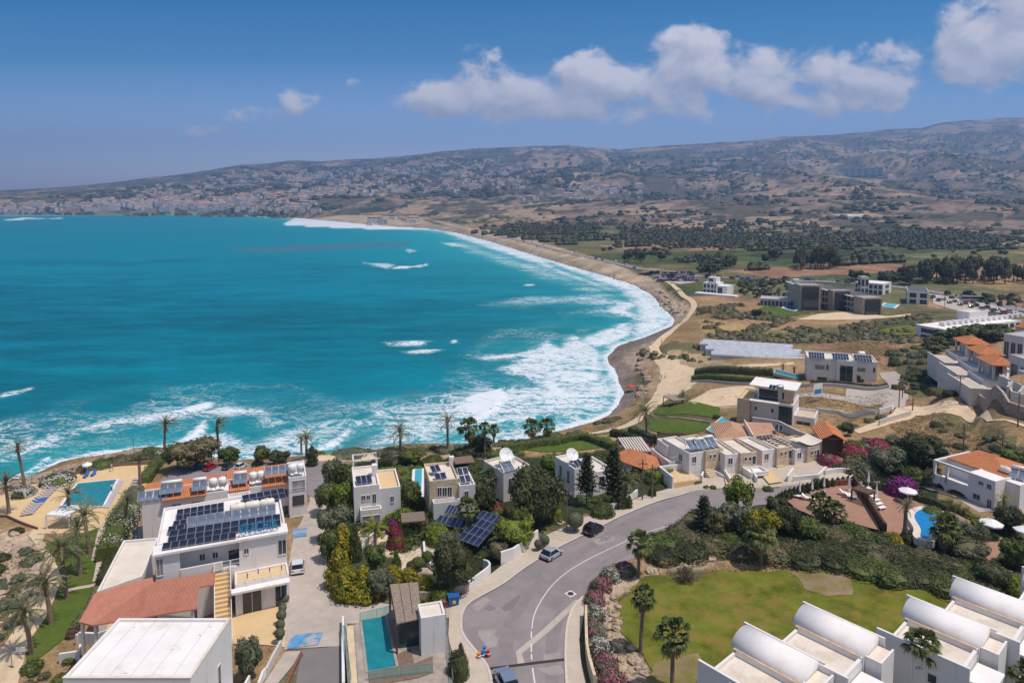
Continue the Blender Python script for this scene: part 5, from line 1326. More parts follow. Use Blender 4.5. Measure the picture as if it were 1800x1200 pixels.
for A, B, nc, nr, lb in (((284,968),(415,947),9,1,'frontmost single row of dark solar panels left of the roof lettering'), ((294,957),(494,925),13,2,'long double row of dark panels running behind the blue lettering'), ((294,938),(338,931),3,1,'short single row of dark panels at the left roof edge'),
        ((303,928),(398,913),8,1,'upper left row of dark panels on the hotel roof'), ((309,917),(394,903),7,2,'rear left bank of dark panels on the hotel roof'), ((428,890),(504,876),6,2,'small bank of dark panels at the back of the hotel roof')):
    solar(A, B, zr, nc, nr, lb, .13 * nr, 1.45)
for i, (x, y) in enumerate(((418,902),(444,898),(470,894))): tank(P(x, y, zr), V.ang, ['leftmost', 'middle', 'rightmost'][i] + ' of three cream tanks in a row on the hotel roof', True, 1.9, .55, 'cream_tank')
for i, (x, y, n_) in enumerate(((370,925,5), (447,913,5))):
    p = P(x, y, zr); rz = V.ang
    heater(p, rz, ['row of blue-grey collectors in the middle of the hotel roof', 'row of blue-grey collectors behind the lettering'][i], n_)

# ------------------------------------------------------------------ long block with orange tiles behind it
O = Bld('apartment_block', 'long white block with orange tiled roofs and roof tanks above the car park', (249,882), (538,843), 18.0, 5.6, 'apartment block', base=9.6)
O.block(0, 0, O.L - 2.8, 5.6, O.H, 0, 'white_render', 'white_roof', .3); O.block(O.L - 2.798, -1.5, O.L, 5.6, O.H + 1.3, 0, 'white_render', 'white_roof', .3)
u = lambda px: O.loc(px, 870, 'z', O.H).x
for a, b2 in ((2.9, 9.2), (12.6, 15.6), (17.6, 21.4)): O.shed(a, -.7, b2, 2.9, O.H + .05, O.H + .6, 'roof_tile')
O.shed(-.2, 3.5, 12.0, 5.8, O.H + .2, O.H + .6, 'roof_tile'); O.shed(12.0, 3.6, O.L - 2.9, 6.0, O.H + .55, O.H + 1.0, 'roof_tile')
O.part('wall', 'white_render').box(-.1, 3.3, O.H - .3, O.L - 2.9, 3.498, O.H + .5)
for x in (4.2, 7, 13.4, 15.8, 18.4, 20.2):
    O.win('f', x, x + 1.3, O.H - 2.4, O.H - 1.1, 0); O.win('f', x, x + 1.3, O.H - 5.4, O.H - 3.9, 0)
O.win('f', O.L - 2.2, O.L - .5, O.H - 3.4, O.H - 1.9, -1.5, frame='metal_dark'); O.win('f', O.L - 2.4, O.L - .4, O.H - 6.6, O.H - 5.4, -1.5, glass='blind'); O.win('f', O.L - 2.2, O.L - .3, O.H - .9, O.H + .7, -1.5, glass='blind')
O.rail((O.L - 2.7, -1.6), (O.L, -1.6), O.H - 1.3, .8)
O.done()
for i, (x, y, n_) in enumerate(((268,880,4),(300,868,3),(350,863,2),(422,851,2),(490,834,4))):
    heater(P(x, y, 18.3 + (.4 if i else -.3) + (.9 if i == 4 else 0)), O.ang, ['wide pale collector bank at the left end of the tiled block', 'pair of grey collectors above the left tiles', 'grey collectors beside the left pair of tanks', 'grey collectors beside the middle tank pair', 'pale collector bank beside the rightmost tanks'][i], n_)
for i, (x, y) in enumerate(((375,857),(391,855),(445,846),(459,844),(513,832),(528,830))):
    tank(P(x, y, 18.4 + (1.2 if i > 3 else .1)), O.ang, ['white upright tank, left of the first pair on the tiled block', 'white upright tank, right of the first pair on the tiled block', 'white upright tank, left of the middle pair on the tiled block', 'white upright tank, right of the middle pair on the tiled block', 'white upright tank, left of the pair at the end of the tiled block', 'white upright tank, right of the pair at the end of the tiled block'][i], False, 1.4, .62)
dish(P(413,886,20.5), R(10), R(40), .5, 'small white dish on the hotel stair head'); 
a_ = Bld('stair_tower', 'small white stair head between hotel and tiled block', (400,880), (440,874), 20.6, 2.6, 'stair head', base=14); a_.block(0, 0, a_.L, 2.6, a_.H, roof='cream_roof'); a_.win('f', .5, 1.2, a_.H - 2.2, a_.H - 1.2, 0); a_.done()

# low annex and red roof in front
polyblock('annex', 'low flat cream-roofed annex left of the hotel', [(170,1039),(250,1012),(278,944),(217,949)], 16.4, 'annex', roof='cream_roof')
E_ = {k: P(x, y, z) for k, (x, y, z) in dict(e1=(139,1092,17.5), e2=(162,1098,17.5), e3=(345,1069,17.5), e4=(350,1031,18.9), e5=(377,1026,18.9), t1=(379,1004,20.4), t0=(270,1022,20.6), r=(256,1032,19), l3=(272,1013,18.4), l2=(228,1023,17.6), l1=(166,1043,17.4)).items()}
def onplane(px, a, b2, c):
    nn = (b2 - a).cross(c - a); o = Vector((0, 0, CZ)); d = Vector(ray(*px)); return o + d * (nn.dot(a - o) / nn.dot(d))
for k, q in dict(e4=(350,1031), e5=(377,1026), t1=(379,1004)).items(): E_[k] = onplane(q, E_['e2'], E_['e3'], E_['t0'])
for k, q in dict(l1=(166,1043), l2=(228,1023), l3=(268,1014)).items(): E_[k] = onplane(q, E_['e1'], E_['e2'], E_['t0'])
c_ = E_['e3'].copy(); c_.z = 13.6
rr = empty('pavilion', c_, 0, 'open pavilion under a wide red sheet roof with a hip', 'pavilion')
nm = list(E_); vs = [E_[k] - c_ for k in nm]; ix = nm.index; mb = MB()
fcs = [('e2','e3','t0'), ('e3','e4','t0'), ('e4','e5','t1','t0'), ('e1','e2','t0','l1'), ('l1','t0','l2'), ('l2','t0','l3')]
mb.add(vs, [tuple(ix(k) for k in f) for f in fcs]); mb.add([v - Vector((0, 0, .16)) for v in vs], [tuple(ix(k) for k in f)[::-1] for f in fcs])
nn_ = len(vs); per = ['e1','e2','e3','e4','e5','t1','t0','l3','l2','l1']
for i, k in enumerate(per):
    j = per[(i + 1) % len(per)]; mb.f.append((ix(k), ix(k) + nn_, ix(j) + nn_, ix(j)))
mb.build('roof', 'roof_sheet_red', rr)
mb = MB()
for x, y in ((142,1094),(165,1096),(225,1086),(278,1078),(336,1068)):
    p = P(x, y, 17.4) - c_; mb.box(p.x - .14, p.y + .12, -1.2, p.x + .14, p.y + .4, 3.75)
mb.build('column', 'white_render', rr)
mb = MB(); f_ = [P(*q, 15.2) - c_ for q in ((172,1125),(340,1092),(360,1050),(280,1048),(190,1072))]; mb.prism([(p.x, p.y) for p in f_], -1.2, .05); mb.build('floor', 'deck_sand', rr)
mb = MB(); f_ = [P(*q, 17.3) - c_ for q in ((200,1068),(345,1046),(376,1024),(372,1012),(285,1022))]; mb.prism([(p.x, p.y) for p in f_], .06, 3.2); mb.build('wall', 'dark_roof', rr)  # dark box filling the open pavilion, imitates the shade under its roof
wallrun('garden_wall', [(135,1133),(140,1128),(172,1130),(200,1120)], .3, 1.3, 'white_render', 'white plinth under the corner of the red pavilion', cat='wall')
wallrun('garden_wall', [(105,1165),(140,1160),(142,1148)], .3, 1.2, 'white_render', 'white stepped planter wall left of the big flat roof', cat='wall')
rk = empty('staircase', G(243,944), V.ang, 'short stair with blue rails between annex and tiled block', 'staircase'); mb = MB(); [mb.box(0, -.35 * i - .35, -.5, 2.2, -.35 * i, 1.8 - .2 * i) for i in range(9)]; mb.build('steps', 'paving', rk)
for x in (0, 2.2): mb = MB(); mb.tube((x, 0, 2.8), (x, -3.1, 1.1), .07, k=6); [mb.tube((x, -.35 * i - .2, 1.6 - .2 * i), (x, -.35 * i - .2, 2.7 - .2 * i), .04, k=5) for i in range(9)]; mb.build('railing', 'blue_paint', rk)

# ------------------------------------------------------------------ big flat roof in the foreground
F_ = Bld('flat_roofed_house', 'large white flat-roofed house at the bottom left corner', (110,1191), (335,1191), 23.5, 8.5, 'house', base=13.5)
F_.block(0, 0, F_.L, 8.5, F_.H, 0, 'white_render', 'white_roof', .28, .3)
for y0, z0, z1 in ((1.0, 3.6, 6.0), (3.6, 4.3, 6.2), (5.2, 4.6, 7.2)): F_.win('r', y0, y0 + .55, z0, z1, F_.L, mull=0)
b3 = MB(); b3.box(F_.L + .01, .5, 2.9, F_.L + 1.6, 8.4, 3.15); b3.box(F_.L + 1.6, .5, 2.9, F_.L + 1.8, 8.4, 4.1); b3.build('balcony', 'white_render', F_.root)
for x, y in ((2.2, 7.4), (9.2, 6.2), (7.6, 4.2), (9.6, 7.5), (5.0, 1.0)): F_.part('vent', 'white_plastic').tube((x, y, F_.H - .28), (x, y, F_.H - .12), .16, k=8)
[F_.part('roof_seam', 'grey_wall').box(1.85 * i, .32, F_.H - .255, 1.85 * i + .035, 8.18, F_.H - .235) for i in range(1, 6)]; F_.part('coping', 'cream_roof').box(-.03, -.03, F_.H + .002, F_.L + .03, .28, F_.H + .04); F_.part('coping', 'cream_roof').box(F_.L - .28, .282, F_.H + .002, F_.L + .03, 8.5, F_.H + .04)
F_.done()

# ------------------------------------------------------------------ glass and timber house with its raised pool
g0 = 16.6
M_ = Bld('modern_house', 'white and glass house with slatted timber roof beside a raised pool', (740,1086), (783,1079), 20.8, 3.4, 'house', base=15.2)
M_.block(0, 0, M_.L, 2.6, M_.H, 0, 'white_render', 'cream_roof', .25)
lo = lambda x, y, z: M_.loc(x, y, 'z', z - 15.2)
pr = [lo(*q, 20.0) for q in ((697,1095),(742,1085),(735,1022),(685,1026))]
mb = M_.part('pergola_roof', 'thatch')
for i in range(26):
    for j in range(3):
        a0, a1 = i / 26, (i + .86) / 26; s0, s1 = j / 3 + .01, (j + 1) / 3 - .01
        q = lambda s, t: (pr[0].lerp(pr[1], s)).lerp(pr[3].lerp(pr[2], s), t)
        c = [q(s0, a0), q(s1, a0), q(s1, a1), q(s0, a1)]; mb.add([v for v in c] + [v - Vector((0, 0, .14)) for v in c], [(0, 1, 2, 3), (7, 6, 5, 4), (0, 4, 5, 1), (1, 5, 6, 2), (2, 6, 7, 3), (3, 7, 4, 0)])
for p in pr: M_.part('post', 'wood_dark').box(p.x - .1, p.y - .1, .8, p.x + .1, p.y + .1, p.z - .15)
M_.part('beam', 'wood_dark').tube(pr[0] - Vector((0, 0, .25)), pr[3] - Vector((0, 0, .25)), .1, k=4); M_.part('beam', 'wood_dark').tube(pr[1] - Vector((0, 0, .25)), pr[2] - Vector((0, 0, .25)), .1, k=4)
q0, q1, q2, q3 = (lo(*q, 19.6) for q in ((702,1092),(741,1086),(735,1036),(695,1040)))
mb = M_.part('glass_wall', 'teal_glass')
for a, b2 in ((q0, q1), (q0, q3), (q3, q2)): mb.add([(a.x, a.y, 1.0), (b2.x, b2.y, 1.0), (b2.x, b2.y, a.z), (a.x, a.y, a.z)], [(0, 1, 2, 3)])
M_.done()
dk = [P(*q, g0) for q in ((604,1099),(626,1096),(678,1080),(700,1062),(745,1062),(783,1082),(790,1150),(797,1212),(612,1212))]
dr = empty('terrace', (0, 0, 0), 0, 'raised brown timber and stone terrace around the teal pool', 'terrace'); mb = MB(); mb.prism([(p.x, p.y) for p in dk], 14.5, g0 - .02); mb.build('base', 'stone_grey', dr)
def flatpoly(nm, px, z, mat, parent, t=.06):
    mb = MB(); mb.prism([(P(*q, z).x, P(*q, z).y) for q in px], z - t, z); return mb.build(nm, mat, parent)
flatpoly('decking', [(696,1150),(722,1138),(728,1165),(760,1152),(762,1180),(735,1190),(650,1205),(647,1183),(698,1173)], g0 + .06, 'wood_brown', dr, .07)
flatpoly('gravel_strip', [(609,1100),(621,1099),(629,1212),(616,1212)], g0 + .05, 'path_sand', dr)
flatpoly('stone_edge', [(623,1099),(633,1092),(646,1180),(650,1212),(630,1212)], g0 + .05, 'stone_grey', dr)
pool('swimming_pool', [(636,1090),(647,1179),(696,1170),(677,1082)], 'pool_teal', 'raised rectangular teal pool with glass screens', z=g0 + .12, rimw=.3, rim='stone_grey')
for i, (a, b2, lb) in enumerate((((606,1099),(618,1212),'clear glass screen on the outer edge of the raised terrace'), ((633,1093),(690,1079),'clear glass screen at the far end of the teal pool'), ((783,1082),(797,1212),'clear glass screen on the road side of the terrace'), ((648,1196),(762,1182),'clear glass screen across the front of the terrace'))):
    p, q = P(*a, g0), P(*b2, g0); r_ = empty('glass_screen', p, 0, lb, 'glass screen'); d = q - p; mb = MB(); k_ = max(2, int(d.length / 1.5)); fr = MB()
    for j in range(k_):
        s, e = d * (j / k_), d * ((j + .97) / k_); mb.add([s, e, e + Vector((0, 0, 1.1)), s + Vector((0, 0, 1.1))], [(0, 1, 2, 3)]); fr.tube(s, s + Vector((0, 0, 1.12)), .03, k=5)
    mb.build('pane', 'clear_glass', r_); fr.tube(Vector((0, 0, 1.12)), d + Vector((0, 0, 1.12)), .022, k=5); fr.build('post', 'metal_grey', r_)

# ------------------------------------------------------------------ the four villas above the shore
A1 = Bld('white_villa', 'white two-block villa with a blue-grey front and roof panels beside the driveway', (622,856), (704,847), 19.1, 8.5, 'villa', base=12.3)
A1.block(0, 0, 4.0, 8.5, A1.H, roof='cream_roof'); A1.block(4.002, .2, A1.L, 8.0, A1.H - .8, roof='deck_sand')
A1.block(.9, -1.3, 4.2, -.002, A1.H - 3.4, roof='paving', par=.6)
for a, b2 in (((636,871),(642,879)),((645,870),(650,878)),((655,868),(661,884))): A1.winpx('f', a, b2, 0)
A1.winpx('f', (687,872), (692,882), .2); A1.win('f', 1.2, 3.9, .4, 2.4, -1.3, glass='blind'); A1.win('l', 2, 3, A1.H - 2.6, A1.H - 1.2, 0); A1.win('l', 5.5, 6.5, A1.H - 2.6, A1.H - 1.2, 0)
mb = A1.part('pergola', 'white_render')
for x in (.2, 4.2): mb.box(x, 8.6, 0, x + .2, 8.8, A1.H + .9); mb.box(x, 11.2, 0, x + .2, 11.4, A1.H + .9)
mb.box(.2, 8.6, A1.H + .9, 4.4, 8.8, A1.H + 1.1); mb.box(.2, 11.2, A1.H + .9, 4.4, 11.4, A1.H + 1.1); mb.box(.2, 8.8, A1.H + .9, .4, 11.2, A1.H + 1.1)
mb.box(3.2, 4.5, A1.H - .4, 4.0, 5.6, A1.H + 1.4)
A1.done(); solar((627,853),(655,849), 18.8, 3, 1, 'three tilted panels on the white villa roof', .7, 1.9, 'solar_cell')
A2 = Bld('stone_villa', 'stone-faced villa with a pale wing and roof panels behind the gravel court', (755,846), (834,838), 20.0, 7.5, 'villa', base=13.2)
A2.block(0, 0, 4.7, 7.5, A2.H, wall='stone_wall', roof='cream_roof'); A2.block(4.702, -.7, A2.L, 6.5, A2.H - .9, roof='cream_roof'); A2.block(.4, -1.6, 4.7, -.002, A2.H - 3.0, roof='paving', par=.6)
for a, b2 in (((769,857),(776,872)),((778,857),(785,872)),((787,856),(794,872))): A2.winpx('f', a, b2, 0)
A2.winpx('f', (817,863), (823,874), -.7); A2.win('l', 2, 3, A2.H - 3, A2.H - 1.5, 0); A2.win('l', 5, 6, A2.H - 3, A2.H - 1.5, 0)
A2.part('chimney', 'white_render').box(4.2, 6.2, A2.H - .4, 5.0, 7.0, A2.H + 1.2); A2.part('pergola', 'wood_brown').box(4.9, 4.2, A2.H + .7, 8.2, 7.2, A2.H + .8)
A2.rail((.4, -1.55), (4.7, -1.55), A2.H - 3, .3); A2.done()
solar((760,832),(776,829), 20.1, 2, 1, 'small pair of panels at the back of the stone villa roof', .6, 1.6, 'solar_cell'); solar((766,845),(786,842), 19.8, 2, 1, 'small pair of panels at the front of the stone villa roof', .6, 1.4, 'solar_cell'); solar((810,851),(829,848), 18.9, 2, 2, 'block of four panels on the pale wing of the stone villa', 1.6, 1.5, 'solar_cell')
A3 = Bld('villa', 'grey-walled villa with a large white roof dish behind the umbrella pine', (885,831), (935,818), 19.5, 6.5, 'villa', base=13)
A3.block(0, 0, A3.L, 6.5, A3.H, wall='pale_wall', roof='cream_roof'); A3.win('l', 2, 2.9, A3.H - 2.6, A3.H - 1.2, 0); A3.win('f', 1, 2, A3.H - 2.6, A3.H - 1.2, 0); A3.part('wall', 'white_render').box(A3.L * .55, 3, A3.H - .45, A3.L * .75, 4.5, A3.H + .9); A3.done()
dish(P(889,814,19.6), R(28), R(38), 1.25, 'large white dish on the grey villa roof left of the pine'); heater(P(897,829,19.4), A3.ang, 'solar heater beside the left dish', 2)
A4 = Bld('villa', 'white villa with a large roof dish behind the tall araucaria', (1010,824), (1072,811), 19.0, 6.5, 'villa', base=12.5)
A4.block(0, 0, 3.2, 6.5, A4.H, roof='cream_roof'); A4.block(3.202, -1, A4.L, 5.5, A4.H - .9, roof='cream_roof'); A4.win('l', 1.6, 2.3, A4.H - 3.2, A4.H - 1, 0); A4.win('l', 4.2, 4.9, A4.H - 3.2, A4.H - 1, 0); A4.win('f', 4.4, 5.4, A4.H - 3.4, A4.H - 1.8, -1); A4.win('f', .8, 1.8, A4.H - 3, A4.H - 1.4, 0); A4.done()
dish(P(1005,812,19.1), R(28), R(42), 1.15, 'large white dish on the white villa roof right of the pine'); solar((1014,822),(1026,819), 18.9, 2, 1, 'two small panels beside the right dish', .7, 1.6, 'solar_cell')
A5 = Bld('pavilion', 'bungalow under an orange hipped tile roof behind the utility poles', (1140,826), (1169,812), 16.0, 8.5, 'bungalow', base=11.5)
A5.block(0, 0, A5.L, 8.5, A5.H, wall='pale_wall', par=.02); A5.hip(0, 0, A5.L, 8.5, A5.H + .1, 1.7); A5.win('f', 1, 2.2, 1.6, 3.2, 0); A5.win('r', 2, 4, 1.6, 3.2, A5.L); A5.done()

# ------------------------------------------------------------------ stone-fronted terrace of houses with stairs
def terrace_house(A, B, zr, dep, lbl, base, stair=True, tower=True, garage=False):
    b_ = Bld('terrace_house', lbl, A, B, zr, dep, 'house', base=base); L = b_.L; s = L * .45
    b_.block(0, 0, s, dep, b_.H - .2); b_.block(s + .002, -.5, L, dep - 1, b_.H, wall='stone_wall', roof='cream_roof')
    b_.win('f', s + .8, s + 1.25, b_.H - 1.5, b_.H - .8, -.5, mull=0); b_.win('f', s + 1.7, s + 2.15, b_.H - 1.5, b_.H - .8, -.5, mull=0); b_.win('f', L - .9, L - .25, b_.H - 2.2, b_.H - .7, -.5, mull=0)
    b_.win('l', 2, 3, b_.H - 2.4, b_.H - 1.2, 0); b_.win('f', .6, 1.4, b_.H - 2.0, b_.H - .9, 0)
    if stair: b_.stairs(s - .2, s + 1.6, -4.2, -.52, 0, 2.2, 10, 'stone_wall'); b_.part('wall', 'white_render').box(s + 1.602, -4.2, 0, s + 1.8, -.502, 2.0); b_.part('wall', 'white_render').box(s + 1.802, -2.0, 0, L + .4, -.502, 1.7)
    if garage: b_.block(s + .4, -3.2, L + .6, -.502, 2.9, roof='white_roof'); b_.win('f', s + 1.6, L - .2, .5, 2.2, -3.2, mull=0)
    return b_.done()
T1 = terrace_house((1212,795), (1268,786), 20.2, 8.5, 'first terrace house from the left, stone tower with heaters on its roof', 14.6)
for i, (x, y) in enumerate(((1222,790),(1238,789),(1254,785))): heater(P(x, y, 20.3), T1.ang, ['leftmost', 'middle', 'rightmost'][i] + ' of three heaters on the first terrace house', 2, cell='collector')
T2 = terrace_house((1275,797), (1328,792), 20.0, 8, 'second terrace house with a white garage below its stone tower', 14.6, False, garage=True)
T3 = terrace_house((1340,790), (1390,782), 19.8, 7, 'third terrace house with open roof beams on its stone tower', 14.4)
mb = MB(); [mb.box(T3.L * .45 + .3, y, T3.H + .35, T3.L - .2, y + .14, T3.H + .5) for y in (.2, 1.1, 2.0, 2.9, 3.8, 4.7)]; mb.box(T3.L * .45 + .3, -.3, T3.H + .2, T3.L * .45 + .45, 5.4, T3.H + .34); mb.build('roof_beam', 'wood_brown', T3.root)
T4 = terrace_house((1398,788), (1438,781), 19.6, 6.5, 'fourth terrace house, stone tower with a curved white stair wall and shade sail', 14.6, False)
mb = MB(); k_ = 12; vs = [(T4.L * .3 + (T4.L * .8) * i / k_, y, T4.H + .5 + .6 * (abs(i / k_ * 2 - 1) ** 2) - (.2 if y < 2 else 0)) for y in (-.5, 1.5, 3.2) for i in range(k_ + 1)]
mb.add(vs, [(j * (k_ + 1) + i, j * (k_ + 1) + i + 1, (j + 1) * (k_ + 1) + i + 1, (j + 1) * (k_ + 1) + i) for j in range(2) for i in range(k_)]); mb.build('shade_sail', 'cream_roof', T4.root, True)
mb = MB(); [mb.box(T4.L * .6 + .18 * i, -3.2 + .02 * i, 0, T4.L * .6 + .18 * (i + 1), -2.9 + .02 * i, .9 + 2.4 * math.sin(1.57 * (i + 1) / 14)) for i in range(14)]; mb.box(T4.L * .6 + 2.52, -3.2, 0, T4.L * .6 + 2.9, -.6, 3.3); mb.build('stair_wall', 'white_render', T4.root)
T0 = Bld('white_house', 'low white house with balcony left of the stone terrace', (1176,806), (1212,802), 18.2, 7, 'house', base=14.0); T0.block(0, 0, T0.L, 7, T0.H - .6, roof='deck_sand'); T0.win('f', .6, 2.2, .8, 2.4, 0, frame='metal_dark'); T0.block(1.2, 3.0, T0.L, 7, T0.H + 1.2); T0.rail((0, 0), (T0.L * .4, 0), T0.H - .6, .8); T0.done()
CT = Bld('garden_court', 'white-walled forecourt in front of the first terrace house', (1182,838), (1232,832), 17.3, 5, 'forecourt', base=14.4); CT.part('wall', 'white_render').box(0, 0, 0, .3, 5, CT.H); CT.part('wall', 'white_render').box(.302, 4.7, 0, CT.L, 5, CT.H); CT.part('floor', 'deck_sand').box(.302, 0, 0, CT.L, 4.698, CT.H - 1.1); CT.rail((1.0, .05), (CT.L, .05), CT.H - 1.1, 1.0); CT.done()
for i, (A, B) in enumerate((((1290,858),(1318,848)), ((1345,847),(1368,862)))):
    q = [A, B, (B[0] + 14, B[1] - 2), (A[0] + 22, A[1] - 2)]; sheet('driveway', [(1330,829),(1348,826),(1376,849),(1352,853)] if i else [(1272,836),(1284,834),(1296,850),(1276,854)], 'deck_sand', .35, 1.0, ['yellow sloping drive beside the garage', 'yellow sloping drive between the terrace houses'][1 - i])

# ------------------------------------------------------------------ tiled bungalow, shed and modern house behind
Bq = Bld('bungalow', 'rambling bungalow with faded orange tile roofs and panels behind the terrace', (1263,772), (1320,775), 16.6, 9, 'bungalow', base=12)
Bq.block(.5, .5, Bq.L, 9, Bq.H, par=.02); Bq.hip(0, 0, Bq.L, 9.5, Bq.H + .1, 1.8, 'roof_tile_pale'); Bq.block(Bq.L + .3, -1, Bq.L + 5, 7, Bq.H, par=.02); Bq.shed(Bq.L + .2, -1.4, Bq.L + 5.5, 7.5, Bq.H, Bq.H + 1.5, 'roof_tile_pale'); Bq.part('wall', 'white_render').box(Bq.L + .02, -1.5, 0, Bq.L + .198, 8, Bq.H + 1.8); Bq.win('f', 2, 3.5, 1.5, 3, .5); Bq.done()
solar((1352,802),(1384,806), 17.3, 4, 3, 'large tilted panel frame beside the tiled bungalow', 2.6, 1.5, 'solar_cell', ang=R(15)); solar((1361,757),(1376,759), 18, 2, 1, 'two panels on the ridge of the tiled bungalow', .8, 1.7, 'solar_dark')
wallrun('garden_wall', [(1322,752),(1370,757),(1425,772)], .4, [2.6, 2.2, 1.0], 'pale_wall', 'sloping mauve wall with a tiled top behind the bungalow')
gd = G(1465,789); Sh = Bld('shed', 'dark timber barn with an orange gable roof', (1443,771), (1486,774), CZ - gd.y * (771 - YH) / FPX, 5, 'barn', base=gd.z - .5); Sh.block(.3, .3, Sh.L - .3, 6.7, Sh.H, wall='pale_wall', par=.02); mb = Sh.part('front', 'wood_dark'); mb.box(.3, .1, 0, Sh.L - .3, .298, Sh.H); x_ = Sh.L / 2
Sh.part('roof', 'roof_tile').add([(-.3, -.5, Sh.H), (x_, -.5, Sh.H + 1.3), (x_, 7.3, Sh.H + 1.3), (-.3, 7.3, Sh.H), (Sh.L + .3, -.5, Sh.H), (Sh.L + .3, 7.3, Sh.H), (-.3, -.5, Sh.H - .15), (x_, -.5, Sh.H + 1.15), (Sh.L + .3, -.5, Sh.H - .15), (-.3, 7.3, Sh.H - .15), (x_, 7.3, Sh.H + 1.15), (Sh.L + .3, 7.3, Sh.H - .15)], [(0, 1, 2, 3), (1, 4, 5, 2), (0, 6, 7, 1), (1, 7, 8, 4), (6, 9, 10, 7), (7, 10, 11, 8), (2, 10, 9, 3), (5, 11, 10, 2), (0, 3, 9, 6), (4, 8, 11, 5)]); Sh.done()
Lm = Bld('modern_house', 'large split-level modern house with stone wing and overhanging pale roof', (1296,699), (1394,713), 16.8, 10, 'house', base=10.6); L = Lm.L
Lm.block(0, 0, 2.9, 10, Lm.H, wall='stone_wall', roof='deck_sand', par=.35); Lm.block(2.902, 1.6, 9.3, 10, Lm.H, roof='deck_sand', par=.35); Lm.block(9.302, .3, L, 10, Lm.H, roof='deck_sand', par=.35); Lm.part('roof', 'white_roof').box(2.902, -.1, Lm.H - .34, 9.3, 1.598, Lm.H - .05)
Lm.win('f', 9.5, L - .3, .6, Lm.H - .6, .3, glass='teal_glass', frame='metal_dark', mull=3); Lm.win('f', 3.8, 4.3, 3.4, 4.3, 1.6, mull=0); Lm.win('f', 7.6, 8.1, 3.4, 4.3, 1.6, mull=0); Lm.win('f', 3.2, 5.0, .5, 1.3, 1.6, glass='blind')
Lm.block(4.2, 2.6, L - .3, 9, Lm.H + 3.1, Lm.H - .3, 'white_render', 'grey_roof', .1); Lm.part('stone_wall', 'stone_wall').box(9.2, 2.45, Lm.H - .3, L - .25, 2.598, Lm.H + 2.7); Lm.part('overhang', 'white_roof').box(2.4, 1.3, Lm.H + 3.0, L + .5, 9.6, Lm.H + 3.3); Lm.win('f', 4.6, 8.8, Lm.H - .1, Lm.H + 2.3, 2.6, glass='teal_glass', frame='metal_dark', mull=4); Lm.win('f', 9.8, 10.3, Lm.H + .5, Lm.H + 2.2, 2.45, mull=0)
Lm.block(L + .002, 2, L + 4.5, 9, 3.4, roof='paving', par=.5); Lm.win('f', L + .6, L + 3.6, .4, 2.2, 2, glass='window_glass'); Lm.done()
solar((1350,684),(1362,686), 20.2, 2, 1, 'two dark panels on the overhanging roof', .7, 1.6); tank(P(1371,687,20.2), 0, 'silver tank on the overhanging roof', True, 1.6, .6, 'metal_grey')
Mo = Bld('modern_villa', 'white box villa with a tall dark middle window and a roof full of panels', (1419,628), (1542,637), 17.4, 10, 'villa', base=9.6); L = Mo.L
Mo.block(0, 0, 8.0, 10, Mo.H); Mo.block(8.002, -.8, 13.4, 10, Mo.H); Mo.block(13.402, 0, L, 10, Mo.H)
for a, b2, at, gl in (((1433,641),(1449,649),0,'blind'), ((1453,641),(1456,650),0,'window_glass'), ((1477,642),(1498,671),-.8,'teal_glass'), ((1505,646),(1521,653),0,'blind'), ((1535,646),(1538,654),0,'window_glass'), ((1437,662),(1453,669),0,'window_glass'), ((1508,666),(1518,672),0,'window_glass')): Mo.winpx('f', a, b2, at, glass=gl, frame='metal_grey')
Mo.win('l', 2, 4, Mo.H - 2.6, Mo.H - 1.2, 0); Mo.win('r', 2, 4, Mo.H - 2.6, Mo.H - 1.2, L); Mo.done()
for a, b2, lb in (((1422,630),(1450,632),'left panel rows on the white box villa'), ((1464,632),(1493,634),'middle panel rows on the white box villa'), ((1503,635),(1534,637),'right panel rows on the white box villa')): solar(a, b2, 17.4, 6, 2, lb, 1.2, 1.7, 'solar_cell')
tank(P(1514,627,17.4), 0, 'white tank at the back of the white box villa', True, 2, .7)
gh = empty('greenhouse', G(1250,633), 0, 'long row of joined plastic tunnels on the plain', 'greenhouse'); Zg = h(gh.location.x, gh.location.y); gp = [G(*q) for q in ((1250,633),(1424,630),(1233,608))]
ug = (gp[1] - gp[0]); ug.z = 0; Lg = ug.length; ug.normalize(); vg = Vector((-ug.y, ug.x, 0)); Wg = (gp[2] - gp[0]).dot(vg); nt = 6; mb = MB(); k_ = 10; fr = MB()
for t in range(nt):
    w = Wg / nt; o_ = vg * (w * t) + ug * (2.0 * (t % 2) - 1.2 * t); le = Lg * (1.0 if t else .98)
    ring = [o_ + vg * (w / 2 - w / 2 * math.cos(math.pi * i / k_)) + Vector((0, 0, 2.0 + 1.0 * math.sin(math.pi * i / k_))) for i in range(k_ + 1)]
    a0 = [o_ + Vector((0, 0, -.3))] + ring + [o_ + vg * w + Vector((0, 0, -.3))]; n0 = len(a0)
    mb.add(a0 + [p + ug * le for p in a0], [(i, n0 + i, n0 + i + 1, i + 1) for i in range(n0 - 1)] + [tuple(range(n0)), tuple(range(2 * n0 - 1, n0 - 1, -1))])
    for s in range(13): c = o_ + ug * (le * s / 12); fr.path([c + (p - o_) + Vector((0, 0, .05)) for p in ring[::2]], .06, 4)
mb.build('cover', 'plastic_sheet', gh); fr.build('hoop', 'metal_grey', gh)

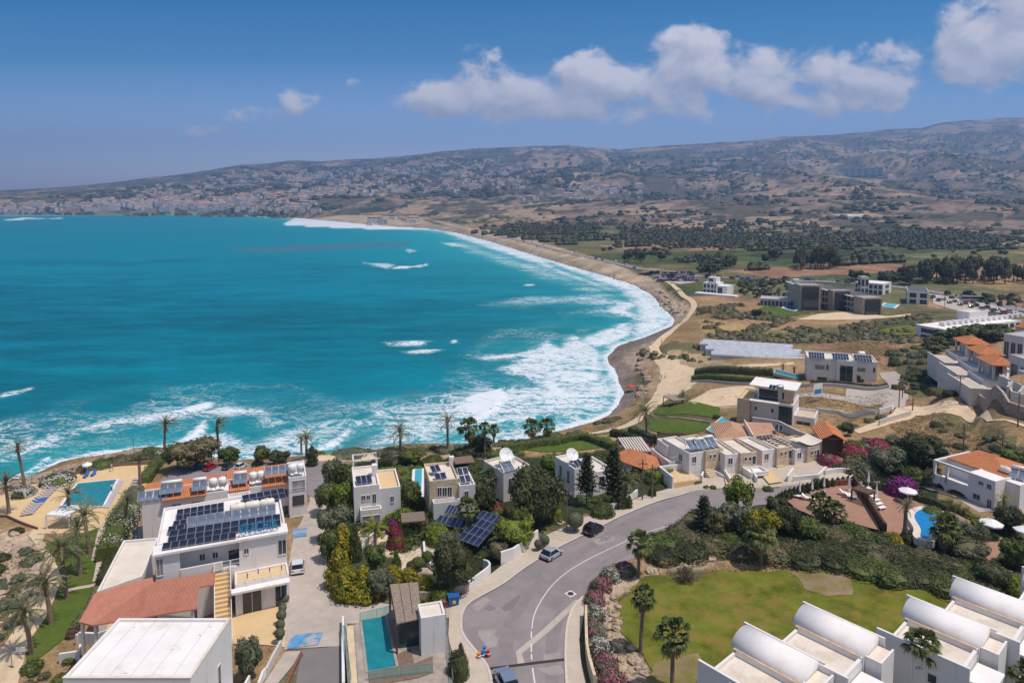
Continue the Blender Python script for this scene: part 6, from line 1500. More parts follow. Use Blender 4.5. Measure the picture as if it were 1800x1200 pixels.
# ------------------------------------------------------------------ house with orange roof, lower right
Q = Bld('white_house', 'white two-storey house with arched veranda, pergola frame and orange hipped roof', (1641,807), (1750,846), 22.4, 11, 'house', base=16.2); L = Q.L; u1 = Q.loc(1702,840,'y',0).x
Q.block(u1, 0, L, 11, Q.H, roof='white_roof', par=.12); Q.block(0, 3.2, u1 - .002, 11, Q.H - .3, par=.02); Q.part('wall', 'white_render').box(0, 0, Q.H - 3.3, u1 - .002, 3.198, Q.H - 2.9)
Q.part('wall', 'white_render').box(0, 0, Q.H - 2.9, u1 - .002, .15, Q.H - 2.3)
pg = Q.part('pergola', 'white_render')
for x in (0, u1 * .36): pg.box(x, 0, 0, x + .35, .35, Q.H - .3)
pg.box(0, 0, Q.H - .3, u1, .35, Q.H); pg.box(0, .352, Q.H - .3, .35, 9, Q.H)
for x0, x1 in ((.36, u1 * .36), (u1 * .36 + .36, u1 - .02)):
    n0 = 8; mb = MB()
    for i in range(n0):
        a0, a1 = x0 + (x1 - x0) * i / n0, x0 + (x1 - x0) * (i + 1) / n0; t = (i + .5) / n0 * 2 - 1; z = Q.H - 4.6 + .95 * math.sqrt(max(0, 1 - t * t)); pg.box(a0, .02, z, a1, .33, Q.H - 3.302)
Q.hip(.6, 3.4, u1 + 3.5, 11, Q.H - .1, 1.5); Q.part('floor', 'terracotta_deck').box(.36, .36, 0, u1 - .01, 3.1, .9)
for a, b2 in (((1721,845),(1728,853)), ((1736,850),(1742,860)), ((1711,866),(1722,879)), ((1736,877),(1742,896))): Q.winpx('f', a, b2, 0, frame='pale_wall')
Q.block(L + .002, 2.6, L + 2.0, 8, Q.H - .3, roof='white_roof', par=.1); Q.win('r', .8, 1.5, 1.0, 3.0, L); Q.win('r', 4, 5, 3, 4.6, L + 2.0); Q.done()
heater(Q.w(u1 + 4.6, 4.2, Q.H - .1), Q.ang + R(20), 'solar heater with cream tank on the orange-roofed house', 2); tank(Q.w(u1 + 2.8, 4.4, Q.H - .1), Q.ang, 'cream tank beside the heater on the orange-roofed house', True, 1.5, .5, 'cream_tank')

# ------------------------------------------------------------------ barrel-vaulted houses, bottom right
ux, vx = Vector((.66, -.75, 0)).normalized(), Vector((.75, .66, 0)).normalized(); VA = math.atan2(vx.y, vx.x)
def vault_unit(O2, lbl, z=22.0, base=15.2, ln=6.6, first=True):
    """local x runs across the unit, local -y runs along the vault towards the viewer"""
    r = empty('vaulted_house', (O2.x, O2.y, base), VA, lbl, 'house'); Hh = z - base; W, Rf, Va = MB(), MB(), MB()
    W.box(0, -ln, 0, 3.6, 0, Hh); k = 14
    arc = [(1.8 - 1.8 * math.cos(math.pi * i / k), Hh + 1.2 * math.sin(math.pi * i / k)) for i in range(k + 1)]
    Va.add([(x, .25, zz) for x, zz in arc] + [(x, -ln - .02, zz) for x, zz in arc], [(i, i + 1, k + 2 + i, k + 1 + i) for i in range(k)] + [tuple(range(k, -1, -1)), tuple(range(k + 1, 2 * k + 2))]); Va.build('vault', 'white_roof', r, True)
    W.box(3.602, -ln - .5, 0, 3.82, 1.0, Hh + .55)                                  # party wall right of the vault
    W.box(-4.2, -ln + .4, 0, -.002, -.4, Hh - .55); W.box(-4.45, -ln - .4, 0, -4.202, 1.0, Hh + .35); W.box(-4.2, -.398, 0, -.002, -.15, Hh - .2); W.box(-4.2, -ln + .1, 0, -.002, -ln + .398, Hh - .1); W.box(-.24, -ln + .1, Hh - .548, -.002, -.4, Hh + .05)
    Rf.box(-4.18, -ln + .41, Hh - .545, -.25, -.41, Hh - .5)
    W.box(.3, -ln - 1.5, 0, 3.3, -ln - .03, Hh - .25); Rf.box(.5, -ln - 1.3, Hh - .248, 3.1, -ln - .04, Hh - .2)     # stair box at the street end
    W.box(.3, -ln - 1.5, Hh - .248, .48, -ln - .04, Hh + .1); W.box(.482, -ln - 1.5, Hh - .248, 3.3, -ln - 1.32, Hh + .1)
    W.build('wall', 'white_render', r); Rf.build('roof', 'cream_roof', r)
    C = MB(); C.box(-3.9, -ln - 2.2, Hh - 1.3, -.4, -ln - .01, Hh - 1.1); C.build('canopy', 'white_roof', r)
    G2, F2 = MB(), MB(); G2.box(-3.4, -ln - .05, Hh - 4.2, -.8, -ln + .08, Hh - 1.7); F2.box(-3.55, -ln - .03, Hh - 4.3, -3.402, -ln + .09, Hh - 1.6); F2.box(-.798, -ln - .03, Hh - 4.3, -.65, -ln + .09, Hh - 1.6); fo = F2.build('window', 'metal_dark', r); G2.build('pane', 'window_glass', fo)
    G3 = MB(); G3.box(-4.52, -ln + 2.2, Hh - 2.6, -4.43, -ln + 2.9, Hh - 1.8); f3 = MB(); f3.box(-4.50, -ln + 2.1, Hh - 2.7, -4.44, -ln + 2.198, Hh - 1.7); f3.box(-4.5, -ln + 2.902, Hh - 2.7, -4.44, -ln + 3.0, Hh - 1.7); fo = f3.build('window', 'white_render', r); G3.build('pane', 'window_glass', fo)
    Gs = MB(); Gs.box(-.235, -ln + .2, Hh + .052, .05, -.1, Hh + .09); Gs.box(3.50, -ln, Hh + .02, 3.598, .2, Hh + .12); Gs.box(-4.1, -ln + .5, Hh - .499, -3.7, -.5, Hh - .49); Gs.build('gutter', 'rust_stain', r)
    D2 = MB(); D2.tube((-4.55, -ln * .35, .5), (-4.55, -ln * .35, Hh), .06, k=6); D2.build('drainpipe', 'white_plastic', r)
for (x, y), lb in (((1289,1138),'leftmost vaulted white house at the lawn edge'), ((1398,1098),'second vaulted white house from the left'), ((1589,1085),'third vaulted white house, behind the short palm'), ((1673,1048),'fourth vaulted white house, reaching the right edge'), ((1800,1030),'last vaulted white house, cut off by the right edge')):
    vault_unit(P(x, y, 22.0), lb)
# ------------------------------------------------------------------ palms
for bx, by, cy, w_, kd, ln, lb in (
 (44,862,783,42,'wind',-10,'tall windblown palm at the far left corner of the pool deck'), (16,903,846,62,'wind',-4,'palm at the left picture edge on the pool deck'),
 (56,1150,1068,94,'date',-12,'nearest date palm at the left, leaning over the footpath'), (90,1098,1018,86,'date',-8,'second date palm up the left footpath'), (117,1052,958,106,'date',-6,'broad date palm in the middle of the palm lawn'),
 (141,1012,925,84,'date',-2,'slender date palm beside the stepping stones'), (157,975,898,78,'date',-6,'date palm between pool and stepping stones'), (122,918,866,58,'wind',0,'short palm by the white pool bar'), (247,866,806,36,'tuft',0,'narrow tufted palm at the right end of the deck'),
 (222,936,878,44,'wind',2,'thin palm against the tiled apartment block'), (289,806,745,52,'wind',4,'windswept palm among the shore bushes left of the car park'), (386,812,746,48,'wind',-3,'tall palm behind the car park'),
 (539,806,768,44,'date',0,'taller palm of the pair at the end of the tiled block'), (530,800,774,28,'tuft',0,'smaller palm of the pair at the end of the tiled block'), (704,801,756,54,'date',0,'lone date palm on the shore above the white villa'),
 (787,793,738,50,'date',0,'tall date palm against the surf'), (826,812,748,42,'fan',-2,'shaggy fan palm right of the tall date palm'), (852,806,748,24,'fan',0,'thin fan palm on the shore'), (868,782,754,22,'fan',0,'small far fan palm by the surf'),
 (935,776,749,36,'fan',0,'left of the twin fan palms on the shore path'), (961,773,747,34,'fan',0,'right of the twin fan palms on the shore path'), (1137,771,722,60,'date',-3,'big date palm above the seaside pergola'),
 (822,946,888,44,'fan',0,'fan palm rising through the ground solar panels'), (859,872,838,38,'fan',0,'low fan palm between the stone and grey villas'), (660,962,928,66,'yellow',0,'yellowish palm in front of the white villa'),
 (1100,884,842,64,'date',0,'bushy date palm left of the utility poles'), (1200,707,691,26,'date',0,'stubby palm by the thatched kiosk'), (1122,1013,950,52,'fan',2,'fan palm at the upper corner of the lawn by the road'),
 (1126,1145,1040,50,'fan',4,'tall slim fan palm on the left edge of the lawn'), (1181,1222,1104,72,'fan',0,'nearest fan palm standing at the bottom of the lawn'), (1338,994,936,60,'fan',-3,'fan palm on the dry bank above the lawn'),
 (1617,1240,1122,72,'fan',0,'fan palm in front of the third vaulted house'), (1785,1190,1122,46,'fan',0,'fan palm cut by the right edge, upper'), (1796,1240,1176,50,'fan',0,'fan palm cut by the right edge, lower'),
 (1440,928,884,50,'fan',0,'fan palm at the left of the upper terrace'), (1466,930,896,46,'fan',0,'fan palm beside it on the upper terrace hedge'), (1590,948,886,44,'date',0,'palm between the timber screen and the curved pool'), (1662,975,925,60,'fan',-2,'spreading fan palm over the curved pool'),
 (1708,938,908,36,'yellow',0,'small yellow palm by the terrace umbrella'), (1764,902,874,44,'yellow',0,'yellow palm at the corner of the orange-roofed house'), (1684,955,925,44,'date',0,'palm in the planting right of the curved pool'), (1555,862,848,20,'fan',0,'little palm behind the stacked loungers'),
 (1376,654,642,18,'date',0,'left small palm by the modern villa pool'), (1396,657,646,14,'date',0,'right small palm by the modern villa pool')):
    palm(bx, by, cy, w_, kd, lb, lean=ln)
# ------------------------------------------------------------------ trees and shrubs one by one
def T(bx, by, ty, w_, kind, mat, lb, cat='tree', **k):
    nm = {'bush': 'shrub', 'ball': 'topiary', 'cone': 'conifer', 'column': 'cypress', 'whorl': 'araucaria', 'sparse': 'shrub', 'pine': 'pine_tree'}.get(kind, 'tree')
    return tree(bx, by, ty, w_, kind, mat, lb, 'shrub' if kind in ('bush', 'sparse') else cat, name=nm, trunk=k.pop('trunk', 0 if kind in ('bush', 'cone', 'column', 'sparse') else .3), **k)
for a in (
 (938,922,818,104,'pine','leaf_dark','huge dark round-headed pine between the two dish villas'), (905,960,905,80,'round','leaf_bright','bright yellow-green tree beside the villa drive'), (797,1042,944,84,'pine','leaf_dark','dark rounded pine at the driveway corner'),
 (1031,888,788,50,'whorl','leaf_dark','tiered araucaria in front of the right dish villa'), (1078,888,778,64,'whorl','leaf_dark','taller araucaria left of the utility poles'), (1236,946,864,54,'whorl','leaf_dark','sparse araucaria standing over the road bend'),
 (345,822,769,92,'round','leaf_scrub','big brown-green tree above the car park'), (312,822,778,50,'round','leaf_green','green tree at the left of the car park'), (404,816,786,44,'round','leaf_green','rounded green tree behind the blue and red cars'), (461,815,783,32,'round','leaf_green','small round tree behind the car park, middle'), (490,816,790,40,'round','leaf_dark','dark tree behind the car park, right'), (549,818,780,30,'column','leaf_dark','dark narrow tree at the end of the tiled block'),
 (265,800,780,40,'bush','leaf_green','green shrub left of the windswept palm'), (245,806,790,50,'bush','leaf_scrub','dull shrub above the rocks beyond the deck'), (210,812,796,48,'bush','leaf_scrub','brownish shrub beyond the deck rail'), (180,820,802,44,'bush','leaf_green','low green shrub beyond the deck rail'), (150,826,812,34,'bush','leaf_olive','grey-green shrub near the white parasol'),
 (588,862,806,50,'round','leaf_olive','pale olive tree at the top of the driveway'), (612,868,815,50,'round','leaf_green','green tree at the top of the driveway'), (577,905,846,50,'round','leaf_green','round driveway tree left of the white villa'), (606,906,848,56,'round','leaf_bright','light green driveway tree beside the white villa'), (590,950,886,66,'round','leaf_olive','grey olive tree over the driveway'), (583,985,925,50,'round','leaf_green','dense green tree on the driveway edge'),
 (602,985,917,70,'cone','leaf_gold','golden conifer, uppermost on the driveway edge'), (625,985,915,36,'cone','leaf_green','dark green conifer beside the golden one'), (597,1030,957,84,'cone','leaf_gold','tall golden conifer lower on the driveway'), (607,1048,996,93,'cone','leaf_gold','spreading golden conifer at the driveway gate'), (640,1048,992,90,'cone','leaf_gold','golden conifer behind the pale wall'), (660,1000,953,44,'round','leaf_green','clipped round tree in the gravel garden'), (668,1052,1000,54,'round','leaf_olive','grey olive above the green bottle bank'),
 (697,1006,966,30,'cone','leaf_bright','upright yellow-green conifer at the gravel court'), (690,1030,990,76,'cone','leaf_gold','golden shrub below the gravel court'), (718,1030,996,70,'cone','leaf_gold','golden shrub behind the timber pergola'), (735,1002,978,28,'ball','leaf_green','clipped green ball at the gravel court'), (751,994,966,22,'ball','leaf_green','clipped ball on a stem beside the gravel court'), (725,1003,985,24,'ball','leaf_dark','small dark clipped ball in the gravel court'), (752,1046,1012,64,'cone','leaf_gold','golden shrub by the driveway corner'), (778,1056,1022,54,'bush','leaf_bright','yellow-green shrub under the dark pine'),
 (722,900,846,44,'round','leaf_green','round tree between white and stone villas'), (712,920,880,50,'bush','leaf_bright','bright shrub beside the white villa'), (740,925,890,40,'bush','leaf_scrub','shrub in front of the stone villa'), (770,950,905,60,'bush','leaf_bright','bright shrub under the ground solar panels'), (790,960,920,50,'bush','leaf_olive','olive shrub beside the ground solar panels'), (875,985,950,42,'round','leaf_scrub','brownish rounded tree near the white gate wall'),
 (852,912,855,46,'round','leaf_dark','dark tree left of the umbrella pine'), (838,890,855,30,'bush','leaf_dry','straw-coloured shrub behind the stone villa'), (975,912,860,34,'bush','leaf_bright','bright shrub at the foot of the umbrella pine'), (915,950,890,50,'round','leaf_green','green tree in the shade of the umbrella pine'), (965,835,798,44,'round','leaf_bright','light green tree between the dish villas'), (905,800,780,40,'bush','leaf_green','shrub behind the left dish villa'), (845,800,765,50,'round','leaf_dark','dark shore tree below the fan palms'), (815,815,785,50,'round','leaf_dark','dark shore tree under the shaggy fan palm'), (875,815,790,44,'round','leaf_green','shore tree left of the path'), (760,815,795,50,'bush','leaf_green','shore shrub below the tall date palm'), (725,812,790,50,'round','leaf_green','rounded shore tree above the stone villa'), (690,805,780,44,'bush','leaf_olive','olive shore shrub by the lone palm'), (615,800,788,70,'bush','leaf_olive','wide low shrub by the pale track'),
 (957,964,938,20,'ball','leaf_olive','small clipped olive on the pavement, right of two'), (946,968,946,16,'ball','leaf_olive','small clipped olive on the pavement, left of two'), (1011,934,898,32,'ball','leaf_olive','rounded olive tree on the pavement above the black car'), (1146,872,846,18,'bush','leaf_dark','dark clipped bush at the foot of the utility pole'), (1106,893,868,18,'column','leaf_green','small cypress by the white garden wall'), (1060,905,875,50,'bush','leaf_green','shrub below the araucarias'), (1090,890,860,40,'bush','leaf_dark','dark shrub below the date palm by the poles'),
 (1296,905,836,60,'loose','leaf_bright','yellow-green pine with open crown over the bend'), (1338,962,893,74,'loose','leaf_gold','golden flowering tree in the dark thicket'), (1300,945,882,76,'round','leaf_olive','wide grey-green tree in the thicket'), (1258,945,890,56,'round','leaf_scrub','dull brown-green tree beside the sparse araucaria'), (1382,950,888,56,'round','leaf_dark','dark tree at the end of the upper terrace'), (1418,955,908,64,'round','leaf_green','green tree below the upper terrace'), (1365,905,870,40,'round','leaf_dark','dark tree behind the golden one'),
 (1205,1022,984,38,'sparse','leaf_brown','leafless brown shrub at the top of the lawn'), (1170,990,972,40,'bush','leaf_dry','clump of straw-coloured grass above the sand bank'), (1222,985,972,50,'bush','leaf_dry','pale dry grass beside the sand bank'),
 (438,1196,1115,54,'round','leaf_olive','olive tree beside the flat white house'), (806,1190,1120,46,'bush','leaf_dark','dark shrub between the glass house and the road'), (810,1175,1125,30,'cone','leaf_scrub','small brownish conifer in the white planter'),
 (1622,822,764,84,'round','leaf_dark','big dark green tree on the dry slope'), (1562,836,785,66,'round','leaf_olive','olive-green tree left of the big dark one'), (1605,846,808,50,'bush','leaf_green','green shrub below the big dark tree'), (1525,835,800,60,'bush','leaf_olive','olive shrub beside the lane'), (1640,850,815,40,'bush','leaf_scrub','shrub at the corner of the pergola house'), (1775,812,786,44,'round','leaf_green','round tree behind the orange hipped roof'), (1800,806,788,44,'round','leaf_scrub','tree at the edge of the grey road'), (1490,765,744,28,'round','leaf_dark','dark tree beside the timber barn'), (1502,790,768,44,'bush','leaf_green','green shrub right of the timber barn'), (1430,775,758,40,'bush','leaf_green','green shrub left of the timber barn'),
 (1331,556,543,20,'round','leaf_dark','single round bush on the dry field'), (1408,668,658,10,'round','leaf_olive','small tree against the white box villa, left'), (1506,672,658,12,'round','leaf_olive','small tree against the white box villa, right'), (1260,735,726,16,'bush','leaf_dark','shrub at the corner of the terrace lawn'),
 (1720,945,905,44,'bush','leaf_olive','shrub hedge beside the terrace umbrella'), (1775,940,890,60,'round','leaf_dark','dark tree in front of the orange-roofed house'), (1788,1000,945,60,'round','leaf_green','green tree by the lower terrace path'), (1740,1035,985,60,'round','leaf_dark','dark tree beside the lower terrace path'), (1790,1040,1000,60,'bush','leaf_bright','bright shrub at the right edge above the vaults'), (1700,985,945,70,'round','leaf_scrub','brown-green tree below the lower terrace'), (1675,960,900,60,'round','leaf_olive','grey-green tree right of the curved pool'), (1570,960,925,44,'bush','leaf_gold','golden shrub left of the curved pool'), (1640,905,885,40,'bush','leaf_green','green shrubs behind the curved pool')):
    T(*a)
for a, fl in (((695,962,908,34,'bush','leaf_green','red bougainvillea beside the slatted garden pergola'), ('flower_red', .75)), ((690,935,905,26,'bush','leaf_green','purple bougainvillea beside the white villa'), ('flower_magenta', .6)), ((872,908,874,46,'bush','leaf_green','crimson bougainvillea below the umbrella pine'), ('flower_red', .72)), ((1586,868,826,66,'bush','leaf_green','bright magenta bougainvillea by the lane'), ('flower_magenta', .9)),
   ((697,836,826,22,'bush','leaf_green','dark red bougainvillea behind the white villa'), ('flower_red', .8)), ((102,848,828,64,'bush','leaf_green','white-flowered oleander beyond the pool deck'), ('flower_white', .62)), ((40,870,852,50,'bush','leaf_dark','white-flowered shrub under the tall left palm'), ('flower_white', .55)), ((284,808,785,34,'bush','leaf_green','pale oleander beside the windswept palm'), ('flower_white', .6)), ((1462,815,795,50,'bush','leaf_olive','red-flowered oleander by the terrace houses'), ('flower_red', .62)), ((1500,800,776,60,'bush','leaf_olive','middle red oleander on the slope'), ('flower_red', .66)), ((1540,790,765,60,'bush','leaf_olive','upper red oleander on the slope'), ('flower_red', .66)),
   ((1100,778,766,40,'bush','leaf_green','purple bougainvillea bank by the pergola, upper'), ('flower_magenta', .9)), ((1128,788,772,44,'bush','leaf_green','purple bougainvillea bank by the pergola, middle'), ('flower_magenta', .92)), ((1158,803,786,36,'bush','leaf_green','purple bougainvillea bank by the pergola, lower'), ('flower_magenta', .9)), ((128,1118,1100,26,'bush','leaf_brown','reddish shrub below the red pavilion'), ('flower_red', .3))):
    T(*a, flower=fl).name = 'bougainvillea' if 'bougain' in a[6] else 'oleander'
# oleander row along the bend
for i, (x, y, t, w_, c, fr) in enumerate(((1098,1004,985,46,'flower_pink',.52),(1074,1016,992,46,'flower_white',.5),(1056,1036,1004,46,'flower_pink',.6),(1044,1062,1028,44,'flower_pink',.6),(1045,1090,1054,46,'flower_white',.5),(1046,1118,1082,50,'flower_pink',.45),(1055,1146,1108,52,'flower_white',.55),(1064,1176,1136,54,'flower_pink',.58),(1076,1206,1162,60,'flower_pink',.6),(1092,1230,1190,60,'flower_pink',.55))):
    T(x, y, t, w_, 'bush', 'leaf_olive', ['pink','white','pink','rosy','white','pinkish','white','deep pink','deep pink','pink'][i] + '-flowered oleander, number %s down the road bend' % ['one','two','three','four','five','six','seven','eight','nine','ten'][i], flower=(c, fr)).name = 'oleander'
# dense thicket between lawn and terraces
rt = random.Random(5); TH = np.array([(1150,968),(1215,930),(1262,905),(1300,915),(1420,925),(1480,935),(1540,955),(1600,985),(1650,985),(1700,1000),(1735,1035),(1640,1034),(1560,1018),(1480,998),(1400,988),(1310,978),(1240,972),(1165,985)], float); pts = []
for _ in range(4000):
    x, y = rt.uniform(1145, 1740), rt.uniform(900, 1040)
    if inpoly([x], [y], TH)[0] and all(((x - a) / 24) ** 2 + ((y - b2) / 12) ** 2 > 1 for a, b2 in pts): pts.append((x, y))
for x, y in pts:
    T(x, y, y - rt.uniform(24, 36), rt.uniform(58, 88), 'bush', rt.choice(('leaf_dark', 'leaf_dark', 'leaf_scrub', 'leaf_green')), 'dark evergreen shrub in the dense thicket above the lawn', group='dark shrubs of the thicket above the lawn')
# cypress rows
for i in range(20):
    t = i / 19; x, y = np.interp(t, [0, .25, .6, 1], [1352, 1378, 1430, 1500]), np.interp(t, [0, .25, .6, 1], [905, 885, 866, 852]); T(x, y, y - 30 + 10 * t, 17 - 4 * t, 'column', 'leaf_dark', 'dark young cypress in the row behind the upper terrace', group='cypress row behind the upper terrace')
for i in range(12): T(1640 + i * 9, 886 + i * 3.6, 872 + i * 3.6, 11, 'column', 'leaf_scrub', 'small upright shrub in the row below the orange-roofed house', group='shrub row below the orange-roofed house')
for i, (x, y, t, w_) in enumerate(((501,1064,1044,17),(497,1080,1060,16),(495,1098,1070,19),(493,1114,1088,18),(492,1130,1102,20))):
    g = G(x, y); p_ = empty('potted_shrub', g, 0, 'potted shrub, %s in the row beside the forecourt' % ['first','second','third','fourth','nearest'][i], 'potted plant', 'potted shrubs beside the forecourt'); s_ = w_ * g.y / FPX / 2; mb = MB(); mb.tube((0, 0, 0), (0, 0, .55), .26, .36, 12); mb.build('pot', 'white_plastic', p_); hh = (y - t) * g.y / FPX; inst('crown', crown_mesh('ball', 'leaf_olive', 1, i % 3), p_, (0, 0, hh * .35), 0, (s_, s_, hh * .7)); mb = MB(); mb.tube((0, 0, .5), (0, 0, hh * .6), .05); mb.build('stem', 'trunk_bark', p_)
# hedges
for px, w_, hg, mt, lb in (([(885,796),(960,783),(1010,773),(1040,775),(1082,790)], 2.2, 1.6, 'leaf_green', 'clipped dark hedge round the shore lawn'), ([(1075,766),(1110,772),(1140,786)], 2.2, 1.7, 'leaf_dark', 'dark clipped hedge above the bougainvillea'), ([(1110,760),(1150,775),(1185,788),(1215,797)], 2.4, 1.6, 'leaf_dark', 'hedge along the lower villa lawn'), ([(1222,660),(1300,657),(1358,660)], 3.5, 2.2, 'leaf_dark', 'long black-green hedge beside the modern villa'), ([(1218,668),(1290,670),(1360,672)], 2.5, 1.6, 'leaf_green', 'second lower hedge beside the modern villa'),
   ([(1425,675),(1490,679),(1560,680)], 1.6, 1.2, 'leaf_dark', 'low hedge in front of the white box villa'), ([(605,835),(650,822),(690,818)], 1.6, 1.6, 'leaf_dark', 'dark hedge behind the white villa lawn'), ([(1140,840),(1158,846),(1174,836)], 2.4, 1.7, 'leaf_bright', 'bright clipped hedge beside the orange-roofed bungalow'), ([(1516,856),(1575,868),(1610,878),(1668,902)], 1.0, 1.2, 'leaf_dark', 'narrow hedge at the back of the lower terrace'), ([(180,1030),(195,985),(215,945)], 1.6, 1.2, 'leaf_dark', 'dark hedge between palm lawn and annex'), ([(128,1112),(150,1088),(172,1040)], 1.2, .9, 'leaf_scrub', 'ragged planting along the red pavilion'), ([(1160,766),(1220,778),(1300,790)], 1.5, 1.2, 'leaf_green', 'hedge behind the terrace houses'), ([(205,925),(222,900),(240,872)], 3.5, 2.0, 'leaf_olive', 'overgrown planting between deck and apartment block'), ([(255,850),(275,820),(288,808)], 2.5, 1.6, 'leaf_green', 'green planting between deck and car park')):
    hedge(px, w_, hg, mt, lb, size=.17 if hg < 3 else .25)
hedge([(190,985),(205,950),(225,920),(232,905)], 3.6, 2.6, 'leaf_green', 'leafy planting at the corner of the annex', flower=('flower_white', .42))
# shrubs on cliffs, slopes and fields, each its own
def bushes(poly, n, hpx, wpx, mats, lb, grp, seed, sep=1.0, lod=1, kind='bush', ratio=.5):
    nm_ = 'garden_shrub' if 'garden' in lb else 'scrub_bush'; rg = random.Random(seed); q = np.array(poly, float); x0, y0 = q.min(0); x1, y1 = q.max(0); got = []
    for _ in range(n * 60):
        x, y = rg.uniform(x0, x1), rg.uniform(y0, y1)
        if len(got) < n and inpoly([x], [y], q)[0] and all(((x - a) / (wpx * .5 * sep)) ** 2 + ((y - b2) / (wpx * .5 * sep * ratio)) ** 2 > 1 for a, b2 in got): got.append((x, y))
    for x, y in got:
        s_ = rg.uniform(.65, 1.3); tree(x, y, y - hpx * s_, wpx * s_, kind, rg.choice(mats), lb, 'shrub' if kind == 'bush' else 'tree', grp, lod, nm_ if kind == 'bush' else 'field_tree', 0 if lod == 2 or kind == 'bush' else .3)
SC = ('leaf_scrub', 'leaf_olive', 'leaf_dark')
bushes([(-20,940),(40,930),(78,965),(80,1005),(40,1080),(-20,1160)], 17, 16, 34, SC, 'wild shrub on the rocky bank below the footpath', 'wild shrubs on the rocky left bank', 1, .9)
bushes([(10,1165),(60,1165),(100,1185),(130,1150),(110,1215),(0,1215)], 8, 16, 34, ('leaf_green','leaf_scrub'), 'green shrub beside the footpath at the bottom left', 'shrubs at the foot of the palm lawn', 2)
bushes([(545,800),(700,792),(900,776),(1010,758),(1075,738),(1095,735),(1010,768),(900,788),(700,802)], 34, 9, 26, ('leaf_scrub','leaf_olive','leaf_green'), 'low shore shrub between surf and coastal path', 'low shrubs along the shore path', 3, .9)
bushes([(1150,780),(1450,765),(1560,765),(1640,735),(1720,745),(1800,780),(1800,800),(1660,800),(1560,775)], 16, 8, 24, SC, 'scrubby bush on the dry slope', 'scrub on the dry slope', 4)
bushes([(1560,620),(1640,596),(1690,640),(1700,700),(1640,700),(1580,690)], 44, 11, 26, SC, 'scrub bush on the overgrown hillside strip', 'scrub on the overgrown hillside strip', 5, .8)
bushes([(1622,612),(1660,598),(1700,586),(1770,582),(1770,600),(1690,602),(1640,622)], 26, 18, 32, ('leaf_dark','leaf_green'), 'dark tree in the belt below the long white building', 'dark tree belt below the long white building', 6, .6, kind='round')
bushes([(570,860),(640,830),(760,870),(860,870),(900,930),(870,985),(760,960),(600,1010)], 30, 14, 28, ('leaf_green','leaf_olive','leaf_bright','leaf_dark'), 'garden shrub among the shore villas', 'garden shrubs among the shore villas', 10)
bushes([(1000,835),(1110,800),(1160,830),(1130,870),(1040,905),(990,900)], 22, 13, 26, ('leaf_green','leaf_dark','leaf_olive'), 'garden shrub around the right dish villa', 'garden shrubs around the right dish villa', 11)
bushes([(1560,770),(1660,800),(1640,850),(1560,855),(1480,830),(1500,790)], 20, 16, 34, ('leaf_olive','leaf_scrub','leaf_green'), 'shrub on the bank behind the lane', 'shrubs on the bank behind the lane', 12)
bushes([(1600,950),(1680,900),(1740,930),(1800,930),(1800,1050),(1750,1045),(1700,1000)], 22, 20, 36, ('leaf_dark','leaf_green','leaf_olive','leaf_scrub'), 'garden shrub around the lower terrace', 'garden shrubs around the lower terrace', 13)
bushes([(1180,815),(1240,845),(1300,862),(1420,850),(1460,840),(1440,858),(1300,868),(1200,850)], 9, 8, 18, ('leaf_green','leaf_scrub'), 'front-garden shrub below the stone terrace', 'front-garden shrubs below the stone terrace', 14)
bushes([(1280,760),(1440,735),(1560,735),(1500,760),(1440,785),(1330,800)], 12, 8, 20, ('leaf_green','leaf_olive'), 'shrub around the tiled bungalow', 'shrubs around the tiled bungalow', 15)
# trees of the plain: clumps of tall ones, then the single trees in the fields
bushes([(1400,468),(1470,466),(1475,474),(1398,476)], 14, 34, 24, ('far_leaf','leaf_scrub'), 'tall grey tree in the grove behind the stone hotel', 'tall grove behind the stone hotel', 21, .55, 1, 'loose', .3)
bushes([(1590,492),(1700,484),(1815,492),(1815,500),(1700,500),(1600,502)], 46, 36, 24, ('far_leaf','leaf_scrub'), 'tall grey-green tree in the long windbreak on the plain', 'windbreak trees on the plain', 22, .5, 1, 'loose', .3)
bushes([(1500,490),(1600,488),(1600,500),(1510,500)], 14, 16, 22, ('far_leaf','leaf_dark'), 'dark tree by the white blocks on the plain', 'dark trees by the white blocks', 23, .6, 1, 'round', .35)
bushes([(1225,478),(1290,462),(1295,474),(1235,486)], 11, 18, 22, ('far_leaf','leaf_dark'), 'dark tree in the clump behind the beach house', 'dark clump behind the beach house', 24, .6, 1, 'round', .35)
bushes([(1095,452),(1135,452),(1175,455),(1178,462),(1100,462)], 9, 18, 18, ('far_leaf','leaf_scrub'), 'tall tree in the clump behind the beach car park', 'tall clump behind the beach car park', 25, .55, 1, 'loose', .35)
for i, (x, y, t, w_) in enumerate(((1362,458,436,28),(1345,462,446,18))): T(x, y, t, w_, 'round', 'far_leaf', ['larger', 'smaller'][i] + ' of two round trees alone on the brown fields')
bushes([(780,400),(900,395),(1100,388),(1300,392),(1500,400),(1800,410),(1800,470),(1640,465),(1400,440),(1150,452),(960,430),(860,412)], 170, 6.5, 12, ('far_leaf','far_leaf','leaf_scrub'), 'small dark tree scattered over the farmland', 'scattered trees on the farmland', 26, .7, 2, 'round', .3)
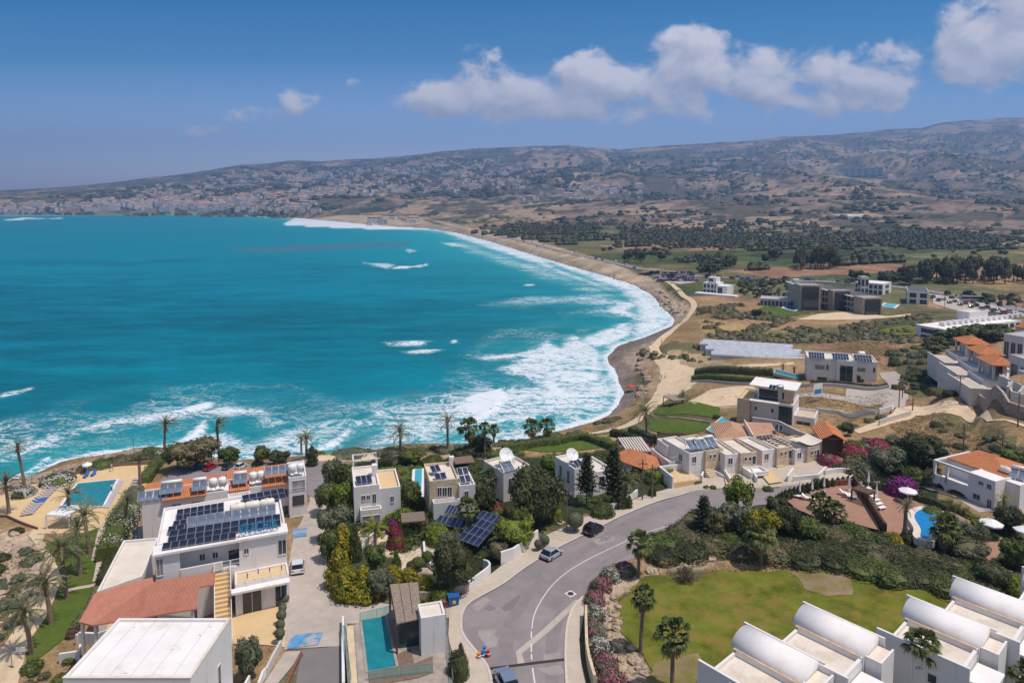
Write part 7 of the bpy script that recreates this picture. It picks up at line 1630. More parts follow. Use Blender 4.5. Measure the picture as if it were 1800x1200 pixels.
# ------------------------------------------------------------------ vehicles
def loft(mb, st, k=4):
    """closed hull through rounded rectangular sections (x, z0, z1, half width low, half width high)"""
    o = len(mb.v)
    for x, z0, z1, a, c in st:
        e = min(.12, (z1 - z0) * .3); mb.v += [(x, -a, z0), (x, -a * 1.03, z0 + e), (x, -c * 1.0, z1 - e), (x, -c * .88, z1), (x, c * .88, z1), (x, c, z1 - e), (x, a * 1.03, z0 + e), (x, a, z0)]
    n_ = len(st)
    for i in range(n_ - 1):
        for j in range(8): mb.f.append((o + i * 8 + j, o + i * 8 + (j + 1) % 8, o + (i + 1) * 8 + (j + 1) % 8, o + (i + 1) * 8 + j))
    mb.f += [tuple(o + j for j in range(7, -1, -1)), tuple(o + (n_ - 1) * 8 + j for j in range(8))]
CARM = {}
def car_parts(style):
    if style in CARM: return CARM[style]
    B, Gl, Rf = MB(), MB(), MB(); t = {'sedan': (1.42, -1.55, -2.25, .80), 'hatch': (1.50, -2.0, -2.15, .86), 'suv': (1.66, -2.05, -2.2, .98)}[style]; zt, xr, xe, zb = t; xb = xe if style != 'sedan' else -2.25
    loft(B, [(xb, .36, zb - .10, .78, .76), (xb + .08, .26, zb, .86, .83), (-1.4, .22, zb + .03, .90, .87), (.6, .22, zb + .03, .90, .87), (1.1, .22, zb - .04, .90, .86), (1.95, .25, zb - .16, .86, .80), (2.2, .32, zb - .30, .74, .70)])
    loft(Gl, [(xr - .42 if style == 'sedan' else xr - .02, zb - .02, zb + .05, .80, .76), (xr + .28, zb, zt - .05, .82, .66), (.05, zb, zt - .05, .83, .68), (1.0, zb - .04, zb + .05, .80, .76)])
    loft(Rf, [(xr + .22, zt - .08, zt - .01, .68, .62), (-.6, zt - .08, zt + .02, .70, .65), (.08, zt - .08, zt - .01, .68, .62)])
    for s_ in (-1, 1):
        for x0, z0, x1, z1 in ((xr - .3 if style == 'sedan' else xr + .0, zb + .04, xr + .28, zt - .06), (.05, zt - .06, .98, zb + .02), (-.55, zb + .02, -.55, zt - .06)): Rf.tube((x0, s_ * .80, z0), (x1, s_ * .69, z1), .035, k=4)
    wh = two_mat('wheel', [(MB().tube((0, -.11, 0), (0, .11, 0), .32, k=14), 'rubber'), (MB().tube((0, -.12, 0), (0, .12, 0), .19, k=10), 'metal_grey')])
    CARM[style] = (B, Gl, Rf, wh, xb, zb); return CARM[style]
CARPROTO = {}
def car(rear, front, style, colr, lb, group=None, wid=None, at=None, rz=None, scale=None):
    if at is None:
        a, c = G(*rear), G(*front); d = c - a; p = (a + c) / 2; rz = math.atan2(d.y, d.x); sl = math.hypot(d.x, d.y) / 4.45; s = (sl, sl * 1.0 if wid is None else wid, min(1.12, max(.9, sl)))
        p.z = h(p.x, p.y) + .07
    else: p = at; s = scale or 1
    key = (style, colr)
    if key in CARPROTO: return dup(CARPROTO[key], p, rz, lb, group, s)
    B, Gl, Rf, wh, xb, zb = car_parts(style); r = empty('car', p, rz, lb, 'car', group, s); CARPROTO[key] = r
    bo = B.build('body', 'car_' + colr, r); Gl.build('window_glass', 'car_glass', r); Rf.build('roof', 'car_' + colr, r)
    for x in (-1.35, 1.35):
        for y in (-.82, .82): inst('wheel', wh, r, (x, y, .32))
    for y in (-.62, .62):
        MB().box(xb - .03, y - .2, zb - .27, xb + .1, y + .2, zb - .13).build('tail_light', 'tail_light', r); MB().box(1.98, y - .18, zb - .42, 2.17, y + .14, zb - .28).build('headlight', 'head_light', r)
        MB().box(.72, math.copysign(.88, y) - .09, zb - .02, .88, math.copysign(.88, y) + .09, zb + .12).build('mirror', 'car_' + colr, r)
    MB().box(xb - .02, -.26, zb - .42, xb + .05, .26, zb - .32).build('number_plate', 'white_plastic', r); MB().box(xb - .06, -.8, .2, xb + .1, .8, .36).build('bumper', 'rubber', r)
    return r
car((523,1012), (523,991), 'suv', 'white', 'white car parked by the hotel steps on the driveway', wid=1.0); car((956,986), (982,970), 'sedan', 'silver', 'silver saloon parked on the road bend', wid=1.0); car((1031,943), (1055,928), 'suv', 'black', 'black car parked further up the road bend', wid=1.0)
car((900,1225), (880,1183), 'suv', 'steel', 'blue-grey car driving out at the bottom of the picture', wid=1.0)
for (a, c, stl, cl, lb) in (((338,826),(356,818),'suv','blue','blue car in the shore car park'), ((361,830),(379,820),'hatch','red','red car in the shore car park'), ((394,828),(408,818),'hatch','dark','dark car in the shore car park, between red and white'), ((416,828),(432,819),'hatch','white','white car in the shore car park'), ((446,824),(460,815),'hatch','black','black car at the right end of the shore car park')): car(a, c, stl, cl, lb)
rc = random.Random(11); cl_ = ('white', 'silver', 'black', 'blue', 'red', 'grey', 'dark', 'steel')
for i in range(64):
    y = 480.5 + (i % 4) * 4.6 + rc.uniform(-.5, .5); x = 1146 + (i // 4) * 4.4 + (i % 4) * 4 + rc.uniform(-.6, .6); p = G(x, y); p.z += .32; car(None, None, rc.choice(('sedan', 'hatch', 'suv')), rc.choice(cl_), 'small car parked in rows beside the beach bar', 'cars parked beside the beach bar', at=p, rz=R(20) + rc.uniform(-.1, .1))
cw = [G(*q) for q in COASTRD]
for i in range(46):
    t = rc.uniform(.3, 10.6) if i < 30 else rc.uniform(7.5, 11.6); k = int(t); p = cw[k].lerp(cw[k + 1], t - k); d = cw[k + 1] - cw[k]; nn = Vector((-d.y, d.x, 0)).normalized(); o_ = rc.choice((-6.2, -2, 2, 5.8)); p = p + nn * o_; p.z = h(p.x, p.y) + .42
    car(None, None, rc.choice(('sedan', 'hatch', 'suv')), rc.choice(cl_), 'small car along the coast road', 'cars along the coast road', at=p, rz=math.atan2(d.y, d.x) + (0 if o_ < 0 else math.pi))
for i in range(16): p = G(1640 + i * 9.5, 524 + i * 1.9 + (i % 2) * 4); p.z += .4; car(None, None, rc.choice(('sedan', 'suv')), rc.choice(cl_), 'small car in the roadside car park on the right', 'cars in the roadside car park', at=p, rz=R(70))
b_ = G(1707, 531); b_.z += .35; bs = empty('bus', b_, R(-8), 'grey coach in the roadside car park', 'coach'); MB().box(-5.5, -1.25, .5, 5.5, 1.25, 3.2).build('body', 'metal_grey', bs); MB().box(-5.4, -1.28, 1.7, 5.4, 1.28, 2.7).build('window_glass', 'car_glass', bs)
for x in (-3.5, 3.6):
    for y in (-1.1, 1.1): MB().tube((x, y - .15, .5), (x, y + .15, .5), .5, k=12).build('wheel', 'rubber', bs)

# ------------------------------------------------------------------ poles, signs, small things
def pole(bx, by, ty, lb, mat='wood_brown', arm=1.6, rad=.13, cat='utility pole', lamp=False):
    g = G(bx, by); hh = (by - ty) * g.y / FPX; r = empty('street_lamp' if lamp else 'utility_pole', g, rng.uniform(-.4, .4), lb, cat); MB().tube((0, 0, -.3), (0, 0, hh), rad, rad * .7, 8).build('post', mat, r)
    if lamp: MB().tube((0, 0, hh - .05), (arm, 0, hh), .05, k=5).build('arm', mat, r); MB().box(arm - .3, -.14, hh - .06, arm + .3, .14, hh + .07).build('lamp_head', 'metal_grey', r)
    else:
        MB().box(-arm / 2, -.06, hh - .75, arm / 2, .06, hh - .6).build('crossarm', mat, r)
        for x in (-arm * .42, 0, arm * .42): MB().tube((x, 0, hh - .6), (x, 0, hh - .38), .06, .03, 6).build('insulator', 'white_plastic', r)
for a in ((996,936,854,'wooden pole on the pavement above the black car'), (1129,879,803,'left of the two utility poles by the orange pavilion'), (1146,876,813,'right of the two utility poles by the orange pavilion'), (1580,716,660,'pole at the mouth of the concrete drive'), (1604,722,689,'short pole at the bend of the unmade road'), (1593,682,626,'tall pole behind the white box villa yard'), (1586,700,668,'leaning-topped pole between drive and scrub'), (1686,711,657,'pole beside the rubble retaining wall'), (1693,794,742,'pole on the dry slope above the orange hipped house'), (1762,788,760,'short pole near the grey edge road'), (1789,750,690,'pole below the hillside villas')): pole(*a)
for a in ((1660,540,518,'pole by the roadside car park, left'), (1785,560,535,'pole by the roadside car park, right')): pole(*a)
pole(21,1173,1141,'thin lamp post beside the bottom left footpath','metal_grey',.7,.06,'lamp post',True); pole(235,797,769,'dark floodlight mast on the shore, left','metal_dark',.5,.06,'lamp post',True); pole(261,798,769,'dark floodlight mast on the shore, right','metal_dark',.5,.06,'lamp post',True); pole(1188,790,768,'white lamp post by the seaside pergola','metal_white',.3,.08,'lamp post',True)
def board(px, py, wm, hm, zb, rz, mat, lb, cat='sign', nm='sign'):
    r = empty(nm, G(px, py), rz, lb, cat); MB().box(-wm / 2, -.04, zb, wm / 2, .04, zb + hm).build('board', mat, r); [MB().tube((x, .06, -.2), (x, .06, zb + hm * .8), .05, k=5).build('post', 'metal_grey', r) for x in (-wm * .4, wm * .4)]
    return r
board(37,1152,1.1,.6,.5,0,'white_plastic','white notice board beside the nearest left palm'); rb_ = board(1437,706,3.2,3.4,1.4,R(25),'white_plastic','white and blue billboard on the dry plot'); MB().box(-1.3,-.07,2.2,1.3,-.042,3.4).build('picture','sign_blue',rb_)
bb = empty('bottle_bank', G(636,1056), 0, 'green domed bottle bank by the pale wall', 'bottle bank'); MB().ball((0,0,.85),.72,.72,.85,16,10).build('body','green_plastic',bb,True); MB().tube((0,-.5,1.1),(0,-.72,1.15),.13,k=8).build('opening','rubber',bb)
wb = empty('wheelie_bin', G(797,1063), R(15), 'blue wheeled waste container at the driveway corner', 'bin'); MB().add([(-.55,-.42,.15),(.55,-.42,.15),(.55,.42,.15),(-.55,.42,.15),(-.68,-.52,1.2),(.68,-.52,1.2),(.68,.52,1.2),(-.68,.52,1.2)],[(0,3,2,1),(4,5,6,7),(0,1,5,4),(1,2,6,5),(2,3,7,6),(3,0,4,7)]).build('body','bin_blue',wb); MB().box(-.7,-.55,1.21,.7,.55,1.33).build('lid','bin_blue',wb); MB().box(-.2,-.54,.5,.2,-.45,.85).build('sticker','yellow_paint',wb); [MB().tube((x,-.3,.1),(x+.08,-.3,.1),.1).build('wheel','rubber',wb) for x in (-.55,.47)]
cr_ = empty('crate_stack', G(782,1066), .2, 'stack of reddish pallets beside the blue container', 'pallets'); [MB().box(-.55,-.45,.05+.22*i,.55,.45,.2+.22*i).build('pallet','timber_red',cr_) for i in range(4)]
for x, y, m1, lb in ((842,1157,'orange_paint','orange traffic barrel by the kerb'), (848,1155,'bin_blue','blue traffic barrel by the kerb'), (852,1146,'blue_paint','second blue barrel, farther from the kerb'), (858,1153,'red_paint','red traffic barrel on the asphalt')):
    r = empty('traffic_barrel', G(x, y), 0, lb, 'traffic barrel'); MB().tube((0,0,.05),(0,0,.8),.32,.24,12).build('body', m1, r); MB().tube((0,0,.4),(0,0,.52),.30,.29,12).build('band','white_plastic',r); MB().tube((0,0,0),(0,0,.06),.42,k=12).build('base','rubber',r); r.scale = (.8,.8,.85)
for i, (x, y) in enumerate(((445,1054),(455,1052),(466,1050),(477,1047),(493,1045))): r = empty('globe_lamp', G(x, y), 0, 'white ball on a short stem, %s along the forecourt' % ('first','second','third','fourth','fifth')[i], 'globe light', 'white balls along the forecourt'); MB().tube((0,0,0),(0,0,.3),.06).build('stem','metal_grey',r); MB().ball((0,0,.55),.3,.3,.3,12,8).build('globe','white_plastic',r,True)
for i, (x, y, m1) in enumerate(((434,1022,'blue_paint'),(453,1014,'bin_blue'),(473,1012,'red_cloth'),(494,1008,'red_cloth'))): p = P(x, y, 19.4); r = empty('flag', p, V.ang, ('blue','dark blue','pale red','red')[i] + ' flag on the hotel terrace edge, %s from the left' % ('first','second','third','fourth')[i], 'flag'); MB().tube((0,0,-1.2),(0,0,1.2),.025).build('pole','metal_white',r); MB().add([(.03,0,.4),(.13,.06,.35),(.15,-.03,1.0),(.03,0,1.1)],[(0,1,2,3)]).build('cloth',m1,r)
for i,(x,y) in enumerate(((1003,1044),(1109,950),(985,918))):
    p = G(x,y); r = empty('manhole', p + Vector((0,0,.09)), R(40), ('manhole in a pale square on the bend','manhole with a pale ring below the black car','drain cover on the pavement')[i], 'manhole'); MB().prism([(-.55,-.55),(.55,-.55),(.55,.55),(-.55,.55)],-.02,.0).build('surround','road_paint' if i<2 else 'paving',r); MB().tube((0,0,-.01),(0,0,.015),.4,k=16).build('cover','tar_strip',r)
sheet('road_stain', [(850,1070),(862,1062),(872,1070),(860,1074)], 'asphalt_dark', .06, .6, 'dark oil stain on the bend'); sheet('road_stain', [(880,1068),(893,1060),(912,1045),(916,1048),(900,1072),(886,1074)], 'asphalt_dark', .06, .6, 'long dark stain on the bend')

# ------------------------------------------------------------------ pool furniture
def lounger(p, rz, lb, grp, mat='lounger_cloth', z=.1):
    if mat in LG: return dup(LG[mat], p + Vector((0,0,z)), rz, lb, grp)
    r = empty('sun_lounger', p + Vector((0,0,z)), rz, lb, 'sun lounger', grp); LG[mat] = r
    MB().box(-.33,-1.0,.28,.33,.35,.38).build('seat', mat, r); MB().add([(-.33,.35,.28),(.33,.35,.28),(.33,.95,.78),(-.33,.95,.78),(-.33,.30,.38),(.33,.30,.38),(.33,.90,.86),(-.33,.90,.86)],[(0,3,2,1),(4,5,6,7),(0,1,5,4),(1,2,6,5),(2,3,7,6),(3,0,4,7)]).build('backrest', mat, r)
    for x in (-.3,.3):
        for y in (-.85,.3): MB().box(x-.03,y-.03,0,x+.03,y+.03,.28).build('leg','white_plastic',r)
LG = {}
for i in range(13): t = i/12; lounger(G(48+48*t, 906-50*t), R(120), 'grey sun lounger in the long row on the yellow deck', 'loungers in the row on the yellow deck', 'lounger_blue' if i in (5,6) else 'lounger_cloth')
for i in range(9): t = i/8; lounger(G(228+14*t, 884-38*t), R(-101), 'sun lounger in the row right of the teal pool', 'loungers right of the teal pool', 'lounger_blue' if i in (2,) else 'lounger_cloth')
for x, y, lb in ((152,838,'left blue lounger beyond the teal pool'),(165,835,'right blue lounger beyond the teal pool')): lounger(G(x,y), R(10), lb, None, 'lounger_blue')
for i in range(7): t = i/6; lounger(G(1517+30*t, 858+40*t), R(112), 'white sun lounger in the row along the timber screen', 'white loungers along the timber screen', 'umbrella_white', .25)
for x, y, lb in ((1420,884,'lounger at the far left of the upper terrace'),(1486,876,'left of two loungers on the upper terrace'),(1494,881,'right of two loungers on the upper terrace'),(1400,880,'lounger in the left corner of the upper terrace'),(1722,940,'white lounger under the lower parasol'),(1728,945,'second white lounger under the lower parasol')): lounger(G(x,y), R(60), lb, None, 'umbrella_white', .58 if x<1500 else .25)
def parasol(p, rad, hh, lb, mat='umbrella_white', shut=False):
    r = empty('parasol', p, rng.uniform(0,1), lb, 'parasol'); MB().tube((0,0,0),(0,0,hh+.1),.05,k=6).build('pole','metal_white',r); mb = MB(); k = 8
    if shut: mb.tube((0,0,hh*.35),(0,0,hh),.22,.05,8)
    else: mb.add([(rad*math.cos(6.283*i/k),rad*math.sin(6.283*i/k),hh-.55) for i in range(k)]+[(0,0,hh)]+[(rad*math.cos(6.283*i/k),rad*math.sin(6.283*i/k),hh-.75) for i in range(k)],[(i,(i+1)%k,k) for i in range(k)]+[(i,k+1+i,k+1+(i+1)%k,(i+1)%k) for i in range(k)])
    mb.build('canopy', mat, r); MB().box(-.3,-.3,0,.3,.3,.12).build('base','grey_wall',r)
for x, y, rad, lb in ((1595,884,1.35,'open white parasol by the narrow hedge'),(1741,943,1.5,'open white parasol beside the lower loungers'),(1800,955,1.4,'open white parasol cut by the right edge'),(154,833,.95,'open white parasol beyond the deck rail')): parasol(G(x,y)+Vector((0,0,.2)), rad, 2.4, lb)
for i,(x,y) in enumerate(((1405,877),(1427,873),(1448,868),(1492,867),(1526,860),(1540,882))): parasol(G(x,y)+Vector((0,0,.5)), 1, 2.5, 'closed white parasol, %s from the left on the terraces' % ('first','second','third','fourth','fifth','sixth')[i], shut=True)
for i,(x,y) in enumerate(((854,846),(866,845))): parasol(G(x,y), 1.0, 2.4, ('left','right')[i]+' teal parasol in the villa garden', 'umbrella_teal')
parasol(G(1109,688), 1.5, 2.4, 'red parasol alone on the dark beach', 'red_cloth')
def canopy(px, zoff, mat, lb, nm='pergola', cat='pergola', slats=0, beam='wood_dark', roofm=None):
    pts = [G(*q) for q in px]; e_ = pts[1]-pts[0]; e_.z = 0; nn_ = Vector((-e_.y,e_.x,0)).normalized(); dp = min((pts[2]-pts[1]).length, e_.length*.85); pts[2] = pts[1]+nn_*dp; pts[3] = pts[0]+nn_*dp; z0 = sum(p.z for p in pts)/4; zt = z0+zoff; tp = [P(q[0], q[1], 0) for q in px]; c = sum(pts, Vector())/4; r = empty(nm, Vector((c.x,c.y,z0)), 0, lb, cat); w = [p-Vector((c.x,c.y,0)) for p in pts]; A = [Vector((p.x,p.y,zoff)) for p in w]
    for p in A: MB().box(p.x-.09,p.y-.09,-.5,p.x+.09,p.y+.09,zoff-.1).build('post', beam, r)
    mb = MB()
    if slats:
        for i in range(slats):
            t0,t1 = i/slats,(i+.55)/slats; q=[A[0].lerp(A[3],t0),A[1].lerp(A[2],t0),A[1].lerp(A[2],t1),A[0].lerp(A[3],t1)]; mb.add(q+[v-Vector((0,0,.12)) for v in q],[(0,1,2,3),(7,6,5,4),(0,4,5,1),(1,5,6,2),(2,6,7,3),(3,7,4,0)])
        mb.build('slats', mat, r)
    else: mb.prism([(p.x,p.y) for p in A], zoff-.1, zoff); mb.build('roof', mat, r)
    bm = MB(); [bm.tube(A[i]-Vector((0,0,.2)),A[(i+1)%4]-Vector((0,0,.2)),.08,k=4) for i in range(4)]; bm.build('beam', beam, r); return r
canopy([(706,947),(748,943),(741,921),(703,926)], 2.6, 'thatch', 'slatted garden pergola on the gravel court', slats=16)
canopy([(1150,794),(1176,806),(1186,795),(1158,786)], 2.6, 'wood_dark', 'dark open pergola above the seaside garden', slats=12)
canopy([(1086,798),(1102,801),(1110,797),(1084,794)], 2.4, 'cream_roof', 'cream slatted canopy beside the bougainvillea', slats=9, beam='white_render')
canopy([(1536,890),(1508,880),(1512,872),(1534,878)], 2.6, 'wood_brown', 'small timber pergola on the screen between terraces', slats=8)
canopy([(82,930),(122,930),(120,912),(84,912)], 2.5, 'white_plastic', 'white canvas pool bar at the edge of the palm lawn', 'pool_bar', 'pool bar', beam='white_render')
canopy([(1166,714),(1184,714),(1186,705),(1168,705)], 2.4, 'thatch', 'small thatched kiosk at the beach head', 'kiosk', 'kiosk', beam='wood_brown')
canopy([(1165,487),(1188,487),(1186,481),(1166,481)], 4.2, 'thatch', 'brown roofed beach bar, seaward end', 'beach_bar', 'beach bar'); canopy([(1122,482),(1148,485),(1152,479),(1128,476)], 4.2, 'thatch', 'thatched beach bar by the car park, long roof', 'beach_bar', 'beach bar'); canopy([(1186,492),(1202,493),(1204,489),(1188,488)], 4, 'timber_red', 'red-brown hut in the beach car park', 'hut', 'hut')
a1 = solar((764,922),(815,930), 16.6, 6, 1, 'long strip of blue ground panels left in the shrubbery', .5, 2.0, 'solar_cell'); solar((780,903),(804,907), 17.4, 4, 1, 'short upper strip of blue ground panels', .5, 2.0, 'solar_cell'); solar((803,948),(840,962), 16.0, 4, 4, 'big tilted frame of blue ground panels on posts', 1.9, 1.6, 'solar_cell')

# ------------------------------------------------------------------ people, very small in the view
def person_mesh(nm, seed):
    st = [-.1,.1][seed % 2]; v = [(0,0,.92),(0,0,1.18),(0,0,1.42),(0,0,1.52),(0,0,1.66),(.10,0,.86),(.11,.14+st,.48),(.11,.02+st,.06),(.11,.16+st,.02),(-.10,0,.86),(-.11,-.10-st,.48),(-.11,-.24-st,.08),(-.11,-.12-st,.02),(.19,0,1.40),(.25,-.05,1.12),(.26,.10,.90),(-.19,0,1.40),(-.25,.05,1.12),(-.26,.14,.90)]
    e = [(0,1),(1,2),(2,3),(3,4),(0,5),(5,6),(6,7),(7,8),(0,9),(9,10),(10,11),(11,12),(2,13),(13,14),(14,15),(2,16),(16,17),(17,18)]; rd = [.15,.14,.16,.06,.105,.09,.07,.045,.04,.09,.07,.045,.04,.07,.045,.035,.07,.045,.035]
    me = bpy.data.meshes.new(nm); me.from_pydata(v, e, []); o = bpy.data.objects.new(nm, me); COL.objects.link(o); md = o.modifiers.new('s', 'SKIN')
    for i, q in enumerate(o.data.skin_vertices[0].data): q.radius = (rd[i], rd[i]*.8); q.use_root = i == 0
    o.modifiers.new('u', 'SUBSURF').levels = 1; m2 = bpy.data.meshes.new_from_object(o.evaluated_get(bpy.context.evaluated_depsgraph_get())); bpy.data.objects.remove(o)
    for mt in ('skin', 'cloth_dark', 'cloth_light'): m2.materials.append(MATS[mt])
    for p in m2.polygons: z = p.center.z; p.material_index = 0 if z > 1.5 or z < .4 or (abs(p.center.x) > .22 and z < 1.2) else (1 if z < .95 else 2)
    return m2
PM = [person_mesh('person', 0), person_mesh('person', 1)]
for i,(x,y,lb) in enumerate(((1162,667,'person in a light top walking on the pale path, left of two'),(1169,666,'person in a light top walking on the pale path, right of two'),(1138,626,'person at the left of the group by the path fork'),(1142,625,'person second from the left in the group by the path fork'),(1147,626,'person at the right of the group by the path fork'),(1163,604,'person alone on the coastal path'),(110,692,'') if False else (197,865,'person in dark shorts on the grey pool edge'),(196,829,'person standing on the deck beyond the pool'))):
    o = bpy.data.objects.new('person', PM[i%2]); COL.objects.link(o); o.location = G(x,y)+Vector((0,0,.15)); o.rotation_euler = (0,0,i*1.3); tag(o, lb, 'person'); k = MB().ball((0,-.01,1.70),.105,.115,.09,8,5); k.build('hair','hair',o)

# ------------------------------------------------------------------ hotels and villas on the plain and the hillside
def cube_house(name, lb, A, B, zr, dep, cat='house', wall='white_render', roof='white_roof', rows=2, cols=4, glass='window_glass', par=.3, grp=None, base=None, side=True, tile=None, frame='metal_grey'):
    b = Bld(name, lb, A, B, zr, dep, cat, grp, base); b.block(0,0,b.L,dep,b.H,0,wall,roof,par); fh = (b.H-.8)/rows; w = b.L/cols
    for j in range(rows):
        for i in range(cols): b.win('f', w*(i+.18), w*(i+.82), .8+fh*j, .8+fh*(j+.68), 0, glass=glass, frame=frame, mull=1)
        if side: b.win('l', dep*.2, dep*.8, .8+fh*j, .8+fh*(j+.62), 0, glass=glass, frame=frame); b.win('r', dep*.3, dep*.7, .8+fh*j, .8+fh*(j+.62), b.L, glass=glass, frame=frame)
    if tile: b.hip(0,0,b.L,dep,b.H+.05,tile)
    return b
def stone_glass(A, B, C, zr, dep, lb):
    b = cube_house('hotel_wing', lb, A, B, zr, dep, 'hotel', 'grey_wall', 'dark_roof', 3, 5, 'teal_glass', .5, frame='white_render'); L=b.L
    b.part('stone_wall','stone_grey').box(L+.02, -.8, 0, L+C, dep*.7, b.H+.4); [b.part('balcony','pale_wall').box(0,-1.6,b.H*k/3-.3,L,-.02,b.H*k/3) for k in (1,2,3)]; b.part('glass_wall','window_glass').box(L+C+.02, .5, 0, L+C+1.0, dep*.6, b.H-.3); b.part('gantry','white_render').box(1, 2, b.H-.5, 4, 5, b.H+1.4); b.done()
stone_glass((1385,494),(1399,499),8.5,20,14,'left wing of the stone and glass hotel, tallest'); stone_glass((1424,502),(1458,510),4.5,17.5,13,'middle wing of the stone and glass hotel'); stone_glass((1471,513),(1503,521),8,16,13,'right wing of the stone and glass hotel')
cube_house('restaurant','low grey restaurant beside the stone hotel pool',(1336,524),(1390,527),11,12,'restaurant','pale_wall','grey_roof',1,8).done(); cube_house('white_block','white block with dark glass front on the plain',(1596,511),(1633,513),15.2,22,'hotel','white_render','dark_roof',2,2).done()
cube_house('white_block','pale blue-white block with a roof tower behind the stone hotel',(1503,495),(1552,499),14.5,16,'building','white_render','white_roof',2,6).done(); cube_house('roof_tower','square pale tower on the blue-white block',(1514,486),(1528,486),19,4,'tower','pale_wall','white_roof',2,2).done()
b = cube_house('beach_house','white cubist house near the beach, with stepped blocks',(1236,496),(1262,498),13,10,'house',rows=2,cols=4); b.block(b.L*.25,2,b.L*.8,9,b.H+3.2); b.block(b.L+.01,-3,b.L+7,8,b.H-1,roof='white_roof'); b.win('f',b.L+1,b.L+4,1,b.H-2,-3,glass='teal_glass'); b.part('terrace','white_render').box(-2,-9,0,b.L+14,-3.01,1.6); b.win('f',b.L*.3,b.L*.6,b.H+.6,b.H+2.4,2); b.done()
b = cube_house('long_building','long low white building with shaded roof terrace above the scrub',(1660,579),(1795,563),17.4,11,'building',rows=2,cols=12,base=None); [b.part('roof_screen','white_plastic').box(b.L*.16+i*3.4,5,b.H,b.L*.16+i*3.4+1.6,7,b.H+1.2) for i in range(15)]; b.block(b.L*.55,7,b.L*.8,12,b.H+3.5); b.done()
for A,B,hp,dep,lb,rw,tl,wl in (((1482,296),(1553,294),13,30,'large pale terraced complex high on the right-hand hill',3,None,'pale_wall'),((1490,379),(1560,377),7,40,'wide white-roofed shed on the brown slope',1,None,'white_render'),((1764,374),(1782,373),9,10,'orange-tinted house alone on the right-hand slope',2,2.0,'stone_wall'),((1196,384),(1214,384),5,14,'small white farmhouse among the groves',1,None,'white_render'),((1640,322),(1668,321),5,14,'pale farm building on the upper slope',1,None,'pale_wall')):
    g_ = G(A[0], A[1]+hp); cube_house('hill_building',lb,A,B,CZ-g_.y*(A[1]-YH)/FPX,dep,'building',wl,'white_roof',rw,6,tile=tl,base=g_.z-3,glass='blind').done()
def gazebo_villa(A,B,zr,lb,base):
    b = Bld('hillside_villa', lb, A, B, zr, 7.5, 'villa', None, base); L=b.L; H_=b.H; c = b.part('column','pale_wall')
    for x in (0,L-.5):
        for y in (0,7): c.box(x,y,H_-3.4,x+.5,y+.5,H_)
    b.hip(0,0,L,7.5,H_,1.5,over=.5); b.part('wall','pale_wall').box(-2,-.3,0,L+2,8,H_-3.4); b.part('wall','pale_wall').box(L*.2,4,H_-3.39,L,7.4,H_-.1); w=b.part('terrace_wall','pale_wall'); w.box(-7,-7,0,-2.01,6,H_-4.6); w.box(-2,-7,0,L,-.31,H_-5.2); w.box(-7,-7,H_-4.6,-6.7,6,H_-3.8); w.box(-6.7,-7,H_-4.6,-2.01,-6.7,H_-3.8); b.part('floor','paving').box(-6.4,-6.2,H_-4.59,-3,4,H_-4.5); b.win('f',L*.3,L*.8,H_-3.2,H_-1,4); b.done()
gazebo_villa((1698,604),(1740,606),27,'hillside villa with orange hipped pavilion roof, uppermost of three',17); gazebo_villa((1724,622),(1764,624),27.5,'hillside villa with orange hipped pavilion roof, middle of three',17); gazebo_villa((1746,641),(1786,643),28,'hillside villa with orange hipped pavilion roof, lowest of three',18)
for A,B,zr,lb,tl in (((1776,622),(1830,640),31,'pale villa with concrete terraces at the right edge',None),((1765,586),(1800,592),31,'white villa with thin columns at the right edge',None),((1785,574),(1815,578),31,'orange-roofed villa high at the right edge',1.5),((1790,650),(1840,668),29,'grey-roofed villa low at the right edge',None)): cube_house('hillside_villa',lb,A,B,zr,9,'villa','pale_wall','grey_roof',2,3,tile=tl,base=18).done()
for i in range(6): x=1690+i*20; wallrun('retaining_wall',[(x,663+i*9),(x+9,652+i*9),(x+24,659+i*9)],.5,2.2,'pale_wall',('first','second','third','fourth','fifth','sixth')[i]+' stepped retaining wall below the hillside villas, counting from the left')

# ------------------------------------------------------------------ the far town and the villages on the hills
def far_house(w, d, hh, tile):
    a, c = MB(), MB(); a.box(-w/2,-d/2,-4,w/2,d/2,hh); a.box(-w*.5,-d/2-2,-4,w*.05,-d/2-.01,hh*.55)
    if tile: c.add([(-w/2-.4,-d/2-.4,hh),(w/2+.4,-d/2-.4,hh),(w/2+.4,d/2+.4,hh),(-w/2-.4,d/2+.4,hh),(-w*.2,0,hh+2.4),(w*.2,0,hh+2.4)],[(0,1,5,4),(1,2,5),(2,3,4,5),(3,0,4)])
    else: c.box(-w/2+.3,-d/2+.3,hh,w/2-.3,d/2-.3,hh+.6)
    q = MB(); [q.box(-w*.4+i*w*.27,-d/2-.06,z,-w*.4+i*w*.27+w*.14,-d/2-.0,z+1.6) for i in range(3) for z in (1.2,hh-2.4) if not (z<2 and i<2)]
    return a, c, q
FHM = []
for w,d,hh,tl,wm in ((13,10,6.5,1,'white_render'),(16,11,7,0,'white_render'),(22,12,9,0,'cream_roof'),(12,11,6,1,'cream_roof'),(30,13,11,1,'white_render'),(14,10,6.5,0,'pale_wall')):
    a,c,q = far_house(w,d,hh,tl); FHM.append(two_mat('far_house',[(a,'far_wall' if wm!='cream_roof' else 'pale_wall'),(c,'roof_tile_pale' if tl else 'grey_wall'),(q,'window_glass')]))
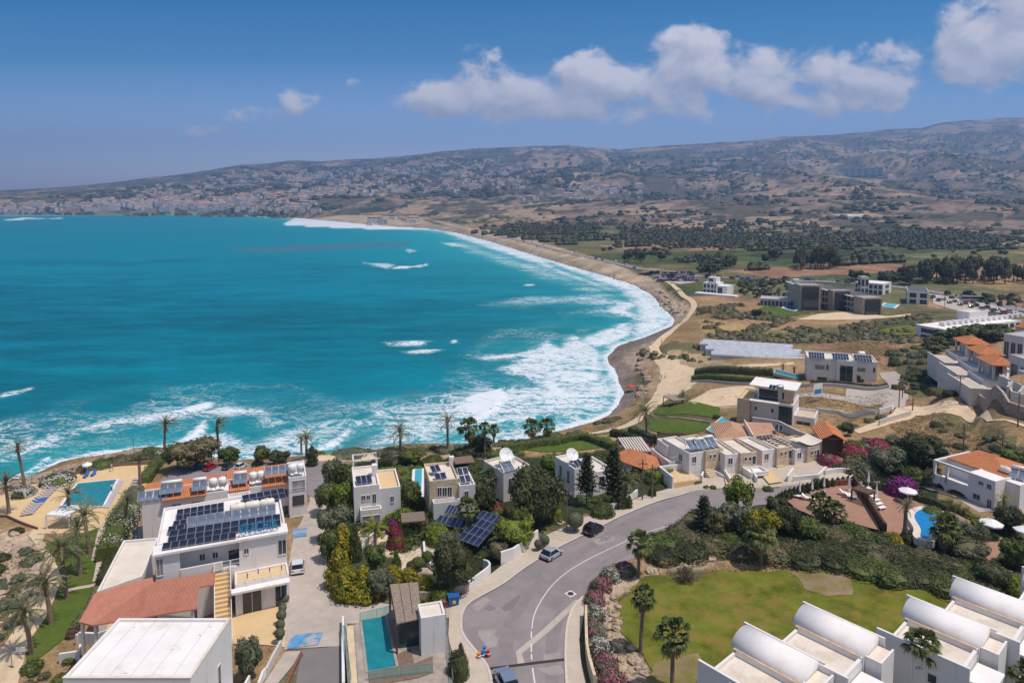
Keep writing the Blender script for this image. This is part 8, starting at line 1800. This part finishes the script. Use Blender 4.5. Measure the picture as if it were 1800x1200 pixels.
TOWN = [([(120,370),(300,371),(430,373),(560,376),(560,350),(430,340),(250,346),(130,358)],460,'pale house in the town across the bay','houses of the town across the bay'),([(0,374),(120,372),(130,358),(0,362)],60,'house on the far headland','houses on the far headland'),([(230,350),(560,350),(640,340),(640,300),(420,300),(260,330)],330,'house on the hillside above the far town','houses on the hillside above the far town'),
        ([(560,350),(760,340),(960,330),(960,288),(760,285),(620,296)],330,'house in the villages on the central hills','houses of the villages on the central hills'),([(870,358),(1000,352),(1130,350),(1130,325),(1040,322),(960,345),(880,350)],70,'white villa at the foot of the central hills','villas at the foot of the central hills'),([(1170,340),(1500,310),(1790,330),(1790,260),(1500,268),(1200,290)],46,'lone building on the right-hand hills','lone buildings on the right-hand hills'),([(640,398),(735,392),(730,384),(650,388)],14,'low building by the far beach','low buildings by the far beach')]
rs = np.random.RandomState(4); allh = []
for poly,n_,lb,grp in TOWN:
    q = np.array(poly,float); k=0; x0,y0=q.min(0); x1,y1=q.max(0)
    while k<n_:
        x,y = rs.uniform(x0,x1),rs.uniform(y0,y1)
        if inpoly([x],[y],q)[0] and vnoise(np.array([x/16.]),np.array([y/5.]))[0]>.35: allh.append((x,y,lb,grp)); k+=1
G3 = [(G(x,y),lb,grp) for x,y,lb,grp in allh]; G3.sort(key=lambda t:t[0].y); rest = []
for i,(p,lb,grp) in enumerate(G3):
    if p.z < 1.5: p.z = 2
    j = rs.randint(0,6); rz = rs.uniform(-.5,.5); s_ = rs.uniform(.8,1.35)
    if i < 295: o = bpy.data.objects.new('far_house', FHM[j]); COL.objects.link(o); o.location = p; o.rotation_euler=(0,0,rz); o.scale=(s_,)*3; tag(o, lb, 'house', grp)
    else: rest.append((p,j,rz,s_))
bm_ = [MB(),MB()]
for p,j,rz,s_ in rest:
    a,c,q = far_house(*((13,10,6.5,1),(16,11,7,0),(22,12,9,0),(12,11,6,1),(30,13,11,1),(14,10,6.5,0))[j]); M2 = Matrix.Translation(p)@Matrix.Rotation(rz,4,'Z')@Matrix.Scale(s_*1.15,4)
    for t_,m_ in ((0,a),(1,c)): bm_[t_].add([M2@Vector(v) for v in m_.v], m_.f)
o = bpy.data.objects.new('far_houses', two_mat('far_houses',[(bm_[0],'far_wall'),(bm_[1],'roof_tile_pale')])); COL.objects.link(o); struct(o,'mass of pale houses spread over the far hillsides','stuff')

# ------------------------------------------------------------------ uncountable cover: orchards, woods, scrub, grass, stones
def mass(nm, polys, n, size, zs, mat, lb, seed, rows=None, thr=.46):
    rg = random.Random(seed); rr = np.random.RandomState(seed); mb = MB()
    Q = [np.array([(p.x,p.y) for p in GP(q)]) for q in polys]; A = [abs(np.dot(q[:,0],np.roll(q[:,1],1))-np.dot(q[:,1],np.roll(q[:,0],1))) for q in Q]
    for q,a in zip(Q,A):
        k = int(n*a/sum(A)); x0,y0=q.min(0); x1,y1=q.max(0); X=rr.uniform(x0,x1,k*3); Y=rr.uniform(y0,y1,k*3)
        if rows: c_,s_=math.cos(.3),math.sin(.3); U=X*c_+Y*s_; W=np.round((-X*s_+Y*c_)/rows)*rows; X=U*c_-W*s_; Y=U*s_+W*c_
        ok = inpoly(X,Y,q)&(fbm(X/(size*14),Y/(size*14),3)>thr); X,Y=X[ok][:k],Y[ok][:k]
        if not len(X): continue
        for x,y,z in zip(X,Y,H(X,Y)):
            s_=size*rg.choice((.5,.7,.9,1.2,1.9)); n0=len(mb.v); k5=6
            ring=[(x+s_*rg.uniform(.75,1.1)*math.cos(i*1.047),y+s_*rg.uniform(.75,1.1)*math.sin(i*1.047),z+s_*zs*.35) for i in range(k5)]
            mb.v += [(x+s_*.6*math.cos(i*1.047),y+s_*.6*math.sin(i*1.047),z-.5) for i in range(k5)]+ring+[(x+s_*rg.uniform(.4,.7)*math.cos(i*1.047+.5),y+s_*rg.uniform(.4,.7)*math.sin(i*1.047+.5),z+s_*zs*rg.uniform(.75,1)) for i in range(k5)]
            mb.f += [(n0+i,n0+(i+1)%k5,n0+k5+(i+1)%k5,n0+k5+i) for i in range(k5)]+[(n0+k5+i,n0+k5+(i+1)%k5,n0+2*k5+(i+1)%k5,n0+2*k5+i) for i in range(k5)]+[tuple(n0+2*k5+i for i in range(k5))]
    struct(mb.build(nm,mat),lb,'stuff')
mass('orchard',[[(1080,420),(1250,408),(1450,420),(1500,440),(1300,438),(1180,436)],[(1285,500),(1385,494),(1388,520),(1310,525)],[(1180,455),(1270,450),(1290,462),(1200,468)],[(1640,515),(1815,530),(1815,545),(1700,535)],[(1480,415),(1640,405),(1790,420),(1700,440),(1560,435)],[(900,400),(1050,392),(1060,404),(940,412)]],5200,1.9,1.3,'far_leaf','rows of low orchard trees on the plain',31,rows=6.5,thr=.3)
mass('woods',[[(60,372),(560,376),(700,350),(960,345),(960,285),(700,283),(420,296),(200,330),(60,350)],[(960,345),(1150,350),(1300,330),(1300,262),(1000,270)]],7000,9,.9,'far_leaf','dark trees scattered through the far town and hills',32,thr=.54)
mass('woods',[[(1150,352),(1800,345),(1800,235),(1500,245),(1300,258)],[(900,395),(1000,352),(1300,345),(1800,350),(1800,410),(1300,395)]],7500,6,.8,'far_leaf','dark scrub over the right-hand hills',33,thr=.54)
mass('woods',[[(800,408),(900,395),(1300,392),(1800,408),(1800,440),(1500,440),(1150,450),(960,428)],[(1180,462),(1600,448),(1640,470),(1480,480),(1300,476)]],2600,2.6,1.5,'far_leaf','dark hedgerows between the fields of the plain',35,rows=58,thr=.5)
mass('scrub',[[(1240,590),(1480,572),(1640,552),(1640,600),(1560,605),(1430,603),(1240,604)],[(1225,545),(1300,535),(1400,562),(1330,590),(1240,585)],[(1110,625),(1230,595),(1240,608),(1235,640),(1140,625)]],2600,.9,.8,'leaf_scrub','low scrub over the rough fields',34)
scatter('dry_grass',[[(1110,690),(1240,690),(1420,690),(1560,690),(1560,730),(1400,725)],[(1560,745),(1640,725),(1760,770),(1800,800),(1640,805)],[(1560,690),(1620,700),(1680,715),(1600,712)],[(1420,600),(1560,600),(1600,620),(1560,650)]],9000,'leaf_dry',.30,'dry grass and thistles on the open plots',41,5)
scatter('dry_grass',[[(1140,975),(1300,968),(1480,992),(1560,1022),(1480,1008),(1300,1003),(1240,1000),(1130,1018)],[(1045,1060),(1090,1050),(1095,1120),(1150,1200),(1090,1210),(1075,1150)],[(-20,930),(70,950),(85,1005),(40,1085),(-20,1140)],[(950,772),(1090,735),(1120,715),(1128,735),(1040,765)],[(130,812),(290,792),(290,806),(180,824)],[(545,798),(900,775),(900,785),(545,803)]],5200,'leaf_dry',.26,'straw-coloured grass on banks and shore',42,6)
scatter('lawn_grass',[[(1095,1058),(1110,1034),(1140,1018),(1188,1022),(1250,1010),(1390,1005),(1410,1028),(1455,1048),(1500,1040),(1640,1042),(1700,1080),(1560,1120),(1300,1100),(1240,1200),(1170,1230),(1135,1150),(1096,1110)],[(75,960),(182,928),(198,945),(176,1038),(128,1110),(66,1158),(48,1168),(55,1128),(99,1050)]],15000,'leaf_lawn',.13,'grass of the two lawns',44,4,.5)
scatter('dry_grass',[[(1385,1000),(1470,998),(1515,1018),(1500,1052),(1440,1056),(1400,1032)],[(1140,1170),(1240,1145),(1250,1190),(1180,1230)],[(1085,1050),(1150,1010),(1260,1000),(1400,998),(1400,1008),(1250,1014),(1140,1022),(1098,1062)]],3800,'leaf_lawn',.14,'thin dry turf along the worn edges of the lawn',45,4,.5)
scatter('ivy',[[(575,845),(640,820),(800,815),(1100,790),(1160,830),(1000,900),(880,985),(760,1000),(600,1040)],[(1150,968),(1262,905),(1420,925),(1600,985),(1735,1035),(1560,1018),(1400,988)]],5200,'leaf_green',.42,'leafy undergrowth in the gardens and thicket',43,6,.6,avoid=([(700,975),(760,955),(790,975),(770,1000),(700,1005)],))
# boulders, each its own
RK = []
for s_ in range(4):
    rg = random.Random(s_+60); mb = MB(); mb.ball((0,0,.3),1,.8,.62,9,6,.2,rg); RK.append(mb)
for poly,n_,sz,mt,lb,grp,sd in (([(-30,935),(40,935),(75,970),(80,1010),(40,1075),(-30,1140)],60,.75,'rock','pale boulder on the rocky bank below the footpath','boulders on the left bank',1),([(0,862),(100,828),(190,806),(280,792),(280,800),(180,818),(80,845),(0,872)],46,.9,'coast_rock','dark rock at the foot of the shore below the deck','shore rocks below the deck',2),([(1125,1010),(1200,982),(1290,968),(1330,968),(1240,990),(1150,1015)],26,.55,'rock','pale boulder on the bank above the lawn','boulders above the lawn',3),([(1048,1060),(1085,1030),(1088,1100),(1140,1180),(1110,1210),(1070,1130)],44,.38,'rock','pale stone on the bank between oleanders and lawn','stones between oleanders and lawn',4),([(1150,505),(1195,535),(1210,548),(1190,552),(1165,540)],40,1.6,'rock','pale armour rock at the beach corner','armour rocks at the beach corner',5),([(1114,628),(1140,632),(1140,690),(1122,700),(1118,665)],20,1.1,'coast_rock','brown rock of the crumbling beach bluff','rocks of the beach bluff',6)):
    q = np.array(poly,float); rg = random.Random(sd); k=0; ms=[m_.mesh('boulder',mt) for m_ in RK]
    while k<n_:
        x,y=rg.uniform(q[:,0].min(),q[:,0].max()),rg.uniform(q[:,1].min(),q[:,1].max())
        if not inpoly([x],[y],q)[0]: continue
        k+=1; o=bpy.data.objects.new('boulder',ms[k%4]); COL.objects.link(o); o.location=G(x,y)-Vector((0,0,.1*sz)); o.rotation_euler=(rg.uniform(-.3,.3),rg.uniform(-.3,.3),rg.uniform(0,6)); t=sz*rg.uniform(.5,1.6); o.scale=(t,t,t*.9); tag(o,lb,'boulder',grp)
# ------------------------------------------------------------------ light and sky
SUN_EL, SUN_AZ = R(68), math.atan2(.93, -.36)      # azimuth measured from +Y towards +X
sd = Vector((math.sin(SUN_AZ) * math.cos(SUN_EL), math.cos(SUN_AZ) * math.cos(SUN_EL), math.sin(SUN_EL)))
sun = bpy.data.lights.new('sun', 'SUN'); sun.energy = 3.4; sun.angle = R(.5); sun.color = (1, .925, .83)
so = bpy.data.objects.new('sun', sun); COL.objects.link(so); so.rotation_euler = sd.to_track_quat('Z', 'Y').to_euler(); so.location = sd * 400
w = bpy.data.worlds.new('World'); sc.world = w; w.use_nodes = True
n, l = w.node_tree.nodes, w.node_tree.links
bg = n['Background']
sky = n.new('ShaderNodeTexSky'); sky.sky_type = 'NISHITA'; sky.sun_disc = False; sky.sun_elevation = SUN_EL; sky.sun_rotation = SUN_AZ
sky.altitude = 60; sky.air_density = 1.0; sky.dust_density = 1.6; sky.ozone_density = 3.0
tc = n.new('ShaderNodeTexCoord'); sx = n.new('ShaderNodeSeparateXYZ'); l.new(tc.outputs['Generated'], sx.inputs[0])
yy = mth(n, l, 'MAXIMUM', sx.outputs['Y'], .05)
u = mth(n, l, 'DIVIDE', sx.outputs['X'], yy); v = mth(n, l, 'DIVIDE', sx.outputs['Z'], yy)
uv = n.new('ShaderNodeCombineXYZ'); l.new(u, uv.inputs[0]); l.new(v, uv.inputs[1])
# cumulus bank: bearings and elevations of each puff, as (u, v, half width, half height, weight)
def D(px, py, rx, ry, k=1.0): return ((px - 900) / FPX, (YH - py) / FPX, rx / FPX, ry / FPX, k)
PUFF = [D(1210,120,115,62), D(1110,150,90,48), D(1030,150,95,60,.85), D(960,185,110,42,.95), D(870,175,130,45,.85), D(770,180,85,36,.9), D(850,125,50,38,.55), D(1330,150,130,58,.9), D(1430,128,100,56,.82), D(1540,130,105,58,.8), D(1180,90,60,36,.9),
        D(1330,175,330,42,.55), D(1000,190,280,38,.6), D(1760,75,150,95,1.0), D(1800,20,120,80,.8), D(1690,110,80,50,.6), D(440,200,70,17,.62), D(535,177,42,26,.62), D(365,230,40,16,.45), D(420,172,80,16,.28), D(610,150,30,14,.3)]
def cloudfield(dv):
    off = n.new('ShaderNodeVectorMath'); off.operation = 'ADD'; l.new(uv.outputs[0], off.inputs[0]); off.inputs[1].default_value = dv
    nz = n.new('ShaderNodeTexNoise'); nz.inputs['Scale'].default_value = 13; nz.inputs['Detail'].default_value = 9; nz.inputs['Roughness'].default_value = .58; nz.inputs['Distortion'].default_value = .25
    mp = n.new('ShaderNodeMapping'); mp.inputs['Scale'].default_value = (1, 1.35, 1); l.new(off.outputs[0], mp.inputs['Vector']); l.new(mp.outputs[0], nz.inputs['Vector'])
    env = None
    for (a, q, rx, ry, k) in PUFF:
        s1 = n.new('ShaderNodeVectorMath'); s1.operation = 'SUBTRACT'; l.new(off.outputs[0], s1.inputs[0]); s1.inputs[1].default_value = (a, q, 0)
        s2 = n.new('ShaderNodeVectorMath'); s2.operation = 'MULTIPLY'; l.new(s1.outputs[0], s2.inputs[0]); s2.inputs[1].default_value = (1 / rx, 1 / ry, 0)
        s3 = n.new('ShaderNodeVectorMath'); s3.operation = 'DOT_PRODUCT'; l.new(s2.outputs[0], s3.inputs[0]); l.new(s2.outputs[0], s3.inputs[1])
        e = mth(n, l, 'MULTIPLY_ADD', s3.outputs['Value'], -k * .75, k)
        env = e if env is None else mth(n, l, 'SMOOTH_MAX', env, e, .25)
    env = mth(n, l, 'MAXIMUM', env, -1.0)
    return mth(n, l, 'ADD', mth(n, l, 'MULTIPLY', env, .95), mth(n, l, 'MULTIPLY_ADD', nz.outputs['Fac'], 2.5, -1.42))
d0 = cloudfield((0, 0, 0)); d1 = cloudfield((.012, .022, 0))
mr = n.new('ShaderNodeMapRange'); mr.interpolation_type = 'SMOOTHSTEP'; mr.inputs[1].default_value = .0; mr.inputs[2].default_value = .50; l.new(d0, mr.inputs[0])
lit = mth(n, l, 'MULTIPLY_ADD', mth(n, l, 'SUBTRACT', d0, d1), .75, .58, clamp=True)
cr = ramp(n, [(0, (3.4, 3.5, 4.4)), (.5, (5.4, 5.1, 5.8)), (1, (8.0, 7.4, 7.7))]); l.new(lit, cr.inputs['Fac'])
for e in cr.color_ramp.elements: pass
# sky tone: greyer mauve band over the hills, deeper blue just above it
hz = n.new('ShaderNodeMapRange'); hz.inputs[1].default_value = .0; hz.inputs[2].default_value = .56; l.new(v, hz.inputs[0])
tint = ramp(n, [(0, (2.5, 2.15, 2.9)), (.18, (1.15, 1.22, 1.7)), (.36, (.17, .62, .96)), (.5, (0, .50, .84)), (.60, (0, .48, .82)), (.75, (.95, .95, .95)), (1, (1, .97, .93))]); l.new(hz.outputs[0], tint.inputs['Fac'])  # neutral last stops sit above the view, added as fill light
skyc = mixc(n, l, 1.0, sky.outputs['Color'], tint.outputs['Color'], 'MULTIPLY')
fac = mth(n, l, 'MULTIPLY', mr.outputs[0], .88)
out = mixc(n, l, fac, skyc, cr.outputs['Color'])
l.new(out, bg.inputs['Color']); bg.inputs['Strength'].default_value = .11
vs = sc.view_settings; vs.view_transform = 'Standard'; vs.look = 'None'; vs.exposure = .12; vs.gamma = 1; vs.use_curve_mapping = False

# ------------------------------------------------------------------ air
HZ = MB().box(-9800, -400, -6, 9800, 9700, 900)
m = bpy.data.materials.new('haze_air'); m.use_nodes = True; m.node_tree.nodes.clear()
n, l = m.node_tree.nodes, m.node_tree.links
o_ = n.new('ShaderNodeOutputMaterial'); pv = n.new('ShaderNodeVolumePrincipled'); l.new(pv.outputs[0], o_.inputs['Volume'])
pv.inputs['Color'].default_value = (.33, .58, 1.0, 1); pv.inputs['Density'].default_value = .00016; pv.inputs['Anisotropy'].default_value = .2
hzo = HZ.build('haze', m); struct(hzo, 'thin blue haze over the bay', 'stuff')
sc.cycles.volume_bounces = 0
sc.cycles.max_bounces = 6; sc.cycles.diffuse_bounces = 3; sc.cycles.glossy_bounces = 2; sc.cycles.transmission_bounces = 4; sc.cycles.transparent_max_bounces = 12
sc.cycles.caustics_reflective = False; sc.cycles.caustics_refractive = False
sc.cycles.use_denoising = True
